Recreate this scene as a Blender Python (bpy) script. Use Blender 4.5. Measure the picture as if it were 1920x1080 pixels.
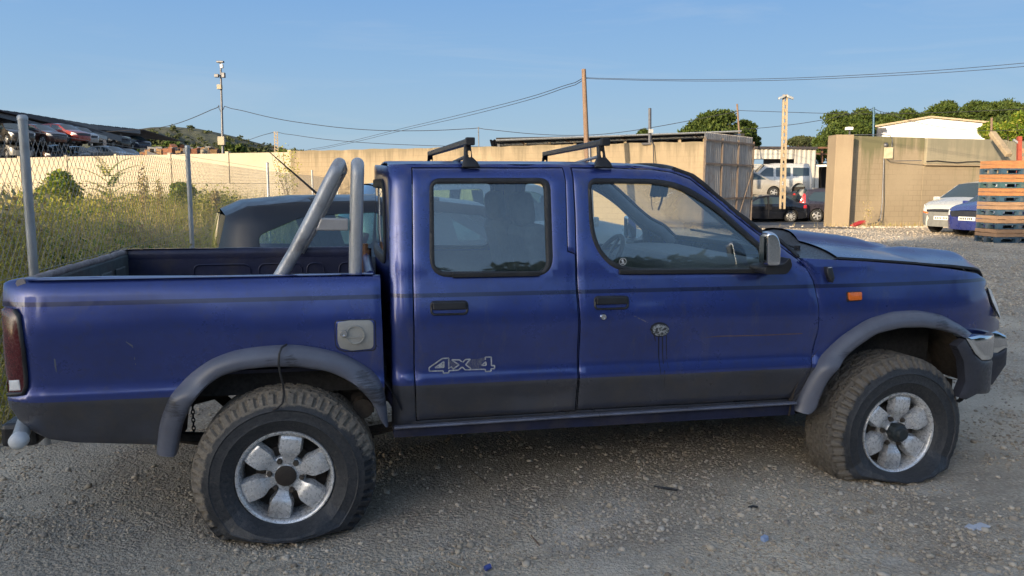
import bpy, bmesh, math, random
import numpy as np
from mathutils import Vector, Matrix, geometry
random.seed(7); RNG = np.random.default_rng(11)
TW = 1.69
R_ = math.radians; PI = math.pi
for o_ in list(bpy.data.objects): bpy.data.objects.remove(o_)
S = bpy.context.scene
COL = S.collection
# ---------------------------------------------------------------- camera
FPX = 1498.8; YAW, PITCH, ROLL = .197, .128, .003
CAM = Vector((.305, -3.412, 1.603))
def cam_axes():
    cy, sy, cp, sp = math.cos(YAW), math.sin(YAW), math.cos(PITCH), math.sin(PITCH)
    fwd = Vector((sy*cp, cy*cp, -sp)); right = Vector((cy, -sy, 0)); up = right.cross(fwd)
    return (right*math.cos(ROLL)+up*math.sin(ROLL), up*math.cos(ROLL)-right*math.sin(ROLL), fwd)
CR, CU, CF = cam_axes()
cd = bpy.data.cameras.new('camera'); cam = bpy.data.objects.new('camera', cd); COL.objects.link(cam)
cd.sensor_width = 36; cd.lens = FPX/1920*36; cd.clip_start = .05; cd.clip_end = 5000
cam.matrix_world = Matrix(((CR.x, CU.x, -CF.x, CAM.x), (CR.y, CU.y, -CF.y, CAM.y), (CR.z, CU.z, -CF.z, CAM.z), (0, 0, 0, 1)))
S.camera = cam
# ---------------------------------------------------------------- sky, sun, exposure
SUN_EL = R_(12.0); SUN_TR = R_(47.0)        # light travels towards (sin, cos) of SUN_TR
w = bpy.data.worlds.new('World'); S.world = w; w.use_nodes = True
nt = w.node_tree; bg = nt.nodes['Background']; SKY_K = 1.5
sky = nt.nodes.new('ShaderNodeTexSky'); sky.sky_type = 'NISHITA'; sky.sun_disc = False
sky.sun_elevation = SUN_EL; sky.sun_rotation = PI + SUN_TR
sky.air_density = 1.0; sky.dust_density = 3.0; sky.ozone_density = 3.0; sky.altitude = 100
# clear evening sky: pale near the horizon, bluer overhead, with thin streaks of high cloud
tcw = nt.nodes.new('ShaderNodeTexCoord'); sx = nt.nodes.new('ShaderNodeSeparateXYZ'); nt.links.new(tcw.outputs['Generated'], sx.inputs[0])
gr = nt.nodes.new('ShaderNodeValToRGB'); nt.links.new(sx.outputs[2], gr.inputs[0]); el = gr.color_ramp.elements
el[0].position = 0; el[0].color = (.385, .535, .66, 1); el[1].position = 1; el[1].color = (.44, .49, .57, 1)
for ps, cc in ((.06, (.355, .52, .67)), (.14, (.265, .45, .69)), (.24, (.185, .37, .68)), (.5, (.30, .42, .62))):
    e_ = el.new(ps); e_.color = (*cc, 1)
def wmix(a, b, f, mode='MIX'):
    x = nt.nodes.new('ShaderNodeMix'); x.data_type = 'RGBA'; x.blend_type = mode
    for q, v_ in ((x.inputs[6], a), (x.inputs[7], b), (x.inputs[0], f)):
        if hasattr(v_, 'is_output'): nt.links.new(v_, q)
        else: q.default_value = v_ if isinstance(v_, float) else (*v_, 1)
    return x.outputs[2]
sc_ = nt.nodes.new('ShaderNodeVectorMath'); sc_.operation = 'SCALE'; nt.links.new(sky.outputs[0], sc_.inputs[0]); sc_.inputs[3].default_value = SKY_K
mp_ = nt.nodes.new('ShaderNodeMapping'); mp_.inputs['Rotation'].default_value = (0, 0, .9); mp_.inputs['Scale'].default_value = (1.2, 5, 16); nt.links.new(tcw.outputs['Generated'], mp_.inputs[0])
nz = nt.nodes.new('ShaderNodeTexNoise'); nz.inputs['Scale'].default_value = 1.3; nz.inputs['Detail'].default_value = 7; nz.inputs['Roughness'].default_value = .6; nz.inputs['Distortion'].default_value = .8; nt.links.new(mp_.outputs[0], nz.inputs['Vector'])
mr_ = nt.nodes.new('ShaderNodeMapRange'); nt.links.new(nz.outputs['Fac'], mr_.inputs[0]); mr_.inputs[1].default_value = .52; mr_.inputs[2].default_value = .8; mr_.inputs[3].default_value = 0; mr_.inputs[4].default_value = .2
gcl = wmix(gr.outputs[0], (.62, .66, .70), mr_.outputs[0])
dv = nt.nodes.new('ShaderNodeVectorMath'); dv.operation = 'SCALE'; nt.links.new(gcl, dv.inputs[0]); dv.inputs[3].default_value = 4.3
# towards the low sun the sky is brighter and warmer (physical sky); away from it the clear blue above
dp_ = nt.nodes.new('ShaderNodeVectorMath'); dp_.operation = 'DOT_PRODUCT'; nt.links.new(tcw.outputs['Generated'], dp_.inputs[0]); dp_.inputs[1].default_value = (-math.sin(SUN_TR), -math.cos(SUN_TR), .25)
mr2 = nt.nodes.new('ShaderNodeMapRange'); mr2.interpolation_type = 'SMOOTHSTEP'; nt.links.new(dp_.outputs['Value'], mr2.inputs[0]); mr2.inputs[1].default_value = -.45; mr2.inputs[2].default_value = .8; mr2.inputs[3].default_value = .96; mr2.inputs[4].default_value = .1
fin = wmix(sc_.outputs[0], dv.outputs[0], mr2.outputs[0])
nt.links.new(fin, bg.inputs[0]); bg.inputs[1].default_value = .1
sl = bpy.data.lights.new('sun', 'SUN'); sun = bpy.data.objects.new('sun', sl); COL.objects.link(sun)
sl.energy = 3.45; sl.angle = R_(.5); sl.color = (1.0, .80, .54)
LDIR = Vector((math.sin(SUN_TR)*math.cos(SUN_EL), math.cos(SUN_TR)*math.cos(SUN_EL), -math.sin(SUN_EL)))
sun.rotation_euler = LDIR.to_track_quat('-Z', 'Y').to_euler()
S.view_settings.view_transform = 'Standard'; S.view_settings.look = 'None'
S.view_settings.gamma = 1; S.view_settings.use_curve_mapping = False
S.view_settings.exposure = 1.28
S.render.engine = 'CYCLES'
# ---------------------------------------------------------------- placing helpers
def ray(u, v): return CR*((u-960)/FPX) + CU*((540-v)/FPX) + CF
def at(u, v, d): return CAM + ray(u, v)*d                     # pixel of the photograph at a distance
def aty(u, v, y):
    r = ray(u, v); return CAM + r*((y-CAM.y)/r.y)
def smooth(a, b, x): t = max(0., min(1., (x-a)/(b-a))); return t*t*(3-2*t)
FH = Vector((math.sin(YAW), math.cos(YAW), 0)); RH = Vector((math.cos(YAW), -math.sin(YAW), 0))
def G(x, y):
    d = (x-CAM.x)*FH.x + (y-CAM.y)*FH.y
    g = .135 + .04*math.tanh((x-1.45)/1.2) - .45*smooth(25, 43, d)*smooth(-8, 4, x)
    g += .50*smooth(-1.7, -3.0, x)*smooth(0, 3.5, y+.3*math.sin(x*1.7))
    return g
def gd(u, v):                                                # pixel on the ground
    r = ray(u, v); t = 20.
    for _ in range(40):
        p = CAM + r*t; t += (G(p.x, p.y)-p.z)/r.z*.6; t = max(1, min(200, t))
    return CAM + r*t
# ---------------------------------------------------------------- mesh helpers
class MB:
    def __init__(s): s.v = []; s.f = []; s.m = []
    def add(s, vs, fs, mi=0):
        b = len(s.v); s.v += [tuple(p) for p in vs]; s.f += [tuple(i+b for i in f) for f in fs]; s.m += [mi]*len(fs); return s
    def box(s, x0, y0, z0, x1, y1, z1, mi=0):
        return s.add([(x0,y0,z0),(x1,y0,z0),(x1,y1,z0),(x0,y1,z0),(x0,y0,z1),(x1,y0,z1),(x1,y1,z1),(x0,y1,z1)],
                     [(0,3,2,1),(4,5,6,7),(0,1,5,4),(1,2,6,5),(2,3,7,6),(3,0,4,7)], mi)
    def obox(s, c, ax, ay, az, mi=0):       # centre and half-axis vectors
        c, ax, ay, az = map(Vector, (c, ax, ay, az))
        vs = [c+ax*i+ay*j+az*k for k in (-1,1) for (i,j) in ((-1,-1),(1,-1),(1,1),(-1,1))]
        return s.add(vs, [(0,3,2,1),(4,5,6,7),(0,1,5,4),(1,2,6,5),(2,3,7,6),(3,0,4,7)], mi)
    def bar(s, a, b, w_, h_, up=(0,0,1), mi=0):
        a, b = Vector(a), Vector(b); d = (b-a); l = d.length; d = d/l; u = Vector(up)
        sd = d.cross(u)
        if sd.length < 1e-4: sd = d.cross(Vector((1,0,0)))
        sd.normalize(); u = sd.cross(d)
        return s.obox((a+b)/2, d*(l/2), sd*(w_/2), u*(h_/2), mi)
    def tube(s, pts, r, n=8, caps=True, mi=0):
        pts = [Vector(p) for p in pts]; rs = r if isinstance(r, (list, tuple)) else [r]*len(pts)
        b = len(s.v); prev = None
        for i, p in enumerate(pts):
            t = (pts[min(i+1, len(pts)-1)]-pts[max(i-1, 0)]).normalized()
            if prev is None:
                a = t.cross(Vector((0,0,1)))
                if a.length < 1e-3: a = t.cross(Vector((1,0,0)))
            else: a = prev-t*prev.dot(t)
            a.normalize(); prev = a; c = t.cross(a)
            s.v += [tuple(p+(a*math.cos(2*PI*k/n)+c*math.sin(2*PI*k/n))*rs[i]) for k in range(n)]
        for i in range(len(pts)-1):
            for k in range(n):
                k2 = (k+1) % n
                s.f.append((b+i*n+k, b+i*n+k2, b+(i+1)*n+k2, b+(i+1)*n+k)); s.m.append(mi)
        if caps:
            s.f.append(tuple(b+k for k in range(n))[::-1]); s.m.append(mi)
            e = b+(len(pts)-1)*n; s.f.append(tuple(e+k for k in range(n))); s.m.append(mi)
        return s
    def cyl(s, a, b, r, n=16, mi=0, r2=None): return s.tube([a, b], [r, r if r2 is None else r2], n, True, mi)
    def grid(s, P, mi=0, flip=False):
        nr, nc = len(P), len(P[0]); b = len(s.v); s.v += [tuple(p) for row in P for p in row]
        for i in range(nr-1):
            for j in range(nc-1):
                f = (b+i*nc+j, b+i*nc+j+1, b+(i+1)*nc+j+1, b+(i+1)*nc+j)
                s.f.append(f[::-1] if flip else f); s.m.append(mi)
        return s
    def lathe(s, prof, c, axis='y', n=32, mi=0, a0=0, a1=2*PI):   # prof: (radius, offset along axis)
        P = []
        for k in range(n+1):
            t = a0+(a1-a0)*k/n; row = []
            for r, o in prof:
                if axis == 'y': row.append((c[0]+r*math.cos(t), c[1]+o, c[2]+r*math.sin(t)))
                elif axis == 'x': row.append((c[0]+o, c[1]+r*math.cos(t), c[2]+r*math.sin(t)))
                else: row.append((c[0]+r*math.cos(t), c[1]+r*math.sin(t), c[2]+o))
            P.append(row)
        return s.grid(P, mi)
    def prism(s, poly, axis, a, b, mi=0):    # poly 2D, extruded along axis from a to b
        def P(p, t): return {'y': (p[0], t, p[1]), 'x': (t, p[0], p[1]), 'z': (p[0], p[1], t)}[axis]
        n = len(poly); vs = [P(p, a) for p in poly]+[P(p, b) for p in poly]
        fs = [tuple(range(n))[::-1], tuple(range(n, 2*n))]+[(i, (i+1) % n, n+(i+1) % n, n+i) for i in range(n)]
        return s.add(vs, fs, mi)
    def xf(s, M):
        s.v = [tuple(M @ Vector(p)) for p in s.v]; return s
def root_loc(p):
    l = Vector((0,0,0))
    while p is not None: l += p.location; p = p.parent
    return l
def obj(name, mb, mats, parent=None, smooth=None, local=False, label=None, kind=None, bevel=None):
    me = bpy.data.meshes.new(name)
    vs = mb.v
    if parent is not None and not local:
        l = root_loc(parent); vs = [(x-l.x, y-l.y, z-l.z) for x, y, z in vs]
    me.from_pydata(vs, [], mb.f)
    mats = mats if isinstance(mats, (list, tuple)) else [mats]
    for m in mats: me.materials.append(m)
    if len(mats) > 1: me.polygons.foreach_set('material_index', mb.m)
    me.update()
    o = bpy.data.objects.new(name, me); COL.objects.link(o)
    if smooth:
        me.shade_smooth()
        if smooth is not True: me.set_sharp_from_angle(angle=R_(smooth))
    if bevel:
        b = o.modifiers.new('bevel', 'BEVEL'); b.width = bevel; b.segments = 2; b.limit_method = 'ANGLE'
    if parent is not None: o.parent = parent
    if label: o['label'] = label
    if kind: o['kind'] = kind
    return o
def tag(o, label=None, cat=None, group=None, kind=None):
    for k, v_ in (('label', label), ('category', cat), ('group', group), ('kind', kind)):
        if v_: o[k] = v_
    return o
def thing(name, label, cat, loc=(0,0,0), rz=0, group=None):
    o = bpy.data.objects.new(name, None); COL.objects.link(o); o.location = loc; o.rotation_euler = (0,0,rz)
    o.empty_display_size = .1
    return tag(o, label, cat, group)
def copy_tree(o, loc=None, rz=None, label=None, parent=None):
    c = o.copy(); COL.objects.link(c); c.parent = parent
    if loc is not None: c.location = loc
    if rz is not None: c.rotation_euler = (0,0,rz)
    if label: c['label'] = label
    for ch in o.children: copy_tree(ch, parent=c)
    return c
# ---------------------------------------------------------------- materials
def newmat(name):
    m = bpy.data.materials.new(name); m.use_nodes = True; n = m.node_tree
    return m, n, n.nodes['Principled BSDF']
def mixc(n, a, b, fac, mode='MIX'):
    x = n.nodes.new('ShaderNodeMix'); x.data_type = 'RGBA'; x.blend_type = mode
    for sck, val in ((x.inputs[6], a), (x.inputs[7], b), (x.inputs[0], fac)):
        if hasattr(val, 'is_output'): n.links.new(val, sck)
        elif isinstance(val, (int, float)): sck.default_value = val
        else: sck.default_value = (*val, 1)
    return x.outputs[2]
def noise(n, scale, detail=6, rough=.6, vec=None, stretch=None, coord='Object', dist=0):
    t = n.nodes.new('ShaderNodeTexNoise'); t.inputs['Scale'].default_value = scale; t.inputs['Detail'].default_value = detail
    t.inputs['Roughness'].default_value = rough; t.inputs['Distortion'].default_value = dist
    if vec is None:
        tc = n.nodes.new('ShaderNodeTexCoord'); vec = tc.outputs[coord]
    if stretch:
        mp = n.nodes.new('ShaderNodeMapping'); mp.inputs['Scale'].default_value = stretch; n.links.new(vec, mp.inputs[0]); vec = mp.outputs[0]
    n.links.new(vec, t.inputs['Vector']); return t.outputs['Fac']
def ramp(n, fac, a, b, ca=0., cb=1.):
    r = n.nodes.new('ShaderNodeMapRange'); r.inputs[1].default_value = a; r.inputs[2].default_value = b
    r.inputs[3].default_value = ca; r.inputs[4].default_value = cb; n.links.new(fac, r.inputs[0]); return r.outputs[0]
def mth(n, op, a, b=0.):
    x = n.nodes.new('ShaderNodeMath'); x.operation = op
    for i, val in enumerate((a, b)):
        if hasattr(val, 'is_output'): n.links.new(val, x.inputs[i])
        else: x.inputs[i].default_value = val
    return x.outputs[0]
def bump(n, p, h, strength, dist=.01):
    b = n.nodes.new('ShaderNodeBump'); b.inputs['Strength'].default_value = strength; b.inputs['Distance'].default_value = dist
    n.links.new(h, b.inputs['Height']); n.links.new(b.outputs[0], p.inputs['Normal'])
def mat(name, col, rough=.6, metal=0., var=.25, scale=8., col2=None, bmp=0., bdist=.005, coat=0., spec=.5, dirt=None, dirtamt=.5, stretch=None, rv=.15):
    m, n, p = newmat(name)
    f1 = noise(n, scale, 6, .65, stretch=stretch); f2 = noise(n, scale*7, 4, .6, stretch=stretch)
    c2 = col2 or tuple(c*(1-var) for c in col); c1 = tuple(min(1, c*(1+var*.5)) for c in col)
    c = mixc(n, c1, c2, ramp(n, f1, .3, .7)); c = mixc(n, c, tuple(x*.75 for x in col), ramp(n, f2, .5, .75, 0, .5*min(1, var*3)))
    if dirt:
        f3 = noise(n, scale*.6, 8, .7); c = mixc(n, c, dirt, ramp(n, f3, .5, .68, 0, dirtamt))
    n.links.new(c, p.inputs['Base Color'])
    n.links.new(ramp(n, f2, .3, .7, max(0.02, rough-rv), min(1, rough+rv)), p.inputs['Roughness'])
    p.inputs['Metallic'].default_value = metal; p.inputs['Coat Weight'].default_value = coat; p.inputs['Coat Roughness'].default_value = .12
    p.inputs['Specular IOR Level'].default_value = spec
    if bmp: bump(n, p, f2, bmp, bdist)
    return m
def leafmat(name, cols, rough=.6, trans=.35, vscale=0.):
    m, n, p = newmat(name)
    g = n.nodes.new('ShaderNodeNewGeometry'); r = n.nodes.new('ShaderNodeValToRGB')
    n.links.new(g.outputs['Random Per Island'], r.inputs[0])
    el = r.color_ramp.elements
    while len(el) < len(cols): el.new(.5)
    for i, c in enumerate(cols): el[i].position = i/(len(cols)-1); el[i].color = (*c, 1)
    c = r.outputs[0]
    if vscale:
        c = mixc(n, c, (0.5, .5, .4), ramp(n, noise(n, vscale, 3), .4, .65, 0, .75), 'MULTIPLY')
    n.links.new(c, p.inputs['Base Color']); p.inputs['Roughness'].default_value = rough; p.inputs['Specular IOR Level'].default_value = .25
    t = n.nodes.new('ShaderNodeBsdfTranslucent'); n.links.new(c, t.inputs[0])
    mx = n.nodes.new('ShaderNodeMixShader'); mx.inputs[0].default_value = trans
    n.links.new(p.outputs[0], mx.inputs[1]); n.links.new(t.outputs[0], mx.inputs[2])
    n.links.new(mx.outputs[0], n.nodes['Material Output'].inputs[0]); return m
def glassmat(name, tint, haze=.06, hazecol=(.3,.33,.3), refl=1.0, rough=.02):
    m, n, p = newmat(name); n.nodes.remove(p)
    tr = n.nodes.new('ShaderNodeBsdfTransparent'); tr.inputs[0].default_value = (*tint, 1)
    df = n.nodes.new('ShaderNodeBsdfDiffuse'); df.inputs[0].default_value = (*hazecol, 1)
    gl = n.nodes.new('ShaderNodeBsdfGlossy'); gl.inputs['Roughness'].default_value = rough; gl.inputs[0].default_value = (.9,.95,1,1)
    m1 = n.nodes.new('ShaderNodeMixShader'); n.links.new(tr.outputs[0], m1.inputs[1]); n.links.new(df.outputs[0], m1.inputs[2])
    n.links.new(ramp(n, noise(n, 5, 6, .7), .3, .75, haze*.4, haze*1.7), m1.inputs[0])
    fr = n.nodes.new('ShaderNodeFresnel'); fr.inputs[0].default_value = 1.55
    fm = mth(n, 'MINIMUM', mth(n, 'ADD', mth(n, 'MULTIPLY', fr.outputs[0], 1.6*refl), .02), 1.)
    m2 = n.nodes.new('ShaderNodeMixShader'); n.links.new(fm, m2.inputs[0])
    n.links.new(m1.outputs[0], m2.inputs[1]); n.links.new(gl.outputs[0], m2.inputs[2])
    n.links.new(m2.outputs[0], n.nodes['Material Output'].inputs[0]); return m
M = {}
M['black'] = mat('black_rubber', (.018,.018,.02), .55, var=.3, scale=20, dirt=(.08,.075,.065), dirtamt=.3)
M['blackplastic'] = mat('black_plastic', (.022,.022,.024), .42, var=.3, scale=15, dirt=(.07,.065,.06), dirtamt=.2)
M['dark'] = mat('dark_underbody', (.02,.018,.017), .85, var=.4, scale=8, dirt=(.06,.05,.04), dirtamt=.6, bmp=.4)
M['interior'] = mat('cab_lining', (.13,.155,.18), .8, var=.15, scale=10)
M['seat'] = mat('seat_cloth', (.10,.125,.15), .95, var=.2, scale=30, bmp=.2)
M['chrome'] = mat('chrome', (.75,.75,.77), .12, 1., var=.1, scale=12, dirt=(.3,.27,.22), dirtamt=.25, rv=.08)
M['alloy'] = mat('alloy', (.68,.68,.68), .30, .45, var=.12, scale=9, dirt=(.20,.16,.12), dirtamt=.45, bmp=.04)
M['alloyfar'] = mat('alloy_far', (.6,.6,.6), .35, .6, var=.1)
M['galv'] = mat('galvanised_steel', (.42,.43,.43), .5, .5, var=.25, scale=6, dirt=(.25,.2,.15), dirtamt=.35, stretch=(3,3,.6))
M['wire'] = mat('fence_wire', (.3,.29,.27), .55, .4, var=.3, scale=3)
M['glass'] = glassmat('cab_glass', (.95,.99,.94), .045, (.42,.55,.52), 1.3)
M['glass2'] = glassmat('car_glass', (.50,.68,.62), .05, (.25,.28,.25), 1.2)
M['farglass'] = mat('dark_car_glass', (.03,.045,.05), .08, 0., var=.1, spec=.9, rv=.04)
M['headlamp'] = mat('lamp_glass', (.75,.75,.74), .3, .0, var=.3, scale=14, rv=.05)
M['amber'] = mat('amber_lens', (.75,.16,.02), .25, 0, var=.15, scale=30, coat=.5)
M['redlens'] = mat('red_lens', (.085,.006,.010), .25, 0, var=.3, scale=14, coat=.6)
M['redbright'] = mat('red_lens_clear', (.6,.02,.02), .25, 0, var=.3, scale=14, coat=.6)
M['rust'] = mat('rusty_metal', (.16,.085,.05), .85, .2, var=.4, scale=10, bmp=.3)
def tyremat(name, mud):
    m, n, p = newmat(name)
    at_ = n.nodes.new('ShaderNodeAttribute'); at_.attribute_name = 'mud'
    f = noise(n, 16, 8, .7); f2 = noise(n, 70, 5, .7)
    fac = ramp(n, mth(n, 'ADD', mth(n, 'MULTIPLY', at_.outputs['Fac'], 1.0), mth(n, 'MULTIPLY', mth(n, 'SUBTRACT', f, .5), 1.7)), .42, .62, 0, mud)
    rub = mixc(n, (.016,.019,.024), (.05,.05,.052), ramp(n, f2, .35, .7))
    mudc = mixc(n, (.28,.24,.19), (.16,.135,.105), ramp(n, f2, .3, .65))
    n.links.new(mixc(n, rub, mudc, fac), p.inputs['Base Color'])
    n.links.new(ramp(n, fac, 0, 1, .5, .95), p.inputs['Roughness'])
    bump(n, p, mth(n, 'ADD', f2, mth(n, 'MULTIPLY', f, .6)), .55, .008)
    return m
M['tyre_muddy'] = tyremat('muddy_tyre', 1.0); M['tyre'] = tyremat('dusty_tyre', .6)
M['tyrefar'] = mat('far_tyre', (.02,.02,.02), .8, var=.2)
# ---------------------------------------------------------------- sheet-metal panels cut from outlines
def area(P): return .5*sum(P[i][0]*P[(i+1) % len(P)][1]-P[(i+1) % len(P)][0]*P[i][1] for i in range(len(P)))
def resample(P, step, closed=True):
    out = []; n = len(P)
    for i in range(n if closed else n-1):
        a, b = P[i], P[(i+1) % n]; l = math.hypot(b[0]-a[0], b[1]-a[1]); k = max(1, int(math.ceil(l/step)))
        for j in range(k): out.append((a[0]+(b[0]-a[0])*j/k, a[1]+(b[1]-a[1])*j/k))
    if not closed: out.append(tuple(P[-1]))
    return out
def offset(P, d):                      # d > 0 grows the polygon
    n = len(P); s_ = 1 if area(P) > 0 else -1; out = []
    for i in range(n):
        a, b, c = P[i-1], P[i], P[(i+1) % n]
        e1 = Vector((b[0]-a[0], b[1]-a[1])); e2 = Vector((c[0]-b[0], c[1]-b[1]))
        if e1.length < 1e-9 or e2.length < 1e-9: out.append(tuple(b)); continue
        e1.normalize(); e2.normalize()
        n1 = Vector((e1.y, -e1.x)); n2 = Vector((e2.y, -e2.x)); m = n1+n2
        if m.length < .3: m = n1
        m = m/m.length; k = 1/max(.5, m.dot(n1))
        out.append((b[0]+m.x*d*s_*k, b[1]+m.y*d*s_*k))
    return out
def rounded(P, r, k=4):
    n = len(P); out = []
    for i in range(n):
        a, b, c = (Vector(P[i-1][:2]), Vector(P[i][:2]), Vector(P[(i+1) % n][:2]))
        rr = P[i][2] if len(P[i]) > 2 else r
        d1 = min(rr, (a-b).length*.45); d2 = min(rr, (c-b).length*.45)
        p = b+(a-b).normalized()*d1; q = b+(c-b).normalized()*d2
        for j in range(k+1):
            t = j/k; out.append(tuple(p*(1-t)**2+b*2*t*(1-t)+q*t*t))
    return out
def inside(pts, P):
    x, y = pts[:, 0], pts[:, 1]; r = np.zeros(len(pts), bool); n = len(P)
    for i in range(n):
        x1, y1 = P[i]; x2, y2 = P[(i+1) % n]
        if y1 == y2: continue
        c = ((y1 > y) != (y2 > y)) & (x < (x2-x1)*(y-y1)/(y2-y1)+x1); r ^= c
    return r
def distpoly(pts, P, closed=True):
    d = np.full(len(pts), 1e9); n = len(P)
    for i in range(n if closed else n-1):
        a = np.array(P[i][:2]); b = np.array(P[(i+1) % n][:2]); ab = b-a; L = (ab**2).sum()
        if L < 1e-14: continue
        t = np.clip(((pts-a) @ ab)/L, 0, 1); q = pts-(a+t[:, None]*ab); d = np.minimum(d, np.hypot(q[:, 0], q[:, 1]))
    return d
def panel(mb, outline, holes, step, mapf, rim=.02, push=.003, ins=.006, mi=0):
    """mapf(p, q, depth) -> 3D; the rim folds back by depth."""
    loops = [resample(outline, step)]+[resample(h, step*.7) for h in holes]
    pts = []; edges = []
    for L in loops:
        b = len(pts); pts += L; edges += [(b+i, b+(i+1) % len(L)) for i in range(len(L))]
    nb = len(pts)
    extra = []
    for k, L in enumerate(loops): extra += offset(L, -ins if k == 0 else ins)
    xs = [p[0] for p in outline]; zs = [p[1] for p in outline]
    gx = np.arange(min(xs)+step*.31, max(xs), step); gz = np.arange(min(zs)+step*.37, max(zs), step)
    A, B = np.meshgrid(gx, gz); g = np.stack([A.ravel(), B.ravel()], 1)
    def ok(P, dmin):
        k = inside(P, outline)
        for h in holes: k &= ~inside(P, h)
        d = distpoly(P, outline)
        for h in holes: d = np.minimum(d, distpoly(P, h))
        return P[k & (d > dmin)]
    e = ok(np.array(extra), ins*.7); g = ok(g, step*.45+ins)
    allp = [Vector(p) for p in pts]+[Vector(p) for p in e]+[Vector(p) for p in g]
    V, E, F = geometry.delaunay_2d_cdt(allp, edges, [], 0, 1e-6)[:3]
    V = np.array([(p[0], p[1]) for p in V]); F = np.array([f for f in F if len(f) == 3])
    c = V[F].mean(1); k = inside(c, outline)
    for h in holes: k &= ~inside(c, h)
    F = F[k]
    dB = distpoly(V, outline)
    for h in holes: dB = np.minimum(dB, distpoly(V, h))
    isb = dB < 1e-5
    b = len(mb.v)
    mb.v += [tuple(mapf(p[0], p[1], push if bb else 0.)) for p, bb in zip(V, isb)]
    ec = {}
    for f in F:
        mb.f.append((b+int(f[0]), b+int(f[1]), b+int(f[2]))); mb.m.append(mi)
        for i in range(3):
            u, v_ = int(f[i]), int(f[(i+1) % 3])
            if (v_, u) in ec: ec[(v_, u)] = 0
            else: ec[(u, v_)] = 1
    new = {}
    for (u, v_), fl in ec.items():
        if not fl: continue
        for q in (u, v_):
            if q not in new:
                new[q] = len(mb.v); mb.v.append(tuple(mapf(V[q][0], V[q][1], rim)))
        mb.f.append((b+v_, b+u, new[u], new[v_])); mb.m.append(mi)
    return mb
def interp(x, T):
    if x <= T[0][0]: return T[0][1]
    for (a, p), (b, q) in zip(T, T[1:]):
        if x <= b: return p+(q-p)*(x-a)/(b-a)
    return T[-1][1]
def sinterp(T):
    xs = np.array([t[0] for t in T]); ys = np.array([t[1] for t in T])
    X = np.linspace(xs[0], xs[-1], 600); Yv = np.interp(X, xs, ys)
    k = np.exp(-.5*(np.arange(-12, 13)/5.)**2); k /= k.sum()
    Yp = np.concatenate([np.full(12, Yv[0]), Yv, np.full(12, Yv[-1])]); Ys = np.convolve(Yp, k, 'valid')
    return lambda x: float(np.interp(x, X, Ys))
def wheel_parts(name_parent, parent, R, rr, wd, y0, sgn, spokes, rimmat, tyrem, nt_=32, lugs=0):
    """simple car wheel built round the local origin, outer face at y = y0, towards -sgn"""
    r = MB(); r.lathe([(rr, -.0), (rr*.97, -.012), (rr*.9, .005), (rr*.86, .06), (0.01, .07)], (0,0,0), n=nt_)
    w_ = obj('wheel', r, M['dark'] if spokes else rimmat, parent, smooth=40, local=True)
    t = MB(); t.lathe([(rr*.99, .0), (rr+(R-rr)*.25, -.02), (rr+(R-rr)*.7, -.018), (R*.97, .01), (R, .05), (R, wd-.05), (R*.97, wd-.01), (rr, wd)], (0,0,0), n=nt_)
    obj('tyre', t, tyrem, w_, smooth=60, local=True)
    s_ = MB()
    if spokes:
        s_.lathe([(rr*.99, -.006), (rr*.93, -.014), (rr*.9, .0)], (0,0,0), n=nt_)
        for k in range(spokes):
            a = 2*PI*k/spokes; d = Vector((math.cos(a), 0, math.sin(a))); e = Vector((-math.sin(a), 0, math.cos(a)))
            s_.obox(d*rr*.52+Vector((0, .004, 0)), d*rr*.44, Vector((0, .01, 0)), e*rr*(.16 if spokes < 8 else .07))
        s_.cyl((0, .012, 0), (0, -.008, 0), rr*.22, 14)
        obj('rim', s_, rimmat, w_, smooth=40, local=True)
    if sgn < 0:
        for o in (w_, *w_.children): o.data.transform(Matrix.Rotation(PI, 4, 'Z')) if o.data.users == 1 else None
    return w_
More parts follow.
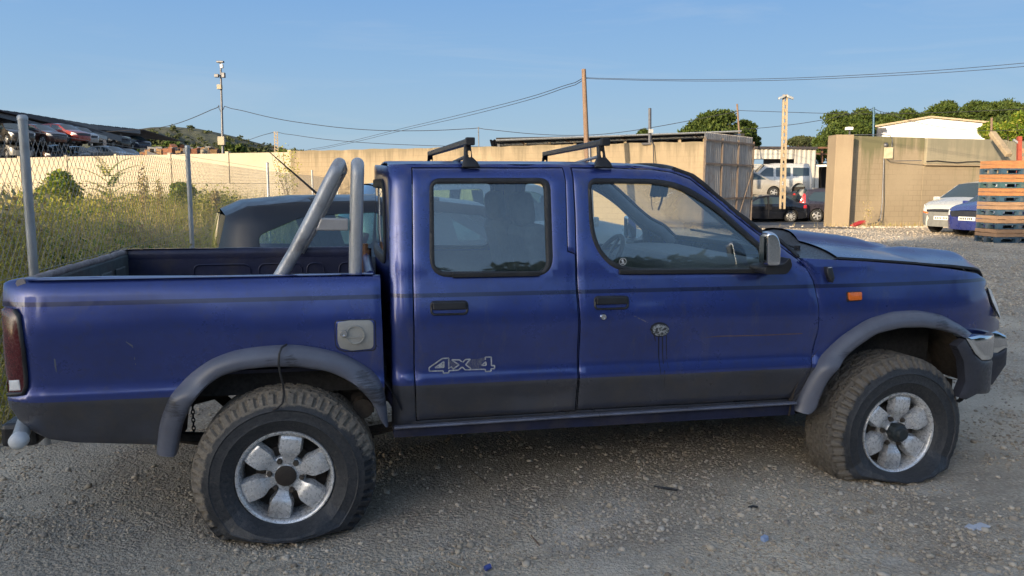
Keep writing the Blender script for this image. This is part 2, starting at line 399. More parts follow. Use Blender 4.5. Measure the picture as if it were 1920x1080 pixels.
# ---------------------------------------------------------------- generic parked car
def carpaint(name, col, metal=.2, rough=.3, dust=(.25,.22,.17), dustamt=.25, coat=.7):
    m, n, p = newmat(name)
    f = noise(n, 3, 8, .7); f2 = noise(n, 40, 3, .6)
    n.links.new(mixc(n, col, dust, ramp(n, f, .42, .75, dustamt*.15, dustamt)), p.inputs['Base Color'])
    p.inputs['Metallic'].default_value = metal; n.links.new(ramp(n, f, .35, .7, rough*.7, rough*1.5), p.inputs['Roughness'])
    p.inputs['Coat Weight'].default_value = coat; p.inputs['Coat Roughness'].default_value = .08; return m
def build_car(name, label, spec, paint, step=.09, glass=None, seethrough=False, group=None):
    L, W = spec['L'], spec['W']; hw = W/2
    glass = glass or M['farglass']
    root = thing(name, label, spec.get('cat', 'car'), group=group)
    sil = spec['sil']                       # (x, z, kind) front bottom -> roof -> rear bottom; kind of the segment that starts there
    zb = spec.get('zb', .2); wr = spec['wr']; ar = wr+.06
    S2 = [(s[0], s[1]) for s in sil]
    xf, xr = spec['xf'], spec['xr']
    bot = [(xr-ar, zb)]+[(xr-ar*math.cos(t), max(zb, wr+ar*math.sin(t))) for t in np.linspace(.0, PI, 11)]+[(xr+ar, zb)]
    bot += [(xf-ar, zb)]+[(xf-ar*math.cos(t), max(zb, wr+ar*math.sin(t))) for t in np.linspace(.0, PI, 11)]+[(xf+ar, zb)]
    out = S2+bot
    belt = spec['belt']; top = max(s[1] for s in sil)
    prof = sinterp([(zb, .05), (zb+.12, .02), (.5, .0), (belt-.15, .005), (belt, .035), (top-.08, .035+spec.get('tumble', .15)), (top, .06+spec.get('tumble', .15))])
    xs0, xs1 = S2[-1][0], S2[0][0]; xs0 = min(p[0] for p in S2); xs1 = max(p[0] for p in S2)
    def yoff(x, z):
        y = prof(z)
        for e in (xs1-x, x-xs0):
            r_ = .45
            if e < r_: y += .32*(1-math.sqrt(max(0, 1-((r_-e)/r_)**2)))
        return y
    silr = resample(S2, .06, False)
    def edge(x, z):
        d = min(math.hypot(x-a, z-b) for a, b in silr); return .05*max(0, 1-d/.09)**2
    def mp(sg): return lambda x, z, dpt: (x, sg*(hw-yoff(x, z)-edge(x, z)-dpt), z)
    wins = [rounded(w_, .05, 3) for w_ in spec['wins']]
    b = MB()
    for sg in (-1, 1): panel(b, out, wins, step, mp(sg), rim=.03, push=.002, ins=.012)
    body = obj('body', b, paint, root, smooth=35, local=True)
    for sg in (-1, 1):
        for w_ in wins:
            g = MB(); panel(g, offset(w_, .01), [], step*1.5, lambda x, z, dpt, sg=sg: (x, sg*(hw-yoff(x, z)-edge(x, z)-.008-dpt*.3), z), rim=.02)
            obj('side_window', g, glass, root, smooth=35, local=True)
    # top strip by segment kind
    runs = []; 
    for i in range(len(sil)-1):
        k = sil[i][2]
        if runs and runs[-1][0] == k: runs[-1][1].append(sil[i+1])
        else: runs.append([k, [sil[i], sil[i+1]]])
    nm = {'p': 'panel', 'g': 'windscreen', 'r': 'rear_window', 'b': 'bumper', 'h': 'bonnet', 'o': 'roof', 't': 'tailgate', 'n': 'grille'}
    for k, pts in runs:
        P2 = resample([(p[0], p[1]) for p in pts], .12, False); rows = []
        for i, (x, z) in enumerate(P2):
            a = P2[max(0, i-1)]; c = P2[min(len(P2)-1, i+1)]
            t = Vector((c[0]-a[0], c[1]-a[1])).normalized(); nrm = Vector((-t.y, t.x))
            if nrm.y < -.2 or (abs(nrm.y) < .2 and nrm.x*x < 0): nrm = -nrm
            ye = hw-yoff(x, z)-.05; cr = .045 if k != 'n' else .05
            rows.append([(x+nrm.x*cr*(1-s*s), ye*s, z+nrm.y*cr*(1-s*s)) for s in np.linspace(-1, 1, 13)])
        g = MB(); g.grid(rows)
        mt = glass if k in 'gr' else (M['blackplastic'] if k == 'n' else spec['bumpermat'] if (k == 'b' and spec.get('darkbumper')) else paint)
        obj(nm.get(k, 'panel'), g, mt, root, smooth=50, local=True)
    if spec.get('darkbumper') and spec.get('bumperpoly'):
        for sg in (-1, 1):
            for bp in spec['bumperpoly']:
                g = MB(); panel(g, bp, [], step, lambda x, z, dpt, sg=sg: (x, sg*(hw-yoff(x, z)-edge(x, z)+.01-dpt), z), rim=.03); obj('bumper_side', g, spec['bumpermat'], root, smooth=40, local=True)
    for kind, poly, mt in spec.get('lights', []):
        for sg in (-1, 1):
            g = MB(); panel(g, rounded(poly, .02, 2), [], .06, lambda x, z, dpt, sg=sg: (x, sg*(hw-yoff(x, z)-edge(x, z)+.006-dpt), z), rim=.03); obj(kind, g, mt, root, smooth=40, local=True)
    # seams and handles
    for poly in spec.get('seams', []):
        g = MB()
        for sg in (-1, 1):
            pp = resample(poly, .1, False); g.tube([(x, sg*(hw-yoff(x, z)-edge(x, z)+.001), z) for x, z in pp], .006, 4)
        obj('door_seam', g, M['black'], root, local=True)
    for (x, z) in spec.get('handles', []):
        for sg in (-1, 1):
            yy = sg*(hw-yoff(x, z)+.02); g = MB(); g.obox((x, yy, z), (.09, 0, 0), (0, .012, 0), (0, 0, .014)); obj('door_handle', g, spec.get('handlemat', paint), root, local=True)
    if spec.get('mirror'):
        x, z = spec['mirror']
        for sg in (-1, 1):
            g = MB(); g.obox((x, sg*(hw+.03), z), (.05, 0, 0), (0, .10, 0), (0, 0, .06)); obj('wing_mirror', g, spec.get('mirrormat', paint), root, local=True, bevel=.02)
    # underbody and cabin
    g = MB(); g.box(xs0+.25, -hw+.22, zb, xs1-.3, hw-.22, zb+.25); obj('underbody', g, M['dark'], root, local=True)
    if seethrough:
        g = MB(); g.box(xs0+.35, -hw+.12, zb+.2, xs1-1.2, hw-.12, .5)
        for x in spec.get('seats', [.1, -.8]):
            for y in (-.36, .36):
                g.obox((x, y, .62), (.25, 0, 0), (0, .23, 0), (0, 0, .12)); g.obox((x-.25, y, .92), (.08, 0, .03), (0, .22, 0), (-.1, 0, .32)); g.obox((x-.36, y, 1.28), (.05, 0, 0), (0, .13, 0), (-.02, 0, .1))
        obj('cabin', g, M['seat'], root, local=True)
    else:
        g = MB(); g.box(xs0+.4, -hw+.3, .4, xs1-1.2, hw-.3, belt-.05); obj('cabin', g, M['interior'], root, local=True)
    for x in (xf, xr):
        if spec.get('nowheel') == 'rear' and x == xr: continue
        for sg in (-1, 1):
            wl = wheel_parts('w', root, wr, spec['rr'], .2, 0, 1, spec['spokes'], spec.get('rimmat', M['alloyfar']), M['tyrefar'], 24)
            wl.location = (x, sg*(hw-.015), wr); wl.rotation_euler = (0, 0, 0 if sg < 0 else PI)
            g = MB(); P = []
            for t in np.linspace(-.1, PI+.1, 14): P.append([(x-(ar+.01)*math.cos(t), sg*(hw-.05), wr+(ar+.01)*math.sin(t)), (x-(ar+.01)*math.cos(t), sg*(hw-.32), wr+(ar+.01)*math.sin(t))])
            g.grid(P); g.box(x-ar, sg*(hw-.33)-.01, wr, x+ar, sg*(hw-.33)+.01, wr+ar); obj('wheel_arch', g, M['dark'], root, smooth=60, local=True)
    for (x, sgx) in ((xs1, 1), (xs0, -1)):
        zp = spec.get('plate')
        if zp:
            g = MB(); g.obox((x+sgx*.05, 0, zp), (.006, 0, 0), (0, .26, 0), (0, 0, .055)); pl = obj('number_plate', g, M['plate'], root, local=True)
            for j, dx in enumerate((-.2,-.145,-.09,-.035,.04,.095,.15)):
                g = MB(); g.obox((x+sgx*.058, dx, zp), (.002, 0, 0), (0, .015, 0), (0, 0, .03)); 
                obj('character', g, M['black'], pl, local=True)
    return root
M['plate'] = mat('plate_white', (.7,.7,.66), .4, var=.1)
# ================================================================ GROUND
def fbm(x, y, s, seed=0):
    v = 0.; a = 1.
    for k in range(4):
        v = v+a*np.sin(x*s*1.3+1.7*k+seed+1.9*np.sin(y*s*.9+k*2.1+seed))*np.sin(y*s*1.1+2.3*k+1.3*np.sin(x*s*.8-k)); a *= .5; s = s*2.13
    return v
def graded(a, b, fine0, fine1, h, grow):
    out = list(np.arange(fine0, fine1, h)); s = h; x = out[-1]
    while x < b: s *= grow; x += s; out.append(x)
    s = h; x = fine0
    while x > a: s *= grow; x -= s; out.insert(0, x)
    return np.array(out)
gx = graded(-400, 400, -2.5, 5.5, .03, 1.06); gy = graded(-70, 1500, -3.2, 3.0, .03, 1.06)
Gv = np.array([[G(x, y) for x in gx] for y in gy])
XX, YY = np.meshgrid(gx, gy)
near = np.exp(-((np.maximum(0, np.hypot(XX-1.5, YY)-6))/12)**2)
Gv += (.010*fbm(XX, YY, .8)+.004*fbm(XX, YY, 4.1, 2)+.0025*fbm(XX, YY, 19, 5))*near
for yr, wr_ in ((-1.05,.13),(-2.35,.15),(-.45,.10)): Gv -= .020*np.exp(-((YY-yr-.10*np.sin(XX*.9+yr)-.04*XX)/wr_)**2)*near*(.6+.4*np.sin(XX*1.3+yr))
for cx, cy in ((0, -.02), (2.95, -.02), (0, TW), (2.95, TW)):        # ground settled under the tyres
    d = np.hypot((XX-cx)/.55, (YY-cy)/.5); k_ = np.exp(-d**2*2); Gv = Gv*(1-k_)+(G(cx, 0)-.012)*k_
Gv += np.where(XX < -1.8, .10*fbm(XX, YY, .7, 9)*np.clip((-1.8-XX)/2, 0, 1)*np.clip((40-YY)/20, 0, 1), 0)
nx, ny = len(gx), len(gy)
co = np.stack([XX.ravel(), YY.ravel(), Gv.ravel()], 1)
ii, jj = np.meshgrid(np.arange(nx-1), np.arange(ny-1)); a_ = (jj*nx+ii).ravel()
fc_ = np.stack([a_, a_+1, a_+nx+1, a_+nx], 1)
def npmesh(name, V, F, mt, smooth_=False, **kw):
    me = bpy.data.meshes.new(name); k = F.shape[1]
    me.vertices.add(len(V)); me.vertices.foreach_set('co', V.astype(np.float32).ravel())
    me.loops.add(F.size); me.loops.foreach_set('vertex_index', F.astype(np.int32).ravel())
    me.polygons.add(len(F)); me.polygons.foreach_set('loop_start', np.arange(0, F.size, k, dtype=np.int32))
    me.polygons.foreach_set('loop_total', np.full(len(F), k, np.int32))
    me.update(calc_edges=True); me.validate()
    if smooth_: me.shade_smooth()
    me.materials.append(mt); o = bpy.data.objects.new(name, me); COL.objects.link(o); 
    return tag(o, **kw)
m, n, p = newmat('gravel_ground')
tc = n.nodes.new('ShaderNodeTexCoord')
big = noise(n, .35, 5, .6); mid = noise(n, 3.0, 8, .7); fine = noise(n, 28, 6, .7); grit = noise(n, 120, 4, .7)
vo = n.nodes.new('ShaderNodeTexVoronoi'); vo.inputs['Scale'].default_value = 55; vo.inputs['Randomness'].default_value = 1; n.links.new(tc.outputs['Object'], vo.inputs['Vector'])
vo2 = n.nodes.new('ShaderNodeTexVoronoi'); vo2.inputs['Scale'].default_value = 120; n.links.new(tc.outputs['Object'], vo2.inputs['Vector'])
sepv = n.nodes.new('ShaderNodeSeparateColor'); n.links.new(vo.outputs['Color'], sepv.inputs[0])
c = mixc(n, (.56,.475,.365), (.42,.355,.28), ramp(n, mid, .35, .65))
c = mixc(n, c, (.60,.52,.41), ramp(n, sepv.outputs[0], .6, 1, 0, .6))
c = mixc(n, c, (.26,.22,.17), ramp(n, vo.outputs['Distance'], .25, .6, 0, .6))
c = mixc(n, c, (.66,.57,.44), ramp(n, big, .48, .62, 0, .7))
c = mixc(n, c, (.26,.215,.165), ramp(n, noise(n, .9, 7, .7, stretch=(.5,1.6,1)), .52, .68, 0, .55))
c = mixc(n, c, (.56,.52,.46), ramp(n, noise(n, 1.1, 6, .65, stretch=(1,1.6,1)), .58, .7, 0, .5))
n.links.new(c, p.inputs['Base Color']); p.inputs['Roughness'].default_value = .95; p.inputs['Specular IOR Level'].default_value = .2
h = mth(n, 'ADD', mth(n, 'MULTIPLY', mth(n, 'SUBTRACT', .5, vo.outputs['Distance']), ramp(n, mid, .35, .6)), mth(n, 'MULTIPLY', mth(n, 'SUBTRACT', .5, vo2.outputs['Distance']), .4))
h = mth(n, 'ADD', h, mth(n, 'MULTIPLY', fine, .5))
bump(n, p, h, .9, .014); M['ground'] = m
npmesh('ground', co, fc_, M['ground'], True, kind='structure')
# --- loose stones
def ico():
    t = (1+5**.5)/2; V = np.array([(-1,t,0),(1,t,0),(-1,-t,0),(1,-t,0),(0,-1,t),(0,1,t),(0,-1,-t),(0,1,-t),(t,0,-1),(t,0,1),(-t,0,-1),(-t,0,1)])/1.9
    F = np.array([(0,11,5),(0,5,1),(0,1,7),(0,7,10),(0,10,11),(1,5,9),(5,11,4),(11,10,2),(10,7,6),(7,1,8),(3,9,4),(3,4,2),(3,2,6),(3,6,8),(3,8,9),(4,9,5),(2,4,11),(6,2,10),(8,6,7),(9,8,1)]); return V, F
IV, IF = ico()
def gheight(x, y):
    i = np.clip(np.searchsorted(gx, x)-1, 0, nx-2); j = np.clip(np.searchsorted(gy, y)-1, 0, ny-2)
    tx = (x-gx[i])/(gx[i+1]-gx[i]); ty = (y-gy[j])/(gy[j+1]-gy[j])
    return Gv[j, i]*(1-tx)*(1-ty)+Gv[j, i+1]*tx*(1-ty)+Gv[j+1, i]*(1-tx)*ty+Gv[j+1, i+1]*tx*ty
def stones(name, X, Yy, size, mt, sink=.25, **kw):
    N = len(X); q = RNG.normal(size=(N, 3, 3)); Q = np.linalg.qr(q)[0]
    sc = RNG.uniform(.55, 1.25, (N, 3))*size[:, None]
    V = IV[None]*RNG.uniform(.75, 1.2, (N, 12, 1))*sc[:, None, :]; V = np.einsum('nij,nkj->nki', Q, V)
    V[:, :, 2] *= .7
    V += np.stack([X, Yy, gheight(X, Yy)+size*sink], 1)[:, None, :]
    F = (IF[None]+(np.arange(N)*12)[:, None, None]).reshape(-1, 3)
    return npmesh(name, V.reshape(-1, 3), F, mt, False, **kw)
def sampler(N, dmin, dmax, ulim=(-150, 2070)):
    d = dmin*(dmax/dmin)**RNG.random(N); u = RNG.uniform(ulim[0], ulim[1], N); lat = (u-960)/FPX*d
    return CAM.x+FH.x*d+RH.x*lat, CAM.y+FH.y*d+RH.y*lat
M['stone'] = leafmat('pale_stones', [(.24,.195,.145),(.38,.315,.24),(.48,.41,.32),(.34,.28,.21),(.54,.47,.38),(.43,.36,.27),(.29,.25,.21)], .95, 0.)
x, y = sampler(70000, 2.7, 9.5); s_ = .0030+.0048*RNG.random(len(x))**2.5+.010*(RNG.random(len(x)) < .035)*RNG.random(len(x))
cl = fbm(x, y, 2.2, 3); keep = RNG.random(len(x)) < np.clip(.50+.75*cl, .08, 1); x, y, s_ = x[keep], y[keep], s_[keep]*(1+.1*np.hypot(x[keep]-CAM.x, y[keep]-CAM.y))
stones('gravel', x, y, s_, M['stone'], kind='stuff')
x, y = sampler(260, 2.7, 9); k = (y < -.25) | (y > 2.0); x, y = x[k], y[k]; stones('loose_stones', x, y, .012+.014*RNG.random(len(x))**2, M['stone'], kind='stuff')
x, y = sampler(24000, 9.5, 34, (1350, 2000)); stones('far_gravel', x, y, .010+.020*RNG.random(len(x))**3, M['stone'], kind='stuff')
# heaps of bigger pale stones in the foreground
X = []; Y_ = []
for (u, v, n_, r_) in ((1200,980,120,.16),(1330,960,90,.22),(1060,990,40,.12),(1480,940,60,.2),(1560,965,50,.2),(1700,900,60,.25),(640,1000,40,.2),(450,1040,40,.25),(1420,870,60,.3),(1130,890,80,.25),(900,930,60,.3),(1750,990,50,.3),(1000,850,50,.3)):
    q = gd(u, v); X += list(q.x+RNG.normal(size=n_)*r_); Y_ += list(q.y+RNG.normal(size=n_)*r_*.7)
X = np.array(X); Y_ = np.array(Y_); k = (Y_ < -.12) | ((X > .5) & (X < 2.4)); X, Y_ = X[k], Y_[k]
M['stonepale'] = leafmat('pale_pebbles', [(.44,.375,.30),(.54,.47,.38),(.48,.41,.33),(.60,.53,.44)], .95, 0.)
stones('pebbles', X, Y_, .006+.010*RNG.random(len(X))**2.5, M['stonepale'], kind='stuff')
# ================================================================ WOODED BANK BEHIND THE CAMERA (shades the yard, mirrored in the truck's windows)
M['bank'] = mat('dry_bank', (.20,.16,.11), .95, var=.3, scale=.3, col2=(.12,.11,.06))
M['bankleaf'] = leafmat('bank_foliage', [(.03,.045,.018),(.055,.075,.025),(.04,.055,.02)], .8, .15)
D0 = 70.; sdir = Vector((math.sin(SUN_TR), math.cos(SUN_TR), 0)); tn = math.tan(SUN_EL)
def edge_y(x): return interp(x, [(-30,3.),(-8,4.),(-3,7.4),(0,10.6),(5,12.6),(14,14.6),(40,17.5)])
rows = []; tops = []
for x in np.linspace(-30, 135, 110):
    E_ = Vector((x, edge_y(x), 0)); B_ = E_-sdir*D0; B_.y = min(B_.y, -29)
    h = .13+D0*tn; h = h+(9.6+.8*math.sin(x*.21)+.5*math.sin(x*.53)-h)*smooth(19, 33, x)
    hh = h*(.50+.05*math.sin(x*.13)+.03*math.sin(x*.41+1)); tops.append((B_.x, B_.y, h, hh))
    rows.append([(B_.x-sdir.x*k*1., B_.y-k, z) for k, z in ((-14, -.2), (-9, hh*.25), (-3, hh*.8), (0, hh), (6, hh*1.02), (30, hh*.9), (60, 0))])
b = MB(); b.grid(rows); obj('hillside', b, M['bank'], smooth=60, kind='structure')
def leafcloud(C, Rr, N, size, rag=.10):
    """N small leaf faces on and in ellipsoids: C (k,3), Rr (k,3)"""
    C = np.array(C, float); Rr = np.array(Rr, float); w_ = Rr[:, 0]*Rr[:, 2]; w_ = w_/w_.sum()
    k = RNG.choice(len(C), N, p=w_); d = RNG.normal(size=(N, 3)); d /= np.linalg.norm(d, axis=1)[:, None]
    rr = RNG.random(N)**.34; rr = rr*(1+rag*RNG.normal(size=N))
    P = C[k]+d*Rr[k]*rr[:, None]
    a = RNG.normal(size=(N, 3)); a /= np.linalg.norm(a, axis=1)[:, None]; b_ = np.cross(a, RNG.normal(size=(N, 3))); b_ /= np.linalg.norm(b_, axis=1)[:, None]
    s_ = size*RNG.uniform(.6, 1.4, N)[:, None]
    V = np.stack([P-a*s_, P+b_*s_*.45, P+a*s_, P-b_*s_*.45], 1).reshape(-1, 3)
    F = np.arange(N*4).reshape(N, 4); return V, F
C = []; Rr = []
for (x, y, h, hh) in tops:
    for k in range(5):
        r_ = random.uniform(1.0, 1.9); C.append((x+random.uniform(-1.5, 1.5), y+random.uniform(-.5, 3), h-r_*1.05-.15*abs(random.gauss(0, 1))-k*(h-hh)*.24)); Rr.append((r_*1.3, r_*1.2, r_))
V, F = leafcloud(C, Rr, 90000, .5); npmesh('wood', V, F, M['bankleaf'], kind='stuff')
# ================================================================ THE PICKUP TRUCK

PROF = sinterp([(.40,.06),(.50,.045),(.56,.036),(.66,.014),(.715,.0),(.738,-.010),(.752,-.008),(.785,.010),(.83,.012),(.90,.004),(.97,-.004),(1.03,.001),(1.12,.020),(1.20,.038),(1.26,.048),(1.35,.068),(1.5,.098),(1.6,.120),(1.66,.134),(1.72,.150)])
def PLAN(x):
    y = 0.
    if x < -.90: y += .045*((-.90-x)/.145)**2
    if x > 2.55: y += .075*((x-2.55)/.95)**2
    if x > 3.25: y += .10*((min(x, 3.85)-3.25)/.4)**2
    return y
def dent(x, z, cx, cz, rx, rz, a): return a*math.exp(-((x-cx)/rx)**2-((z-cz)/rz)**2)
def TY(x, z):
    return (PROF(z)+PLAN(x)+dent(x, z, 1.10, .655, .16, .045, .014)+dent(x, z, .55, .92, .05, .06, .005)+dent(x, z, 1.95, .93, .30, .018, .005)
            +dent(x, z, 1.62, 1.02, .10, .03, -.003)+dent(x, z, -.45, .98, .20, .07, .006)+dent(x, z, .75, .93, .12, .05, .003)+dent(x, z, -.15, 1.19, .15, .02, .006))
def S2(u, v, dy=0.):
    y = 0.
    for _ in range(30):
        p = aty(u, v, y); y = y*.4+.6*(TY(min(p.x, 3.9), p.z)+dy)
    p = aty(u, v, y); return (p.x, p.z)
def PX(L, dy=0.): return [S2(u, v, dy) for u, v in L]
def paintmat(name, two=True, base=(.036,.060,.245), coat=.9):
    m, n, p = newmat(name)
    tc = n.nodes.new('ShaderNodeTexCoord'); sp = n.nodes.new('ShaderNodeSeparateXYZ'); n.links.new(tc.outputs['Object'], sp.inputs[0])
    z = sp.outputs[2]
    f = noise(n, 2.2, 8, .7); f2 = noise(n, 35, 5, .7); fs = noise(n, 9, 6, .75, stretch=(1, 1, .25))
    c = mixc(n, base, tuple(b*.72 for b in base), ramp(n, f, .35, .65))
    c = mixc(n, c, (.06,.055,.085), ramp(n, f2, .52, .78, 0, .45)); c = mixc(n, c, (.15,.135,.125), ramp(n, fs, .56, .8, 0, .45))
    gm = None
    if two:
        grey = mixc(n, (.078,.082,.104), (.048,.050,.062), ramp(n, f, .35, .65)); grey = mixc(n, grey, (.10,.085,.07), ramp(n, noise(n, 6, 8, .7), .48, .7, 0, .6))
        gm = mth(n, 'LESS_THAN', z, .737-.13)
        # dust thrown up by the wheels, thickest low on the panels
        c = mixc(n, c, grey, gm)
        st = mth(n, 'MULTIPLY', mth(n, 'GREATER_THAN', z, 1.119-.13), mth(n, 'LESS_THAN', z, 1.137-.13))
        c = mixc(n, c, (.010,.012,.055), mth(n, 'MULTIPLY', st, .9))
    n.links.new(c, p.inputs['Base Color'])
    p.inputs['Metallic'].default_value = .45
    n.links.new(ramp(n, f, .3, .7, .22, .38), p.inputs['Roughness'])
    p.inputs['Coat Weight'].default_value = coat; n.links.new(ramp(n, f2, .3, .8, .03, .22), p.inputs['Coat Roughness'])
    bump(n, p, noise(n, 1.8, 2.5, .45), .16, .05)
    return m
M['paint'] = paintmat('blue_truck_paint'); M['paintplain'] = paintmat('blue_truck_paint_plain', False, (.022,.040,.19), .25)
M['liner'] = mat('bed_paint', (.012,.016,.05), .5, .1, var=.4, scale=5, dirt=(.09,.07,.05), dirtamt=.45)
M['gateinner'] = mat('weathered_tailgate', (.075,.095,.10), .7, var=.35, scale=6, dirt=(.10,.06,.045), dirtamt=.6, stretch=(1,2.5,.7))
M['gaterust'] = mat('rusty_gate_edge', (.30,.26,.25), .8, var=.4, scale=14, dirt=(.10,.05,.04), dirtamt=.7)
m, n, p = newmat('scuffed_flare')
f = noise(n, 3, 6, .7); c = mixc(n, (.13,.14,.18), (.08,.085,.11), ramp(n, f, .3, .7))
sc = noise(n, 10, 9, .8, stretch=(1.2,1,14)); c = mixc(n, c, (.015,.015,.02), ramp(n, mth(n, 'MULTIPLY', sc, ramp(n, noise(n, 2.2, 3), .40, .57)), .42, .52, 0, .75))
c = mixc(n, c, (.14,.12,.10), ramp(n, noise(n, 20, 6, .8), .6, .75, 0, .5))
n.links.new(c, p.inputs['Base Color']); p.inputs['Roughness'].default_value = .42; p.inputs['Coat Weight'].default_value = .3; p.inputs['Coat Roughness'].default_value = .25
bump(n, p, sc, .15, .004); M['flare'] = m
M['bumperdark'] = mat('dark_bumper_plastic', (.035,.037,.05), .45, 0, var=.3, scale=8, dirt=(.10,.09,.08), dirtamt=.4, coat=.2)
M['barpaint'] = mat('silver_bar_paint', (.46,.46,.46), .4, .35, var=.2, scale=10, dirt=(.09,.07,.06), dirtamt=.6, bmp=.15, stretch=(2,2,.8), coat=.2)
M['fuelcap'] = mat('fuel_cap', (.36,.35,.32), .5, .2, var=.15, scale=16)
M['railmetal'] = mat('dirty_chassis', (.05,.04,.033), .85, .1, var=.4, scale=7, dirt=(.11,.085,.06), dirtamt=.7, bmp=.4)
M['mud'] = mat('dried_mud', (.13,.10,.075), .95, var=.4, scale=12, bmp=.6)
M['white'] = mat('white_plastic', (.62,.63,.63), .5, var=.15)

TR = thing('pickup_truck', 'dark blue pickup truck with flat tyres, roll bar and roof racks standing on the gravel', 'pickup truck', (1.45, .845, .13))
def mpT(side, dy=0.):
    if side == 0: return lambda x, z, d: (x, TY(x, z)+dy+d, z)
    return lambda x, z, d: (x, TW-TY(x, z)-dy-d, z)
# silhouettes taken on the near side
SIL = PX([(1272,318),(1305.5,330),(1343,361),(1390.5,401),(1433,434),(1471,453),(1504,482.6)])
ROOF = PX([(729,307),(745,306.5),(900,306.5),(1060,307),(1154,308.5),(1225,311.5),(1272,318)])
CABTOP = ROOF[:-1]+SIL
ctr = resample(CABTOP, .03, False)
rearcol = PX([(729,307),(736,800)])
def er(x, z):            # rounding towards the cab's top edge and rear corner
    d = min(math.hypot(x-a, z-b) for a, b in ctr)
    y = .045*max(0, 1-d/.075)**2
    xr_ = rearcol[0][0]+(rearcol[1][0]-rearcol[0][0])*(1.69-z)/(1.1)
    if x-xr_ < .05: y += .03*(1-max(0, (x-xr_))/.05)**2
    return y
def mpC(side, dy=0.):
    if side == 0: return lambda x, z, d: (x, TY(x, z)+er(x, z)+dy+d, z)
    return lambda x, z, d: (x, TW-TY(x, z)-er(x, z)-dy-d, z)
RD = PX([(774,315.5),(1056.5,315.5),(1060,340),(1064,472),(1078,477),(1079.5,535),(1084.5,609),(1083.5,707),(1078.5,770.5),(782,788.5),(778,700),(775.5,535),(774.5,400)])
FD = PX([(1075,315.5),(1150,315.5),(1222,318),(1266,324),(1298,336),(1335,365),(1383,406),(1428,441),(1468,463),(1499,485),(1512,502),(1525,526),(1535,573),(1534,620.5),(1523,682),(1507,724),(1489,747),(1083.5,768.5),(1088,707),(1089.5,609),(1084,535),(1082,474),(1080,400)])
RW_out = rounded([(*S2(805,334),.055),(*S2(1032,333.5),.055),(*S2(1038,517.5),.09),(*S2(805.5,520.5),.09)], .05, 6)
RW_gl = rounded([(*S2(813,344.5),.02),(*S2(1021,343.5),.03),(*S2(1026,509),.05),(*S2(815,509.5),.05)], .03, 6)
FW_out = rounded([(*S2(1101.5,334),.05),(*S2(1262,336),.12),(*S2(1342,380),.1),(*S2(1441,470),.02),(*S2(1446,511),.02),(*S2(1156,515),.16),(*S2(1106,455),.12)], .05, 6)
FW_gl = rounded([(*S2(1108.5,344),.025),(*S2(1258,345.5),.12),(*S2(1335,388),.1),(*S2(1426,468),.02),(*S2(1430,503),.02),(*S2(1160,503.5),.13),(*S2(1115,455),.12)], .05, 6)
CABOUT = CABTOP+PX([(1516,500),(1534,526),(1544,573),(1543,622),(1533,682),(1516,728),(1494,756),(1486,768),(1120,786),(736,808),(736,700),(731,500),(729,330)])
HB = PX([(5,532),(12,527),(28,524),(45,523.5),(200,521),(400,519.5),(560,518.5),(713,517.5),(714,560),(717,620),(720,700),(722,796),(716,796)])
FLO_R = PX([(293,848),(299,791),(318,741.5),(356,700),(394,673),(439.5,656),(489,648.5),(546,645),(591,650),(641,662),(679,681),(713,707),(724,750),(728,796)], .0)
FLI_R = PX([(327.5,856),(337,802),(356,760.5),(382.5,728),(413,705.5),(451,694),(508,688),(565,689.5),(614,696),(652,713),(679,734),(701.6,760.5),(713,791),(722,799)], -.05)
FLO_F = PX([(1486,768),(1500,739),(1514,712),(1532.6,674.6),(1579,628),(1625,598),(1671.5,584),(1718,581),(1764,589),(1801,610),(1817,626)], .0)
FLI_F = PX([(1518,777),(1530,772),(1538,745),(1551,716),(1579,679),(1606.7,651.5),(1643.7,626),(1690,615),(1736,614),(1782.6,623),(1808,634)], -.05)
def rs(P, n):
    P = [Vector(p) for p in P]; L = [0]
    for a, b in zip(P, P[1:]): L.append(L[-1]+(b-a).length)
    out = []
    for i in range(n):
        t = L[-1]*i/(n-1); j = max(k for k in range(len(L)) if L[k] <= t+1e-9); j = min(j, len(P)-2)
        out.append(P[j].lerp(P[j+1], (t-L[j])/max(1e-9, L[j+1]-L[j])))
    for _ in range(2): out = [out[0]]+[(out[i-1]+out[i]*2+out[i+1])/4 for i in range(1, n-1)]+[out[-1]]
    return out
NA = 60
AR_o, AR_i, AF_o, AF_i = rs(FLO_R, NA), rs(FLI_R, NA), rs(FLO_F, NA), rs(FLI_F, NA)
midR = [tuple(o.lerp(i, .55)) for o, i in zip(AR_o, AR_i)]; midF = [tuple(o.lerp(i, .55)) for o, i in zip(AF_o, AF_i)]
TLn = PX([(44,739),(49.5,725),(44.5,655),(35.5,591),(26,580.5),(3.5,574)])
BED = HB+midR[::-1][2:]+PX([(292,834),(141,830),(91.5,823.7),(56,806),(35,788.5),(16,761),(14,741)])+TLn
FEN = PX([(1506,484.5),(1579,488),(1625,490.5),(1718,497.5),(1787,505),(1833,513),(1849,524),(1851,533),(1847.5,540),(1857,570),(1869,597),(1875,602),(1875,617),(1817,629)])+midF[::-1]+PX([(1490,768),(1495,751),(1511,725),(1527.5,682),(1538.5,620),(1539.5,573),(1530,526),(1516,501)])
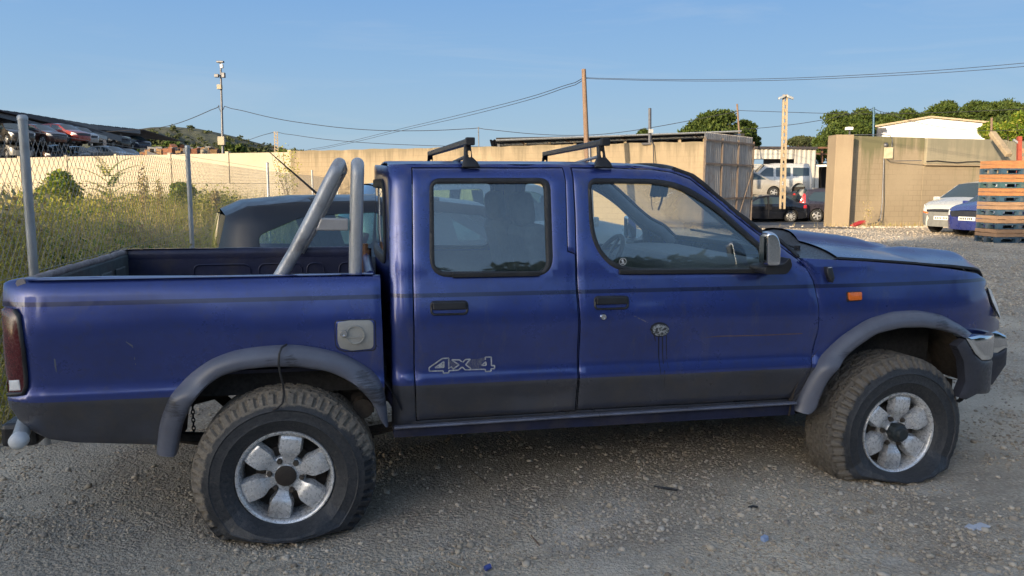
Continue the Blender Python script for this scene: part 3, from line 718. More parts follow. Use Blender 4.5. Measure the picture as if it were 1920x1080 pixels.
for side in (0, 1):
    fl = (side == 1)
    b = MB(); panel(b, BED, [], .03, lambda x, z, d, s=side: ((x, TY(x, z)+.03*max(0, 1-(1.222-z)/.03)**2+d, z) if s == 0 else (x, TW-TY(x, z)-.03*max(0, 1-(1.222-z)/.03)**2-d, z)), rim=.03)
    obj('bed_side', b, M['paint'], TR, smooth=50)
    b = MB(); panel(b, CABOUT, [offset(RD, .005), offset(FD, .005)], .035, mpC(side, .004), rim=.05)
    obj('cab_side', b, M['paint'], TR, smooth=50)
    b = MB(); panel(b, FEN, [], .03, mpT(side, 0), rim=.03, push=.004, ins=.008); obj('front_wing', b, M['paint'], TR, smooth=50)
    for nm, D, Wo, Wg in (('rear_door', RD, RW_out, RW_gl), ('front_door', FD, FW_out, FW_gl)):
        b = MB(); panel(b, D, [offset(Wo, -.004)], .028, mpC(side), rim=.045, push=.004, ins=.008)
        dr = obj(nm, b, M['paint'], TR, smooth=50)
        b = MB(); panel(b, Wo, [Wg], .02, mpC(side, -.002), rim=.03, push=.004, ins=.008); obj('window_rubber', b, M['black'], dr, smooth=50)
        b = MB(); panel(b, offset(Wg, .008), [], .06, mpC(side, .012), rim=.004, push=0, ins=.01); obj('window_glass', b, M['glass'], dr, smooth=50)
        if side == 0:
            # weatherstrip along the lower window edge
            (ua, va), (ub, vb) = (((848,515.5),(1012,512.5)) if nm == 'rear_door' else ((1160,509.5),(1432,507.5)))
            A = S2(ua, va); B = S2(ub, vb); b = MB()
            b.bar((A[0], TY(*A)-.006, A[1]), (B[0], TY(*B)-.006, B[1]), .016, .022); obj('window_strip', b, M['blackplastic'], dr, bevel=.004)
            (u0, v0, u1, v1) = (806,563,878,592) if nm == 'rear_door' else (1113,554,1179,581.5)
            hp = [S2(u0, v0+1), S2(u1, v0), S2(u1, v1-2), S2(u0+1, v1)]
            b = MB(); panel(b, rounded(hp, .022, 5), [rounded(offset(hp, -.009), .016, 4)], .02, mpC(0, -.007), rim=.02, push=.003, ins=.003); h_ = obj('handle_surround', b, M['blackplastic'], dr, smooth=50)
            b = MB(); panel(b, rounded(offset(hp, -.006), .016, 4), [], .02, mpC(0, .018), rim=.01); obj('handle_recess', b, M['black'], h_, smooth=50)
            cx = (hp[0][0]+hp[1][0])/2; cz = (hp[0][1]+hp[2][1])/2; hw_ = (hp[1][0]-hp[0][0])/2-.010
            b = MB(); b.obox((cx, TY(cx, cz)-.006, cz+.010), (hw_, 0, 0), (0, .006, 0), (0, .002, .017)); obj('handle', b, M['blackplastic'], h_, bevel=.005)
    # wheel-arch flare
    for (O, I, nm) in ((AR_o, AR_i, 'rear'), (AF_o, AF_i, 'front')):
        rows = []
        cx = sum(p[0] for p in O)/NA
        for o, i in zip(O, I):
            row = []
            for t, dy in ((0,.004),(0.03,-.014),(.18,-.036),(.45,-.052),(.75,-.058),(.93,-.056),(1.,-.046),(1.02,-.03),(1.0,.02)):
                q = o.lerp(i, t); y = TY(min(q[0], 3.3), q[1])+dy
                row.append((q[0], y if side == 0 else TW-y, q[1]))
            rows.append(row)
        b = MB(); b.grid(rows, flip=fl)
        for r_ in (rows[0], rows[-1]): b.add(r_, [tuple(range(len(r_)))])
        obj('wheel_arch_flare', b, M['flare'], TR, smooth=55)
    if side == 1: continue
# ---- roof, windscreen, cab rear, sill
def edgeT(x, z): return TY(x, z)+er(x, z)
rows = []
for x, z in resample(ROOF, .09, False)+[ROOF[-1]]:
    ye = edgeT(x, z)+.004; rows.append([(x, ye+(TW-2*ye)*k/24, z-.002+.022*(1-(2*k/24-1)**2)**.8+(.006*math.cos(k*PI/2) if 2 < k < 22 else 0)) for k in range(25)])
b = MB(); b.grid(rows); obj('roof', b, M['paintplain'], TR, smooth=60)
rows = []; wsl = resample(SIL, .06, False)
for i, (x, z) in enumerate(wsl):
    ye = edgeT(x, z)+.004; t = i/(len(wsl)-1); cr = .05+.02*t
    rows.append([(x+cr*(1-s*s)*.9, ye+(TW-2*ye)*(s+1)/2, z+.035*(1-t)*(1-s*s)) for s in np.linspace(-1, 1, 25)])
b = MB(); b.grid(rows); obj('windscreen', b, M['glass'], TR, smooth=60)
b = MB()
for c_ in (0, -1):
    b.tube([r[c_] for r in rows], .014, 6)
b.tube(rows[0], .014, 6); b.tube(rows[-1], .016, 6); obj('windscreen_rubber', b, M['black'], TR, smooth=60)
for sd in (0, 1):
    b = MB(); pts = []
    for x, z in SIL[1:]:
        y = edgeT(x, z)+.04; pts.append((x-.035, y if sd == 0 else TW-y, z-.03))
    b.tube(pts, .032, 8); obj('pillar_trim', b, M['interior'], TR, smooth=60)
xr0 = rearcol[0][0]
def mpR(y, z, d):
    s = (y-TW/2)/.73; return (xr0+.004+(rearcol[1][0]-rearcol[0][0])*(1.69-z)/1.1-.045*(1-min(1, s*s))+d, y, z)
ye = PROF(1.6)+.05
lf = [(PROF(z)+.030+.05*max(0, (z-1.62)/.07)**2, z) for z in (.60,.9,1.1,1.2,1.3,1.45,1.6,1.65,1.685)]
ro = lf+[(TW/2,1.705)]+[(TW-y, z) for y, z in lf[::-1]]
rw = rounded([(.27,1.27),(.30,1.60),(TW-.30,1.60),(TW-.27,1.27)], .06, 4)
b = MB(); panel(b, ro, [rw], .05, mpR, rim=.03); obj('cab_back', b, M['paintplain'], TR, smooth=40)
b = MB(); panel(b, offset(rw, .03), [offset(rw, -.012)], .04, lambda y, z, d: (mpR(y, z, d)[0]-.008, y, z), rim=.02); rwb = obj('rear_window_rubber', b, M['black'], TR, smooth=50)
b = MB(); panel(b, offset(rw, .0), [], .08, lambda y, z, d: (mpR(y, z, d)[0]+.006, y, z), rim=.004); obj('rear_window', b, M['glass'], TR, smooth=50)
# sill lip and sill
A = S2(738,797.5); B = S2(1120,773.5); C_ = S2(1486,752)
for sd in (0, 1):
    f_ = (lambda y: y) if sd == 0 else (lambda y: TW-y)
    b = MB()
    for P, Q in ((A, B), (B, C_)): b.bar((P[0], f_(.004), P[1]), (Q[0], f_(.004), Q[1]), .030, .011)
    obj('sill_strip', b, mat('worn_sill', (.16,.17,.22), .4, .3, var=.3, scale=8, dirt=(.1,.08,.07), dirtamt=.6) if sd == 0 else M['paint'], TR, bevel=.004)  # paler near lip puts its highlight into the colour, with dirt over it
    b = MB(); b.prism([(A[0], A[1]-.004), (C_[0], C_[1]-.004), (C_[0]+.01, .50), (A[0], .50)], 'y', f_(.025), f_(.11)); obj('sill', b, M['liner'], TR)
# ---- bonnet
TOPL = [S2(u, v) for u, v in ((1504,483.5),(1579,487),(1625,489.4),(1718,496),(1787,503),(1833,510.5),(1848,520))]
hx = [p[0] for p in TOPL]; hz = [p[1] for p in TOPL]; hx[-1] = max(hx[-1], hx[-2]+.02)
XH0, XH1 = S2(1572,486.5)[0], hx[-1]
print('bonnet', XH0, XH1, TOPL)
rows = []
for i in range(46):
    t = i/45; xe = XH0+(XH1-XH0)*t; ze = float(np.interp(xe, hx, hz)); row = []
    yl = TY(xe, ze)+.012
    for k in range(61):
        s = -1+2*k/60; y = yl+(TW-2*yl)*(s+1)/2; c1 = 1-s*s
        x = xe+.19*(1-abs(s)**2.4)*smooth(.55, 1., t)+.13*c1*(1-t)**2
        z = ze+.012+.045*c1*(1-.25*t)+.012*smooth(.5, 1, t)
        # intake scoop in the middle, ridges towards the nose
        dx = (x-2.62)/.72; dyy = (y-TW/2)/.24
        z += .052*max(0, 1-abs(dyy)**3)*(smooth(-.02,.10,dx)*(1-smooth(.72,1.05,dx)))
        for yc in (.50, TW-.50):
            e = (y-yc)/.13; z += .030*math.exp(-e*e)*smooth(3.12, 3.32, x)
        z -= .055*smooth(.955, 1., t)**2
        row.append((x, y, z))
    rows.append(row)
b = MB(); b.grid(rows); bn = obj('bonnet', b, M['paintplain'], TR, smooth=60)
b = MB(); b.grid([[(p[0]-.01, p[1], p[2]-.022-.02*q) for p in [r[0] for r in rows]] for q in range(2)]+[]); b.tube([(r[0][0], r[0][1]+.004, r[0][2]-.008) for r in rows], .007, 6)
b.tube([(p[0], p[1], p[2]-.006) for p in rows[-1]], .008, 6); obj('bonnet_edge', b, M['black'], bn, smooth=60)
# engine bay closure below the bonnet
b = MB()
pr = [(1.0, .0)]
b.grid([[(r[k][0]-.01, r[k][1], r[k][2]-.035) for k in range(0, 61, 4)] for r in rows[::5]]); b.box(2.5, .2, .55, 3.25, TW-.2, 1.1); obj('engine_bay', b, M['dark'], TR)
# cowl
wb = [r for r in [[(x+(.05+.16)*(1-s*s)*.9, 0, 0) for s in (0,)] for x in (0,)]]
rows2 = []
lastx, lastz = SIL[-1]; yl0 = edgeT(lastx, lastz)
for s in np.linspace(-1, 1, 25):
    y0 = yl0+(TW-2*yl0)*(s+1)/2; x0 = lastx+.07*(1-s*s)*.9
    j = int(round((s+1)*30)); q = rows[0][j]
    rows2.append([(x0+(q[0]-x0)*t, y0+(q[1]-y0)*t, lastz-.004+(q[2]-.006-lastz)*t-.012*math.sin(t*PI)) for t in (0,.15,.3,.5,.7,.85,1)])
b = MB(); b.grid(rows2); obj('cowl_panel', b, M['blackplastic'], TR, smooth=60)
b = MB()
for yy, l in ((.45, .5), (1.05, .5)):
    b.tube([(2.62, yy, 1.275), (2.60, yy+.1, 1.29), (2.50, yy+l, 1.315)], .007, 5); b.cyl((2.62, yy, 1.25), (2.62, yy, 1.29), .016, 8)
obj('wiper', b, M['black'], TR)
# ---- front end: grille, headlamps, bumper
ft = rows[-1]
b = MB(); P = []
for k in range(0, 61, 2):
    x, y, z = ft[k]; P.append([(x-.012, y, z-.012), (x+.03, y, z-.10), (x+.045, y, .90), (x+.03, y, .80)])
b.grid(P); obj('front_panel', b, M['paintplain'], TR, smooth=50)
b = MB(); 
for k in range(18, 43, 1):
    x, y, z = ft[k]; b.box(x+.03, y-.006, .90, x+.055, y+.006, z-.07)
obj('grille', b, M['chrome'], TR)
HL = [(1847.5,539),(1863,545.5),(1878,578),(1877.5,596),(1870,594),(1857,567)]
hl = [aty(u, v, .17) for u, v in HL]
for sd in (0, 1):
    b = MB(); f_ = (lambda y: y) if sd == 0 else (lambda y: TW-y)
    P = []
    n1, n2 = [hl[0], hl[5], hl[4]], [hl[1], hl[2], hl[3]]
    for q in range(9):
        t = q/8; row = []
        for a_, c_ in zip(n1, n2):
            p_ = a_.lerp(c_, min(1, t*2.2)); y = .158+.02*t+max(0, t-.3)*.55
            row.append((p_.x+.05*max(0, t-.45), f_(y), p_.z))
        P.append(row)
    b.grid(P); l_ = obj('headlight', b, M['headlamp'], TR, smooth=60)
    b = MB(); b.tube([(p_.x-.002, f_(.156), p_.z) for p_ in (hl[0], hl[5], hl[4])], .004, 5); obj('headlight_rim', b, M['black'], l_, smooth=60)
# bumper: plan curve, chrome band above, dark plastic below
def bump_curve(y):      # x of the bumper face
    s = min(1, abs(y-TW/2)/(TW/2-.0)); return 3.80-.30*s**2.2-.18*max(0, (s-.72)/.28)**3
zc1 = .79; zc0 = .70; zb0 = .545
def bcol(y, zs): return [(bump_curve(y)+dx, y, z) for z, dx in zs]
ys = [-.035+ (TW+.07)*k/48 for k in range(49)]
for nm, zs, mt in (('bumper_top', [(.800,-.10),(.798,-.02),(.79,.0),(.755,.012),(.72,.006),(.705,-.004)], M['chrome']), ('bumper', [(.703,-.006),(.68,.0),(.62,-.004),(.57,-.02),(.54,-.04),(.53,-.06)], M['blackplastic'])):
    b = MB(); b.grid([bcol(y, zs) for y in ys]); obj(nm, b, mt, TR, smooth=50)
def YB(x): return -.035+.25*max(0, (x-3.33)/.30)**2.2
def PB(L, dy=0):
    out = []
    for u, v in L:
        y = 0.
        for _ in range(60): p_ = aty(u, v, y); y = y*.7+.3*YB(min(p_.x, 3.66))
        out.append((p_.x, p_.z))
    return out
chp = PB([(1812.7,634),(1838,629),(1870,621),(1888,630),(1891,650),(1872,662),(1843,675),(1831,664)], -.03)
lwp = PB([(1812,637),(1829,666),(1842,677.5),(1872,664.5),(1890,653),(1888,684),(1862,722),(1833.5,739),(1812.7,750),(1800,746),(1812,716),(1809,678),(1796,650)], -.03)
xb = bump_curve(-.035)
for sd in (0, 1):
    f_ = (lambda y: y) if sd == 0 else (lambda y: TW-y)
    def mpb(x, z, d, f_=f_): return (x, f_(YB(min(x, 3.66))+d), z)
    b = MB(); panel(b, chp, [], .03, mpb, rim=.05, push=.006, ins=.012); obj('bumper_corner', b, M['chrome'], TR, smooth=50)
    b = MB(); panel(b, lwp, [], .03, mpb, rim=.06, push=.006, ins=.012); obj('bumper_end', b, M['bumperdark'], TR, smooth=50)
print('bumper end x', max(p[0] for p in chp), xb, chp[0])
# ---- tail: lamp, tailgate, rear pipe
tl = PX([(8,577),(26,581.5),(34,592),(43,655),(48,725),(43,738),(14,740.5),(10,700),(4,620),(1,580)], -.01)
for sd in (0, 1):
    b = MB(); panel(b, tl, [], .03, mpT(sd, -.012), rim=.05, push=.006, ins=.012); l_ = obj('tail_light', b, M['redlens'], TR, smooth=50)
    tz = [S2(19,712), S2(38,711), S2(41,730), S2(20,731)]; b = MB(); panel(b, tz, [], .03, mpT(sd, -.016), rim=.01); obj('reversing_lens', b, M['headlamp'], l_)
    b = MB(); pts = [((x, mpT(sd, -.006)(x, z, 0)[1], z)) for x, z in resample(tl[1:7], .03, False)]; b.tube(pts, .009, 6); obj('light_frame', b, M['blackplastic'], l_, smooth=60)
xT = S2(45,524)[0]
b = MB(); b.box(xT-.035, .075, .72, xT+.0, TW-.075, 1.20); tg = obj('tailgate', b, M['gateinner'], TR, bevel=.012)
b = MB(); pts = [(xT-.020+.003*math.sin(y*7), y, 1.208+.0015*math.sin(y*23)+.002*math.sin(y*51)) for y in np.linspace(.07, TW-.07, 40)]; b.tube(pts, .019, 8); obj('tailgate_edge', b, M['gaterust'], tg, smooth=60)
b = MB()
for y in np.linspace(.32, TW-.32, 5): b.box(xT, y-.09, .84, xT+.014, y+.09, 1.14)
obj('stamped_panel', b, M['gateinner'], tg, bevel=.012)
b = MB(); b.box(xT-.16, .12, .52, xT-.02, TW-.12, .62); obj('rear_step', b, M['blackplastic'], TR, bevel=.02)
p0 = aty(42,795,.10); p1 = aty(32,828,-.02); b = MB(); b.tube([(p0.x+.06, .18, p0.z+.01), (p0.x+.01, .10, p0.z), (p1.x, -.0, p1.z+.0)], [.034,.034,.03], 14); rp = obj('bumper_tube', b, M['galv'], TR, smooth=60)
b = MB(); b.lathe([(0,-.035),(.018,-.033),(.031,-.022),(.034,0),(.034,.02),(0,.022)], (p1.x, -.005, p1.z), n=16); obj('tube_cap', b, M['white'], rp, smooth=60)
# ---- bed inside
XB1 = S2(700,517.5)[0]-.0
ZR = 1.222
b = MB(); b.box(xT, .09, .80, XB1, TW-.09, .815)
for y in np.arange(.16, TW-.12, .12): b.box(xT+.02, y, .815, XB1-.02, y+.055, .828)
obj('bed_floor', b, M['liner'], TR)
for sd in (0, 1):
    f_ = (lambda y: y) if sd == 0 else (lambda y: TW-y)
    yi = .115
    b = MB(); a0, a1 = sorted((f_(yi), f_(yi+.012))); b.box(xT, a0, .80, XB1, a1, 1.165)
    inw = obj('bed_wall', b, M['liner'], TR)
    b = MB()
    for x0, x1 in ((-.62,-.30),(-.25,.0),(.03,.13),(.22,.40)):
        c0, c1 = sorted((f_(yi+.012), f_(yi+.018))); P = rounded([(x0,1.00),(x1,1.00),(x1,1.13),(x0,1.13)], .04, 4)
        b.tube([(x, (c0+c1)/2, z) for x, z in P]+[(P[0][0], (c0+c1)/2, P[0][1])], .005, 5)
    obj('pressing', b, M['liner'], inw, smooth=60)
    # rail: outer edge over the top and down inside
    P = []
    for x in np.linspace(xT, XB1, 30):
        r_ = PLAN(x)
        P.append([(x, f_(.055+r_), ZR-.001), (x, f_(.068), ZR+.003), (x, f_(.10), ZR+.002), (x, f_(.118), ZR-.008), (x, f_(.123), ZR-.03), (x, f_(.118), ZR-.06)])
    b = MB(); b.grid(P); obj('bed_rail', b, M['paint'] if sd == 0 else M['liner'], TR, smooth=60)
b = MB(); b.box(XB1-.03, .09, .80, XB1+.0, TW-.09, 1.205); obj('bed_front', b, M['liner'], TR, bevel=.008)
b = MB(); b.tube([(XB1-.012, y, 1.212) for y in (.09, TW-.09)], .022, 8); obj('bed_front_rail', b, M['paintplain'], TR, smooth=60)
# clamp bolted near the front of the bed
q = aty(692,470,1.0); b = MB(); b.cyl((q.x-.02, 1.0, 1.14), (q.x-.02, 1.0, 1.25), .028, 8); b.cyl((q.x-.02, 1.0, 1.25), (q.x-.02, 1.0, 1.285), .018, 6); b.box(q.x-.05, .97, 1.09, q.x+.01, 1.03, 1.15); obj('bed_clamp', b, M['rust'], TR)
# ---- roll bar
RBY = .13
def rbp(L, y): return [aty(u, v, y) for u, v in L]
hoopR = rbp([(523,522),(553,471),(571,436),(598,384),(614,350),(627,325)], RBY)
hoopF = rbp([(666,522),(667.5,440),(668.6,384),(670,327)], RBY)
rb = MB(); 
for H in (hoopR, hoopF):
    top = H[-1]; up_ = (H[-1]-H[-2]).normalized(); near = [Vector(p) for p in H]
    arc = [top+up_*.045*math.sin(t)+Vector((0, .05*(1-math.cos(t)), 0)) for t in (.4,.8,1.2,PI/2)]
    nearp = near+arc
    farp = [Vector((p.x, TW-p.y, p.z)) for p in nearp[::-1]]
    rb.tube(nearp+farp, .029, 16)
rbo = obj('roll_bar', rb, M['barpaint'], TR, smooth=60)
for sd in (0, 1):
    if sd: break
    q = rbp([(592,432),(653,432),(653,409.5),(602,408.5)], RBY); b = MB(); yy = RBY if sd == 0 else TW-RBY
    b.prism([(p.x, p.z) for p in q], 'y', yy-.022, yy+.022); obj('bracket', b, mat('bracket_silver', (.40,.38,.37), .45, .4, var=.12, scale=9) if sd == 0 else M['barpaint'], rbo, bevel=.006)
# ---- roof rack bars
for k, (ft_, fb, n0, n1, f0, rod) in enumerate((((871,271,883,271),(866.5,312,901,311.5),(871,266.5),(889,265.5),(803,286),((866,291),(822,300.5))),
                                         ((1121.7,271,1133,271),(1116.5,312,1150,311.5),(1121,268),(1141,266.5),(1019,286.5),((1119,292),(1040,303))))):
    rk = thing_part = bpy.data.objects.new('roof_rack', None); COL.objects.link(rk); rk.parent = TR
    yn = .17
    tA, tB = aty(ft_[0], ft_[1], yn), aty(ft_[2], ft_[3], yn); bA, bB = aty(fb[0], fb[1], yn-.03), aty(fb[2], fb[3], yn-.03)
    cx = (n0[0]+n1[0])/2; A_ = aty(n0[0], n0[1]+2, yn); Bf = aty(f0[0]+4, f0[1], 1.50)
    zz = aty(cx, (n0[1]+n1[1])/2, yn).z; xm = aty((ft_[0]+ft_[2])/2, 271, yn).x
    dx = Bf.x-xm
    b = MB(); a_ = Vector((xm+.004, yn-.055, zz)); c_ = Vector((xm+dx, 1.52, zz-.003))
    b.bar(a_, c_, .034, .026); ba = obj('cross_bar', b, M['blackplastic'], TR if False else rk, bevel=.004)
    b = MB(); b.bar(a_+Vector((.0,-.006,0)), a_+Vector((0,.028,0)), .040, .034); obj('end_cap', b, M['black'], rk, bevel=.004)
    for yq, mir in ((yn, 0), (TW-yn+.01, 1)):
        ox = dx*(yq-yn)/(1.52-yn) if mir else 0
        tx0, tx1, bx0, bx1 = tA.x+ox, tB.x+ox, bA.x+ox, bB.x+ox
        ztop = zz-.012; zbot = bA.z-.004
        b = MB(); P = [(bx0, zbot), (bx1, zbot), (bx1-.012, zbot+.025), (tx1+.004, ztop-.055), (tx1, ztop), (tx0, ztop), (tx0-.003, ztop-.055), (bx0+.006, zbot+.025)]
        hole = rounded([((bx0+bx1)/2-.012, zbot+.045), ((bx0+bx1)/2+.004, zbot+.045), ((bx0+bx1)/2+.004, zbot+.075), ((bx0+bx1)/2-.012, zbot+.075)], .006, 3)
        sg = 1 if not mir else -1
        y_ = (yq-.03) if not mir else TW-yq+.0
        panel(b, P, [hole], .03, lambda x, z, d, yq=yq, sg=sg: (x, yq-sg*.03*(1-(z-zbot)/(ztop-zbot))+sg*(d), z), rim=.026, ins=.004); obj('foot', b, M['black'], rk, smooth=40)
    b = MB(); b.tube([(xm+.0, yn+.02, zz-.062), (xm+dx*.35, .7, zz-.082), (xm+dx*.95, 1.42, zz-.108)], .008, 6); obj('tension_rod', b, M['galv'] if k else M['blackplastic'], rk, smooth=60)
# ---- side details on the near side
def plate(name, poly_px, mt, dy=-.004, rim=.006, round_=0, parent=None, step=.03, label=None):
    P = PX(poly_px)
    if round_: P = rounded(P, round_, 5)
    b = MB(); panel(b, P, [], step, mpC(0, dy) if parent in ('c',) else mpT(0, dy), rim=rim, push=.001, ins=.003)
    return obj(name, b, mt, TR, smooth=50, label=label)
fl_ = plate('fuel_flap_gap', [(627,600),(705,598),(706,658),(645,661),(628,652)], M['black'], -.0008, .004, .02)
plate('fuel_flap', [(629,602),(703,600),(704,656),(646,659),(630,650)], M['paint'], -.003, .006, .018)
fc = plate('fuel_cap', [(633,604),(655,600.5),(694,600),(700,606),(700,648),(696,653),(659,657),(638,652),(633,640)], M['fuelcap'], -.010, .012, .01)
c_ = S2(666,627); b = MB(); y_ = TY(*c_)-.010; b.lathe([(.0,-.001),(.034,-.001),(.036,-.006),(.040,-.006),(.041,.0)], (c_[0], y_, c_[1]), n=28); b.box(c_[0]-.03, y_-.006, c_[1]-.012, c_[0]+.03, y_, c_[1]-.008); obj('cap_ring', b, M['fuelcap'], fc, smooth=40)
c_ = S2(644.5,624.5); b = MB(); b.lathe([(.0,-.006),(.006,-.006),(.007,-.014),(.014,-.014),(.0165,-.004),(.017,.0)], (c_[0], TY(*c_)-.01, c_[1]), n=20); obj('cap_lock', b, M['chrome'], fc, smooth=40)
c_ = S2(1131,594); b = MB(); b.lathe([(.0,-.004),(.006,-.004),(.0065,-.010),(.012,-.010),(.0165,-.004),(.0165,.0)], (c_[0], TY(*c_), c_[1]), n=20); obj('door_lock', b, M['chrome'], TR, smooth=40)
plate('side_marker_base', [(1586.5,547),(1614,546),(1614.5,564),(1587,566)], M['black'], -.002, .006, .006)
plate('side_marker', [(1589,548),(1613,547),(1613.5,561.5),(1589.5,563)], M['amber'], -.014, .016, .006)
# washer jet shaped trim on the wing
P = PX([(1545,500),(1555,500),(1559.5,520),(1556,529),(1551,526),(1545,510)]); b = MB(); panel(b, P, [], .02, mpT(0, -.028), rim=.03, ins=.004); obj('wing_trim', b, M['blackplastic'], TR, smooth=50)
b = MB(); P = PX([(1546.5,500),(1554,499.5),(1554,502),(1547,502.5)]); panel(b, P, [], .02, mpT(0, -.03), rim=.01, ins=.002); obj('wing_trim_tip', b, M['chrome'], TR)
# 4x4 lettering: thin worn strips
def L4(L): return [(780+x/10.667, 650+y/10.667) for x, y in L]
M['decal'] = mat('worn_decal', (.42,.43,.45), .5, .1, var=.55, scale=60); 
wd = .0052
for path, closed in (([(655,445),(655,228),(530,232),(262,418),(262,488),(542,480),(545,528),(656,520),(656,478),(850,466),(915,405)],0),
                     ([(555,300),(380,418),(555,412)],1), ([(520,350),(455,398),(530,394)],1), ([(655,415),(720,415)],0), ([(712,262),(740,285),(862,362),(742,445),(700,395)],0), ([(712,262),(870,262),(912,300)],0),
                     ([(935,310),(990,255),(1085,250),(992,358),(1100,440)],0), ([(925,405),(985,462),(1385,450),(1388,495),(1500,488),(1500,440),(1570,440),(1570,375),(1508,378),(1505,205),(1385,208),(1385,262)],0), ([(1395,300),(1310,372),(1400,372)],1)):
    b = MB(); P = [S2(u, v) for u, v in L4(path)]
    if closed: P.append(P[0])
    for a_, c_ in zip(P, P[1:]):
        b.bar((a_[0], TY(*a_)-.0015, a_[1]), (c_[0], TY(*c_)-.0015, c_[1]), .003, wd, up=(0,0,1) if abs(c_[0]-a_[0]) > 1e-3 else (1,0,0))
    obj('lettering_strip', b, M['decal'], TR)
m, n, p = newmat('worn_decal_patch'); f = noise(n, 70, 6, .8, stretch=(2,1,.7)); n.links.new(mixc(n, (.02,.03,.12), (.13,.135,.16), ramp(n, f, .4, .62)), p.inputs['Base Color']); p.inputs['Roughness'].default_value = .5; M['decalp'] = m
b = MB(); panel(b, PX(L4([(1095,255),(1240,245),(1330,222),(1375,215),(1375,262),(1300,360),(1290,430),(1110,440),(1010,360)])), [], .02, mpT(0, -.0008), rim=.001, push=0); obj('lettering_patch', b, M['decalp'], TR)
b = MB(); panel(b, PX(L4([(640,250),(720,300),(840,362),(740,430),(690,400),(690,360)])), [], .02, mpT(0, -.0008), rim=.001, push=0); obj('lettering_patch', b, M['decalp'], TR)
# oval badge remains with drips
m, n, p = newmat('badge_residue'); f = noise(n, 90, 5, .8); n.links.new(mixc(n, (.01,.01,.012), (.33,.35,.36), ramp(n, f, .47, .56)), p.inputs['Base Color']); p.inputs['Roughness'].default_value = .6; M['residue'] = m
M['drip'] = mat('dried_drip', (.012,.013,.022), .5, var=.3, scale=40)
def ell(cu, cv, ru, rv, n_=22): return [(cu+ru*math.cos(2*PI*i/n_)*(1+.05*math.sin(i*3)), cv+rv*math.sin(2*PI*i/n_)) for i in range(n_)]
plate('glue_stain', ell(1237,618,18,14)[::-1], M['drip'], -.001, .002)
plate('oval_badge', ell(1237.5,619,17,11)[::-1], M['residue'], -.003, .003)
for u0, u1, v1, w_ in ((1235,1239,706,1.3),(1242,1245,728,1.1),(1249,1253,690,1.0),(1226,1229,640,1.5)):
    plate('drip_mark', [(u0-w_,626),(u0+w_,626),(u1+w_*.4,v1),(u1-w_*.4,v1)], M['drip'], -.0012, .001)
plate('scratch', [(1316,633.5),(1345,629.6),(1420,628),(1505,624.5),(1504,626.3),(1420,630),(1346,631.6)], mat('rust_scratch', (.11,.07,.065), .7, var=.4, scale=30), -.001, .001)
plate('scratch', [(1190,592),(1215,604),(1214,605.5),(1188,592.8)], mat('pale_scratch', (.13,.13,.18), .6, var=.3), -.001, .001)
for L in ([(236,640),(249,648),(255,684),(253.5,684),(247.5,650),(236,641.5)], [(101,672),(104,674),(107,700),(105.5,700),(102,684)]):
    plate('scratch', L, mat('pale_scratch2', (.12,.13,.15), .6, var=.3), -.001, .001)
# ---- mirrors
for sd in (0, 1):
    f_ = (lambda y: y) if sd == 0 else (lambda y: TW-y)
    y1 = -.125; y0 = .02
    def mq(u, v): p = aty(u, v, y1 if v < 500 else -.03); return (p.x, p.z)
    HP = [mq(*q) for q in ((1439,436),(1447,434),(1457,440),(1462,452),(1464,470),(1463,499),(1439,498.5))]
    rows = []
    cxm = sum(p[0] for p in HP)/7; czm = sum(p[1] for p in HP)/7
    PP = rounded([(*p, .015) for p in HP], .015, 3)
    for t, sc_ in ((0,.80),(.02,.90),(.06,.97),(.14,1.0),(.6,1.0),(.9,.96),(1,.88)):
        rows.append([(cxm+(x-cxm)*sc_, f_(y1-.005+.075*t), czm+(z-czm)*sc_) for x, z in PP+[PP[0]]])
    b = MB(); b.grid(rows); b.add(rows[0][:-1], [tuple(range(len(PP)))]); b.add(rows[-1][:-1], [tuple(range(len(PP)))])
    mr = obj('wing_mirror', b, M['chrome'], TR, smooth=45)
    b = MB(); q0 = aty(1431,499,-.06); 
    b.prism(rounded([(*q, .015) for q in ((q0.x-.012, q0.z+.0), (q0.x+.085, q0.z+.012), (q0.x+.112, q0.z+.045), (q0.x+.125, q0.z-.0), (q0.x+.10, q0.z-.035), (q0.x-.01, q0.z-.035))], .01, 3), 'y', *sorted((f_(-.10), f_(.05)))); obj('mirror_base', b, M['blackplastic'], mr, smooth=30, bevel=.006)
    b = MB(); b.box(HP[0][0]-.004, *( [min(f_(y1+.02), f_(y1+.06))]), HP[-1][1]+.02, HP[0][0]-.001, max(f_(y1+.02), f_(y1+.06)), HP[0][1]-.02); obj('mirror_glass', b, M['farglass'], mr)
# ---- cabin
b = MB(); b.box(.55, .10, .62, 2.45, TW-.10, .66); b.box(2.43, .12, .62, 2.47, TW-.12, 1.18); obj('cab_floor', b, M['interior'], TR)
b = MB(); b.grid([[(x, y, (.0)+float(np.interp(x, [.5,1.0,1.6,2.0],[1.655,1.672,1.665,1.60]))+.03*(1-((y-TW/2)/.7)**2)) for y in np.linspace(.2, TW-.2, 9)] for x in np.linspace(.5, 1.72, 9)]); obj('headlining', b, M['interior'], TR, smooth=60)
b = MB(); DB = [(1.93,1.02),(1.95,1.17),(2.02,1.225),(2.2,1.235),(2.40,1.225),(2.44,1.0),(2.2,.8),(2.0,.85)]
b.prism(DB, 'y', .13, TW-.13); db = obj('dashboard', b, M['interior'], TR, smooth=30, bevel=.02)
b = MB(); b.box(1.935, .55, 1.05, 1.952, .70, 1.14); b.box(1.935, .72, 1.05, 1.952, .86, 1.14); obj('air_vent', b, M['black'], db, bevel=.005)
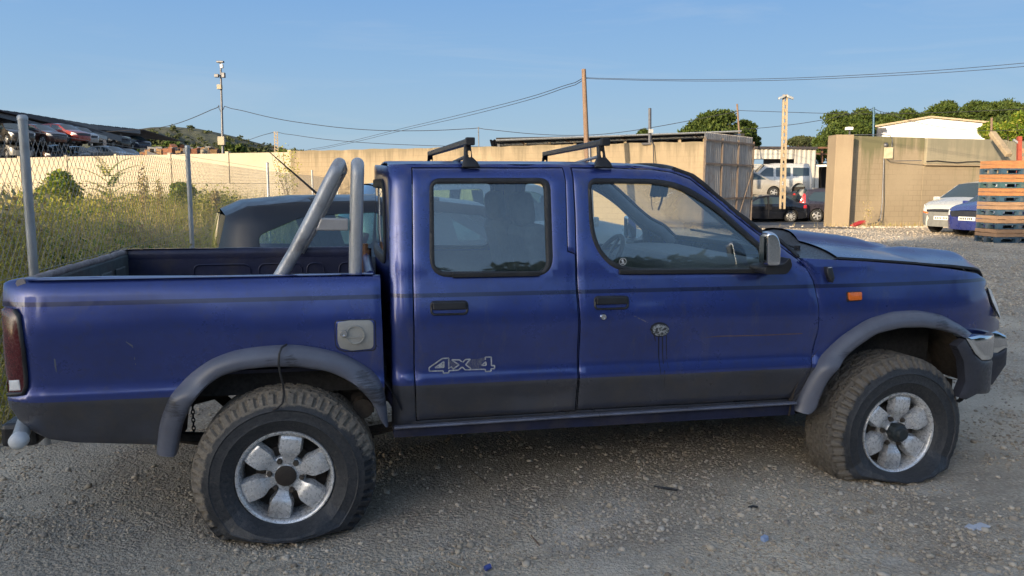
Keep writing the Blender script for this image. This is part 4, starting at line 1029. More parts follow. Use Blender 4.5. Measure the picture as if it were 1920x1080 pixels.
for sd in (0, 1):
    f_ = (lambda y: y) if sd == 0 else (lambda y: TW-y)
    # inner door skins below the windows
    b = MB(); a0, a1 = sorted((f_(.075), f_(.085))); b.prism([(.60,.60),(2.36,.60),(2.36,1.18),(1.2,1.19),(.60,1.19)], 'y', a0, a1); obj('door_lining', b, M['interior'], TR)
    b = MB(); x0, x1 = S2(1040,400)[0], S2(1098,400)[0]; xm = (x0+x1)/2
    b.prism([(xm-.045,.62),(xm+.055,.62),(xm+.045,1.1),(xm+.03,1.66),(xm-.03,1.66),(xm-.045,1.1)], 'y', *sorted((f_(.165), f_(.20)))); obj('door_pillar', b, M['interior'], TR)
def seat(x, y, w_, name='seat', bench=False):
    b = MB(); b.obox((x, y, .88), (.25,0,.02), (0,w_,0), (0,0,.08)); st = obj(name, b, M['seat'], TR, smooth=40, bevel=.04)
    b = MB(); b.obox((x-.29, y, 1.13), (.06,0,.015), (0,w_*.96,0), (-.07,0,.29)); obj('backrest', b, M['seat'], st, smooth=40, bevel=.05)
    for yy in ((y,) if not bench else (y-.4, y+.4)):
        b = MB(); b.obox((x-.375, yy, 1.485 if not bench else 1.44), (.045,0,.01), (0,.125,0), (-.012,0,.085)); hr = obj('headrest', b, M['seat'], st, smooth=40, bevel=.04)
        b = MB(); 
        for q in (-.05,.05): b.cyl((x-.355, yy+q, 1.36), (x-.37, yy+q, 1.45), .006, 6)
        obj('headrest_post', b, M['chrome'], hr)
seat(1.50, .46, .25); seat(1.50, 1.21, .25); seat(.90, TW/2, .62, 'rear_seat', True)
# steering wheel on the far side
b = MB(); cs = Vector((1.80, 1.22, 1.14)); ax = Vector((-.85,0,.52)).normalized(); e1 = Vector((0,1,0)); e2 = ax.cross(e1)
b.tube([cs+(e1*math.cos(t)+e2*math.sin(t))*.185 for t in np.linspace(0, 2*PI, 33)], .015, 8, False); b.cyl(cs-ax*.02, cs+ax*.015, .07, 12)
for t in (.2, PI-.2, -PI/2): b.bar(cs, cs+(e1*math.cos(t)+e2*math.sin(t))*.18, .03, .015)
b.cyl(cs, cs-ax*.25, .03, 8); obj('steering_wheel', b, M['black'], TR, smooth=50)
b = MB(); q = aty(1236,352,.86); b.obox((q.x, .86, 1.575), (.012,0,0), (0,.11,0), (.006,0,.035)); rm = obj('rear_view_mirror', b, M['black'], TR, bevel=.01)
# window sticker
c_ = S2(1169,491); b = MB(); b.lathe([(0,-.0015),(.0175,-.0015),(.0175,0)], (c_[0], TY(*c_)+.010, c_[1]), n=24); st_ = obj('window_sticker', b, M['black'], TR)
b = MB(); b.lathe([(.0150,-.0025),(.0172,-.0025)], (c_[0], TY(*c_)+.010, c_[1]), n=24); b.lathe([(0,-.0025),(.005,-.0025)], (c_[0]-.002, TY(*c_)+.010, c_[1]+.006), n=12); b.box(c_[0]-.008, TY(*c_)+.0072, c_[1]-.009, c_[0]+.008, TY(*c_)+.0078, c_[1]-.006); b.box(c_[0]-.004, TY(*c_)+.0072, c_[1]-.004, c_[0]+.006, TY(*c_)+.0078, c_[1]+.001); obj('emblem', b, M['white'], st_)
# ---- underside
b = MB()
for y in (.33, TW-.40):
    for (xa, za), (xb_, zb_) in (((-.98,.66),(-.45,.665)),((-.45,.665),(-.15,.735)),((-.15,.735),(.28,.735)),((.28,.735),(.55,.60)),((.55,.60),(2.6,.56)),((2.6,.56),(3.4,.66))): b.bar((xa,y+.03,za),(xb_,y+.03,zb_),.07,.12)
fr = obj('frame_rail', b, M['railmetal'], TR)
b = MB(); 
for u, v in ((491,723),(563,718),(604,715),(388,731)):
    p_ = aty(u, v, .33); b.cyl((p_.x, .322, p_.z), (p_.x, .331, p_.z), .014, 10)
obj('rail_hole', b, M['black'], fr)
for y in (.27, TW-.27):
    b = MB()
    for k in range(4):
        l = .62-.12*k; b.tube([(-.0+l*t, y, .44-.035*k*.6+.12*t*t*l) for t in np.linspace(-1, 1, 13)], .018, 4)
    b.box(-.07, y-.05, .36, .07, y+.05, .46); b.tube([(-.62,y,.50),(-.60,y,.64)], .02, 6); obj('leaf_spring', b, M['railmetal'], TR)
b = MB(); b.cyl((0,.15,.36),(0,TW-.15,.36),.045,12); b.lathe([(.02,-.16),(.12,-.10),(.15,0),(.12,.10),(.02,.16)], (0,TW/2,.36), n=16); obj('rear_axle', b, M['railmetal'], TR, smooth=50)
b = MB(); b.box(.55,.35,.42,2.5,TW-.35,.60); b.box(2.6,.35,.40,3.3,TW-.35,.75); obj('underbody', b, M['dark'], TR)
b = MB(); b.tube([(2.4,1.2,.40),(1.2,1.2,.36),(.6,1.25,.42),(.2,1.3,.55),(-.9,1.3,.50)], .03, 8); obj('exhaust', b, M['rust'], TR, smooth=60)
b = MB(); p0 = aty(335,816,.25); p1 = aty(382,822,.25); b.bar((p0.x-.05,.25,p0.z),(p1.x+.15,.25,p1.z-.005),.04,.03); b.bar((p1.x-.02,.25,p1.z-.015),(p1.x+.1,.25,p1.z-.015),.03,.03); obj('tow_bracket', b, M['dark'], TR)
p0 = aty(361,758,.26); b = MB()
for k in range(9):
    z = p0.z-.0+.02-.0185*k; a_ = (.006 if k % 2 else 0); c_ = (0 if k % 2 else .006)
    b.tube([(p0.x+a_*math.cos(t)*1.1+c_*0+(0 if k % 2 else 0), .26+c_*math.cos(t)*1.1, z+.012*math.sin(t)) for t in np.linspace(0, 2*PI, 9)], .0028, 4, False)
obj('chain', b, M['dark'], TR)
p0 = aty(680,758,.2); b = MB(); b.cyl((p0.x,.12,p0.z),(p0.x,.3,p0.z),.045,12); b.box(p0.x-.05,.2,p0.z-.04,p0.x+.05,.3,p0.z+.12); obj('spring_mount', b, M['railmetal'], TR)
b = MB(); pa = aty(430,755,.4); pb_ = aty(465,800,.5); b.bar((pa.x-.06,.4,pa.z+.05),(pb_.x+.08,.5,pb_.z-.04),.03,.05); obj('damper', b, M['railmetal'], TR)
for cx, cz, rad, a0, a1 in ((0.03,.45,.50,.05,PI-.35), (2.89,.47,.53,.05,PI-.25)):
    for sd in (0, 1):
        f_ = (lambda y: y) if sd == 0 else (lambda y: TW-y)
        b = MB(); b.grid([[(cx-rad*math.cos(t), f_(y), cz+rad*math.sin(t)) for y in (.01,.1,.25,.42)] for t in np.linspace(a0, a1, 22)])
        if cx > 1: b.box(cx-rad, *sorted((f_(.42), f_(.43)))[:1], .50, cx+rad, sorted((f_(.42), f_(.43)))[1], cz+rad)
        obj('wheel_arch_liner', b, M['railmetal'], TR, smooth=60)
b = MB(); b.box(-.95,.12,.70,.44,TW-.12,.80); obj('bed_underside', b, M['dark'], TR)
b = MB(); b.tube([(2.95,.4,.38),(2.95,TW-.4,.38)], .04, 8); b.bar((2.85,.42,.36),(3.2,.45,.42),.05,.05); b.box(3.25,.30,.45,3.5,TW-.3,.56); obj('front_axle', b, M['railmetal'], TR)

# ---- wheels
def tyre_mesh(cx, cz, g, muddy, side, NT=300, R=.385, steer=0.):
    prof = [(.200,.035),(.204,.0),(.215,-.014),(.235,-.026),(.255,-.034),(.262,-.039),(.268,-.037),(.285,-.039),(.302,-.038),(.307,-.042),(.313,-.038),(.325,-.034),(.335,-.032),(.343,-.027),(.352,-.020),(.361,-.011),(.370,0.),(.377,.008)]
    tread = [(.381,.014),(.383,.020)]+[(.385,.027+.0075*k) for k in range(24)]+[(.383,.208),(.381,.213)]
    back = [(.37,.225),(.34,.245),(.30,.255),(.25,.255),(.21,.23)]
    prof = prof+tread+back; n = len(prof); V = []; mud = []
    r0 = random.Random(3)
    for i in range(NT):
        th = 2*PI*i/NT
        for j, (r, y) in enumerate(prof):
            r_ = r
            if r > .376:                       # tread blocks in staggered rows
                row = int((y-.012)/.041); fr_ = ((y-.012)/.041) % 1
                ph = (th*27/(2*PI)+(.5 if row % 2 else 0)+.22*math.sin(fr_*PI*2+row)) % 1
                if fr_ < .17 or ph < .2 or (ph > .52 and ph < .60 and .3 < fr_ < .8): r_ = r-.018
            elif .338 < r <= .376:             # shoulder lugs
                ph = (th*54/(2*PI)) % 1
                if ph < .38: r_ = r-.010; y = y+.009
            px_, pz_ = r_*math.cos(th), r_*math.sin(th)
            if math.sin(th) < 0:
                rg = (cz-g)/(-math.sin(th))
                if rg < R:
                    t = (r-.2)/(R-.2); rn = .2+(r_-.2)*(rg-.2)/(R-.2); sq = 1-(rg-.2)/(R-.2)
                    px_, pz_ = rn*math.cos(th)*(1+(.13 if muddy else .09)*sq*t), rn*math.sin(th)
                    bul = (.10 if muddy else .08)*sq*math.sin(PI*min(1, t*1.02))**.8+.02*math.sin(PI*min(1, t))+.006*sq*math.sin(th*17)*math.sin(PI*min(1, t))
                    y = y-bul if y < .1 else y+bul
                elif rg < R*1.25:
                    y = y-.02*(1-(rg-R)/(R*.25))*math.sin(PI*min(1, (r-.2)/(R-.2)))*(1 if y < .1 else -1)
            V.append((px_, y, pz_))
            mu = smooth(.30,.355,r)*(.55+.45*math.sin(th-.25))*1.15 if muddy else smooth(.31,.36,r)*.65+.12
            if muddy and math.cos(th) > .0 and -.75 < math.sin(th) < .15 and r < .375: mu *= .35
            mud.append(max(mu, .20+.10*math.sin(th*2+1)) if r < .34 else mu)
    F = []
    for i in range(NT):
        i2 = (i+1) % NT
        for j in range(n-1): F.append((i*n+j, i*n+j+1, i2*n+j+1, i2*n+j))
    if side: V = [(x, -y, z) for x, y, z in V]; F = [f[::-1] for f in F]
    b = MB(); b.v = V; b.f = F; b.m = [0]*len(F); return b, mud
def truck_wheel(cx, cz, side, muddy, steer, cap, rot):
    g = G(cx, 0)-.008
    f_ = -1 if side else 1
    Wm = MB()
    lip = [(.2045,.012),(.207,-.001),(.205,-.010),(.203,-.012),(.196,-.010),(.192,-.006),(.189,.004),(.186,.018),(.180,.04),(.177,.09),(.176,.15)]
    Wm.lathe([(r, y*f_) for r, y in lip], (0,0,0), n=64)
    wl = obj('wheel', Wm, M['alloy'], TR, smooth=50, local=True)
    wl.location = Vector((cx, 0 if not side else TW, cz))-TR.location
    wl.rotation_euler = (0, 0, steer)
    tb, mud = tyre_mesh(cx, cz, g, muddy, side, 300 if not side else 150)
    ty = obj('tyre', tb, M['tyre_muddy'] if muddy else M['tyre'], wl, smooth=38, local=True)
    at_ = ty.data.attributes.new('mud', 'FLOAT', 'POINT'); at_.data.foreach_set('value', mud)
    b = MB(); b.lathe([(.178,.10*f_),(.13,.085*f_),(.125,.06*f_),(.0,.06*f_)], (0,0,0), n=32); obj('brake_drum', b, M['railmetal'], wl, smooth=40, local=True)
    for k in range(6):
        a = rot+k*PI/3; d = Vector((math.cos(a),0,math.sin(a))); e = Vector((-math.sin(a),0,math.cos(a)))
        rows = []
        for r, hw_, y in ((.044,.026,.026),(.065,.027,.022),(.080,.030,.016),(.092,.037,.009),(.103,.046,.003),(.116,.051,-.001),(.135,.051,-.003),(.160,.052,-.002),(.180,.051,.001),(.188,.048,.010),(.192,.046,.024)):
            row = []
            for t in np.linspace(-1, 1, 9):
                yy = y+.004*abs(t)**3
                if abs(t) > .99: yy = y+.045
                elif abs(t) > .8: yy = y+.006
                tt = max(-1, min(1, t*1.12)) if abs(t) < .99 else t*1.02
                rr = r-.006*(t*t)*(1 if r > .15 else 0)
                p_ = d*rr+e*hw_*tt; row.append((p_.x, yy*f_, p_.z))
            rows.append(row)
        b = MB(); b.grid(rows, flip=bool(side)); obj('spoke', b, M['alloy'], wl, smooth=50, local=True)
        a += PI/6; d = Vector((math.cos(a),0,math.sin(a)))
        b = MB(); c0 = d*.068; b.cyl((c0.x, .05*f_, c0.z), (c0.x, .018*f_, c0.z), .0125, 6); b.cyl((c0.x, .018*f_, c0.z), (c0.x, .010*f_, c0.z), .009, 6); obj('lug_nut', b, mat('nut', (.10,.085,.07), .6, .5, var=.3) if not (k or side) else bpy.data.materials['nut'], wl, local=True)
    b = MB(); b.lathe([(y_*1., 0) for y_ in ()] or [(.086,.055*f_),(.082,.036*f_),(.070,.031*f_),(.050,.028*f_),(.046,.020*f_),(.044,.040*f_)], (0,0,0), n=32); obj('hub_disc', b, M['alloy'], wl, smooth=40, local=True)
    if cap: # locking hub
        b = MB(); b.lathe([(.046,.03*f_),(.045,-.012*f_),(.040,-.022*f_),(.030,-.026*f_),(.028,-.040*f_),(.026,-.043*f_),(.0,-.043*f_)], (0,0,0), n=6 if False else 20)
        for k in range(6):
            a = k*PI/3; d = Vector((math.cos(a),0,math.sin(a))); b.obox(d*.043+Vector((0,.005*f_,0)), d*.006, Vector((0,.018,0)), Vector((-d.z,0,d.x))*.008)
        obj('hub_lock', b, mat('hub_lock', (.035,.045,.05), .45, .3, var=.4, scale=40, dirt=(.15,.13,.11), dirtamt=.5), wl, smooth=35, local=True)
    else:
        b = MB(); b.lathe([(.045,.022*f_),(.044,.014*f_),(.040,.012*f_),(.0,.013*f_)], (0,0,0), n=28); obj('hub_cap', b, mat('dirty_cap', (.045,.035,.028), .8, .1, var=.4, scale=40, bmp=.4), wl, smooth=35, local=True)
    return wl
truck_wheel(0, .36, 0, True, 0, False, R_(80)); truck_wheel(2.95, .385, 0, False, R_(3), True, R_(83))
truck_wheel(0, .36, 1, False, 0, False, .3); truck_wheel(2.95, .385, 1, False, R_(3), True, .7)
# ---- things hanging on the truck
st = [(537,646),(528,652),(523.5,664),(522.5,682),(525.5,702),(531,722),(532.5,740),(529,757),(519,766),(512,768)]
pts = []
for i, (u, v) in enumerate(st): pts.append(aty(u, v, [-.03,-.062,-.07,-.07,-.066,-.05,-.045,-.055,-.06,-.05][i]))
b = MB(); b.tube(pts, .0048, 6); tag(obj('strap', b, M['black'], smooth=60), 'thin black strap hanging over the rear wheel arch of the blue pickup', 'strap')
hg = thing('phone_holder', 'small phone holder with loose cords hanging from the pickup mirror inside the windscreen', 'phone holder', tuple(aty(1236,352,.84)))
q = aty(1229,352,.80); b = MB(); b.obox((q.x,.80,q.z), (.02,0,.004), (0,.01,0), (-.006,0,.05)); obj('holder', b, M['blackplastic'], hg, bevel=.005)
for L in ([(1240,345),(1243,362),(1240,378),(1234,394)], [(1222,350),(1221,368),(1222,385),(1224,394)], [(1240,349),(1245,356),(1241,358)]):
    b = MB(); b.tube([aty(u, v, .82) for u, v in L], .006 if L[0][0] == 1240 and len(L) == 4 else .0025, 5); obj('cord', b, M['black'], hg, smooth=60)
# ================================================================ BACKGROUND
def gmat_wall(name, a, b_, stain, amt=.6, blk=None):
    m, n, p = newmat(name)
    c = mixc(n, a, b_, ramp(n, noise(n, .5, 7, .65), .35, .65))
    c = mixc(n, c, tuple(x*.8 for x in a), ramp(n, noise(n, 12, 6, .7), .45, .75, 0, .5))
    if blk:                # faint courses of rendered blocks
        tb = n.nodes.new('ShaderNodeTexCoord'); dt0 = n.nodes.new('ShaderNodeVectorMath'); dt0.operation = 'DOT_PRODUCT'; n.links.new(tb.outputs['Object'], dt0.inputs[0]); dt0.inputs[1].default_value = (*blk, 0)
        s0 = n.nodes.new('ShaderNodeSeparateXYZ'); n.links.new(tb.outputs['Object'], s0.inputs[0]); c0 = n.nodes.new('ShaderNodeCombineXYZ'); n.links.new(dt0.outputs['Value'], c0.inputs[0]); n.links.new(s0.outputs[2], c0.inputs[1])
        br = n.nodes.new('ShaderNodeTexBrick'); br.inputs['Scale'].default_value = 1; br.inputs['Brick Width'].default_value = .4; br.inputs['Row Height'].default_value = .2; br.inputs['Mortar Size'].default_value = .012; br.inputs['Mortar Smooth'].default_value = .5
        n.links.new(c0.outputs[0], br.inputs['Vector']); br.inputs['Color1'].default_value = (.95,.95,.95,1); br.inputs['Color2'].default_value = (1,1,1,1); br.inputs['Mortar'].default_value = (.72,.70,.66,1)
        c = mixc(n, c, br.outputs[0], ramp(n, noise(n, .6, 4), .38, .6, .1, .75), 'MULTIPLY')
    tc = n.nodes.new('ShaderNodeTexCoord'); sp = n.nodes.new('ShaderNodeSeparateXYZ'); n.links.new(tc.outputs['Object'], sp.inputs[0])
    st_ = noise(n, 2.2, 8, .75, stretch=(1, 1, .06)); zt = ramp(n, sp.outputs[2], 1.0, 3.1, .0, 1.0)
    c = mixc(n, c, stain, mth(n, 'MULTIPLY', ramp(n, mth(n, 'ADD', st_, mth(n, 'MULTIPLY', mth(n, 'POWER', zt, 5.), .22)), .55, .72, 0, amt), 1.))
    n.links.new(c, p.inputs['Base Color']); p.inputs['Roughness'].default_value = .95; p.inputs['Specular IOR Level'].default_value = .15
    bump(n, p, noise(n, 18, 6, .7), .3, .02); return m
M['cream'] = gmat_wall('cream_precast_wall', (.40,.35,.265), (.35,.305,.23), (.26,.22,.16), .25)
M['tan'] = gmat_wall('tan_rendered_wall', (.31,.245,.165), (.25,.20,.135), (.13,.11,.075), .7, (.73,-.68))
M['tan2'] = gmat_wall('yard_wall_render', (.33,.265,.18), (.27,.215,.145), (.13,.13,.07), .85, (.995,-.05))
M['slab'] = gmat_wall('pale_concrete_slab', (.30,.265,.19), (.25,.22,.16), (.17,.165,.12), .6)
M['pillar'] = gmat_wall('gate_pillar_render', (.35,.275,.185), (.30,.235,.16), (.24,.18,.12), .4)
M['sheet'] = mat('weathered_sheet_steel', (.36,.34,.32), .55, .35, var=.35, scale=3, dirt=(.24,.15,.08), dirtamt=.5, stretch=(4,4,.35))
M['whitesheet'] = mat('white_sheet', (.44,.42,.38), .6, .1, var=.25, scale=3, dirt=(.36,.3,.22), dirtamt=.45, stretch=(5,5,.25))
M['whitewall'] = mat('white_gable', (.80,.79,.76), .8, var=.06, scale=2)
M['darksheet'] = mat('dark_roof_sheet', (.05,.045,.05), .7, .2, var=.4, scale=4, dirt=(.12,.09,.06), dirtamt=.4)
M['void'] = mat('unlit_shed_interior', (.03,.028,.027), .95, var=.3)  # near-black colour puts the shade under the shed roofs into the backing
M['wood'] = mat('weathered_pole_wood', (.20,.13,.088), .9, var=.35, scale=5, stretch=(6,6,.4), bmp=.4)
M['concpole'] = mat('concrete_pole', (.33,.255,.165), .9, var=.2, scale=4)
M['steel'] = mat('grey_steel', (.13,.13,.14), .5, .5, var=.25)
M['bluesteel'] = mat('blue_pole_paint', (.04,.10,.16), .5, .2, var=.2)
M['cable'] = mat('cable_black', (.02,.02,.025), .7)
M['asphalt'] = mat('worn_asphalt', (.10,.098,.10), .92, var=.2, scale=1.5, dirt=(.26,.23,.19), dirtamt=.5, bmp=.3)
def tint(name, c, **k): return carpaint(name, c, **k)
# ---- cream wall on the left: precast panels between posts
def lerp(a, b_, t): return a+(b_-a)*t
def wallpt(u, top_v, d): p_ = at(u, top_v, d); return p_
W0 = at(-260, 306, 50.3); W1 = at(545, 286.5, 37.0); W0.z = 3.0; W1.z = 3.11
wl_ = thing('precast_wall', 'long cream precast wall behind the weedy plot at left', 'wall', (W0.x, W0.y, .3))
dirw = (W1-W0); Lw = Vector((dirw.x, dirw.y, 0)).length; dw = Vector((dirw.x, dirw.y, 0))/Lw; nw = Vector((dw.y, -dw.x, 0))
npan = 9
pm_, pm2, po_ = None, None, None
for k in range(npan):
    a = lerp(W0, W1, k/npan); c = lerp(W0, W1, (k+1)/npan); a_ = Vector((a.x, a.y, 0))+dw*.10; c_ = Vector((c.x, c.y, 0))-dw*.10
    zt = (a.z+c.z)/2-.02
    b = MB(); m_ = (a_+c_)/2; b.obox((m_.x, m_.y, (zt+1.64)/2), dw*((c_-a_).length/2), nw*.06, (0, 0, (zt-1.64)/2)); obj('panel', b, M['cream'], wl_)
    b = MB(); b.obox((m_.x+nw.x*.03, m_.y+nw.y*.03, .8), dw*((c_-a_).length/2), nw*.08, (0, 0, .82)); obj('panel', b, M['cream'], wl_)
for k in range(npan+1):
    a = lerp(W0, W1, k/npan); b = MB(); b.obox((a.x+nw.x*.02, a.y+nw.y*.02, a.z/2+.05), dw*.098, nw*.09, (0, 0, a.z/2+.02)); obj('post', b, M['cream'], wl_)
# ---- tan wall running to the gate
T0 = W1.copy(); T1 = at(1322, 266, 27.0); T0.z = 3.13; T1.z = 3.08
dt_ = Vector((T1.x-T0.x, T1.y-T0.y, 0)); Lt = dt_.length; dt_.normalize(); nt_ = Vector((dt_.y, -dt_.x, 0))
b = MB(); rows = []
N_ = 80
for i in range(N_+1):
    q = lerp(T0, T1, i/N_); z = q.z+.012*math.sin(i*1.3)+.01*math.sin(i*.37)
    f0 = q+nt_*.1; f1 = q-nt_*.1
    rows.append([(f0.x, f0.y, -.2), (f0.x, f0.y, 1.5), (f0.x, f0.y, z), (f1.x, f1.y, z), (f1.x, f1.y, -.2)])
b.grid(rows); b.add(rows[0], [(0,1,2,3,4)]); b.add(rows[-1], [(4,3,2,1,0)])
tw = tag(obj('yard_wall', b, M['tan']), 'long tan rendered wall with dark streaks behind the blue pickup, up to the sheet gate', 'wall')
# ---- corrugated gate
def gate():
    A = at(1321.5, 255, 26.6); B = at(1412.5, 262, 29.6); A.z = 3.28; B.z = 3.30
    g = thing('sheet_gate', 'rusty corrugated steel gate leaf standing open beside the tan wall', 'gate', (A.x, A.y, .1))
    d = Vector((B.x-A.x, B.y-A.y, 0)); L = d.length; d.normalize(); nn = Vector((d.y, -d.x, 0))
    for c in range(3):
        for (z0, z1) in ((.16, 1.15), (1.18, 2.33), (2.36, 3.28)):
            s0, s1 = L*c/3+.03, L*(c+1)/3-.03; b = MB(); P = []
            k = int((s1-s0)/.019)
            for i in range(k+1):
                s = s0+(s1-s0)*i/k; o = .035*math.sin(2*PI*s/.15); q = Vector((A.x, A.y, 0))+d*s-nn*(.03-o)
                P.append([(q.x, q.y, z0), (q.x, q.y, z1+ (.10 if z1 > 3 else 0))])
            b.grid(P); obj('sheet', b, M['sheet'], g, smooth=60)
    for c in range(4):
        q = Vector((A.x, A.y, 0))+d*(L*c/3); b = MB(); b.bar((q.x+nn.x*.02, q.y+nn.y*.02, .12), (q.x+nn.x*.02, q.y+nn.y*.02, 3.22), .06, .05); obj('upright', b, M['rustlight'], g)
    for z in (.14, 1.165, 2.345, 3.12):
        q0 = Vector((A.x, A.y, z))+nn*.05; q1 = q0+d*L; b = MB(); b.bar(q0, q1, .04, .055); obj('rail', b, M['rustlight'], g)
    b = MB(); b.bar(Vector((A.x, A.y, .2))+d*L*.66+nn*.06, Vector((A.x, A.y, 2.3))+d*L+nn*.06, .03, .03); obj('brace', b, M['rustlight'], g)
M['rustlight'] = mat('rusty_frame', (.24,.19,.15), .7, .4, var=.35, scale=6, dirt=(.16,.08,.04), dirtamt=.6)
gate()
# ---- gate pillar and yard wall on the right
def slabwall(name, label, cat, A, B, z0, z1, th, mt, parent=None):
    d = Vector((B.x-A.x, B.y-A.y, 0)); L = d.length; d.normalize(); nn = Vector((d.y, -d.x, 0)); m_ = (A+B)/2
    b = MB(); b.obox((m_.x-nn.x*th/2, m_.y-nn.y*th/2, (z0+z1)/2), d*(L/2), nn*(th/2), (0, 0, (z1-z0)/2)); o = obj(name, b, mt, parent, bevel=.02)
    if cat: tag(o, label, cat)
    return o
PA, PB_ = at(1564, 340, 29.4), at(1597, 340, 29.4)
z3 = at(1580, 253, 29.4).z
slabwall('gate_pillar', 'tan gate pillar with a small yellow sign, left end of the right yard wall', 'pillar', PA, PB_, -.3, z3, .8, M['pillar'])
RA, RB = at(1597, 340, 30.0), at(1729, 340, 30.9); RC = at(2150, 340, 34.2)
rwt = thing('gate_side_wall', 'tan yard wall with a paler stained slab above, behind the parked white car', 'wall', (RA.x, RA.y, .05))
slabwall('block_wall', 0, 0, RA, RB, -.3, z3-.01, .25, M['tan2'], rwt)
slabwall('lower_wall', 0, 0, RB, RC, -.3, 2.5, .25, M['tan2'], rwt)
dR = (RC-RB).normalized(); nR = Vector((dR.y, -dR.x, 0))
for k in range(3):
    a = RB+(RC-RB)*(k/3.)+dR*.01; c = RB+(RC-RB)*((k+1)/3.)-dR*.01
    slabwall('slab', 0, 0, a+nR*.12, c+nR*.12, 2.46, z3-.03-.05*k, .3, M['slab'], rwt)
slabwall('ledge', 0, 0, RB+nR*.14, RC+nR*.14, 2.40, 2.46, .3, M['pillar'], rwt)
def box3(name, c, hx, hy, hz, mt, parent=None, dirx=None, bevel=None):
    d = dirx or RH; nn = Vector((d.y, -d.x, 0)); b = MB(); b.obox(c, Vector(d)*hx, nn*hy, (0, 0, hz)); return obj(name, b, mt, parent, bevel=bevel)
q = at(1581.5, 289, 29.36); sg = thing('yellow_sign', 'small yellow notice with a white strip on the gate pillar', 'sign', tuple(q))
box3('plate', q, .085, .008, .10, mat('sign_yellow', (.75,.50,.03), .5), sg); q2 = at(1581.5, 295.5, 29.35); box3('strip', q2, .085, .01, .022, M['whitewall'], sg); box3('print', at(1581.5, 288, 29.345), .05, .004, .02, mat('sign_print', (.8,.7,.35), .5), sg)
jb = thing('junction_box', 'grey electrical box under a round lamp on the yard wall', 'electrical box', tuple(at(1663, 290, 30.3)))
box3('box', at(1663.5, 287, 30.35), .17, .12, .21, mat('box_beige', (.46,.40,.27), .6), jb, bevel=.01)
b = MB(); q = at(1660, 272, 30.25); b.lathe([(0,-.10),(.06,-.09),(.10,-.03),(.10,.02),(0,.1)], tuple(q), n=16); obj('lamp', b, M['steel'], jb, smooth=60)
for L, r in (([(1657,297),(1655.5,340),(1654,380),(1651,408),(1646,417),(1636,419.5),(1624,420)], .022), ([(1672,276),(1673,262),(1669,254),(1655,252.5),(1600,253)], .018), ([(1662,298),(1668,302),(1700,301.5),(1728,301)], .016)):
    b = MB(); b.tube([at(u, v, 30.2+.0*i) for i, (u, v) in enumerate(L)], r, 6); obj('conduit', b, M['steel'], jb, smooth=60)
b = MB(); b.tube([(RB+(RC-RB)*t+nR*.16+Vector((0,0,2.55-RB.z+.03*math.sin(t*40)-(RC.z-RB.z)*t)))for t in np.linspace(0, .95, 24)], .02, 6); tag(obj('wall_cable', b, M['cable'], smooth=60), 'dark cable running along the pale slab of the yard wall', 'cable')
cmv = thing('security_camera', 'white security camera on top of the gate pillar', 'camera', tuple(at(1592, 253, 29.3)))
b = MB(); b.cyl(at(1593, 253, 29.3), at(1593, 243, 29.3), .03, 6); obj('post', b, M['steel'], cmv); box3('camera_body', at(1592, 241, 29.2), .10, .12, .05, M['whitewall'], cmv)
b = MB(); b.tube([at(1598, 425, 29.0), at(1604, 421, 29.1), at(1612, 418, 29.2), at(1622, 417, 29.3)], .085, 8); tag(obj('red_pipe', b, mat('red_plastic', (.42,.03,.035), .5), smooth=60), 'red plastic pipe lying at the foot of the gate pillar', 'pipe')
# leaning concrete post over the wall
b = MB(); b.bar(at(1860, 249, 30.5), at(1892, 291, 29.6), .24, .18); tag(obj('concrete_post', b, M['concpole'], bevel=.03), 'thick concrete post leaning over the top of the yard wall', 'post')
# ---- asphalt beyond the gate
P = []
for lat in np.linspace(2.5, 19, 24):
    P.append([])
    for d in np.linspace(27.5 , 70, 40):
        if lat > 12 and d < 31: d = 31+(d-27.5)*.01
        x = CAM.x+FH.x*d+RH.x*lat; y = CAM.y+FH.y*d+RH.y*lat; P[-1].append((x, y, G(x, y)+.02+.0*d))
b = MB(); b.grid(P, flip=True); obj('road', b, M['asphalt'], smooth=60, kind='structure')
# ---- white corrugated building with roller door, car port
def corr(A, B, z0, z1, pitch, amp, mt, parent, name='sheet', cols=1):
    d = Vector((B.x-A.x, B.y-A.y, 0)); L = d.length; d.normalize(); nn = Vector((d.y, -d.x, 0))
    for c in range(cols):
        s0, s1 = L*c/cols, L*(c+1)/cols-.01; b = MB(); P = []; k = max(2, int((s1-s0)/pitch*5))
        for i in range(k+1):
            s = s0+(s1-s0)*i/k; q = Vector((A.x, A.y, 0))+d*s+nn*amp*math.sin(2*PI*s/pitch); P.append([(q.x, q.y, z0), (q.x, q.y, z1)])
        b.grid(P); obj(name, b, mt, parent, smooth=60)
wb_ = thing('metal_shed', 'white corrugated metal shed with a roller door behind the parked cars', 'shed', tuple(at(1450, 380, 47)))
A = at(1330, 340, 47); A2 = at(1487, 340, 47.3); B = at(1527.5, 340, 47.5); zt = at(1470, 279, 47.2).z
corr(A, A2, at(1460,298,47).z, zt, .3, .03, M['whitesheet'], wb_, cols=2); corr(A2+RH*.01, B, -.5, zt, .3, .03, M['whitesheet'], wb_)
sh = MB(); zz = -.5
for k in range(30):
    z = -.5+k*.115
    if z > at(1460,299,47).z: break
    q0, q1 = A+FH*.15, A2+FH*.15; sh.bar((q0.x, q0.y, z), (q1.x, q1.y, z), .05, .09)
o = obj('roller_door', sh, M['whitesheet'], wb_); o['kind'] = 'stuff'
b = MB(); b.bar((A.x, A.y, zt+.05), (B.x, B.y, zt+.05), .4, .14); obj('roof_edge', b, M['darksheet'], wb_)
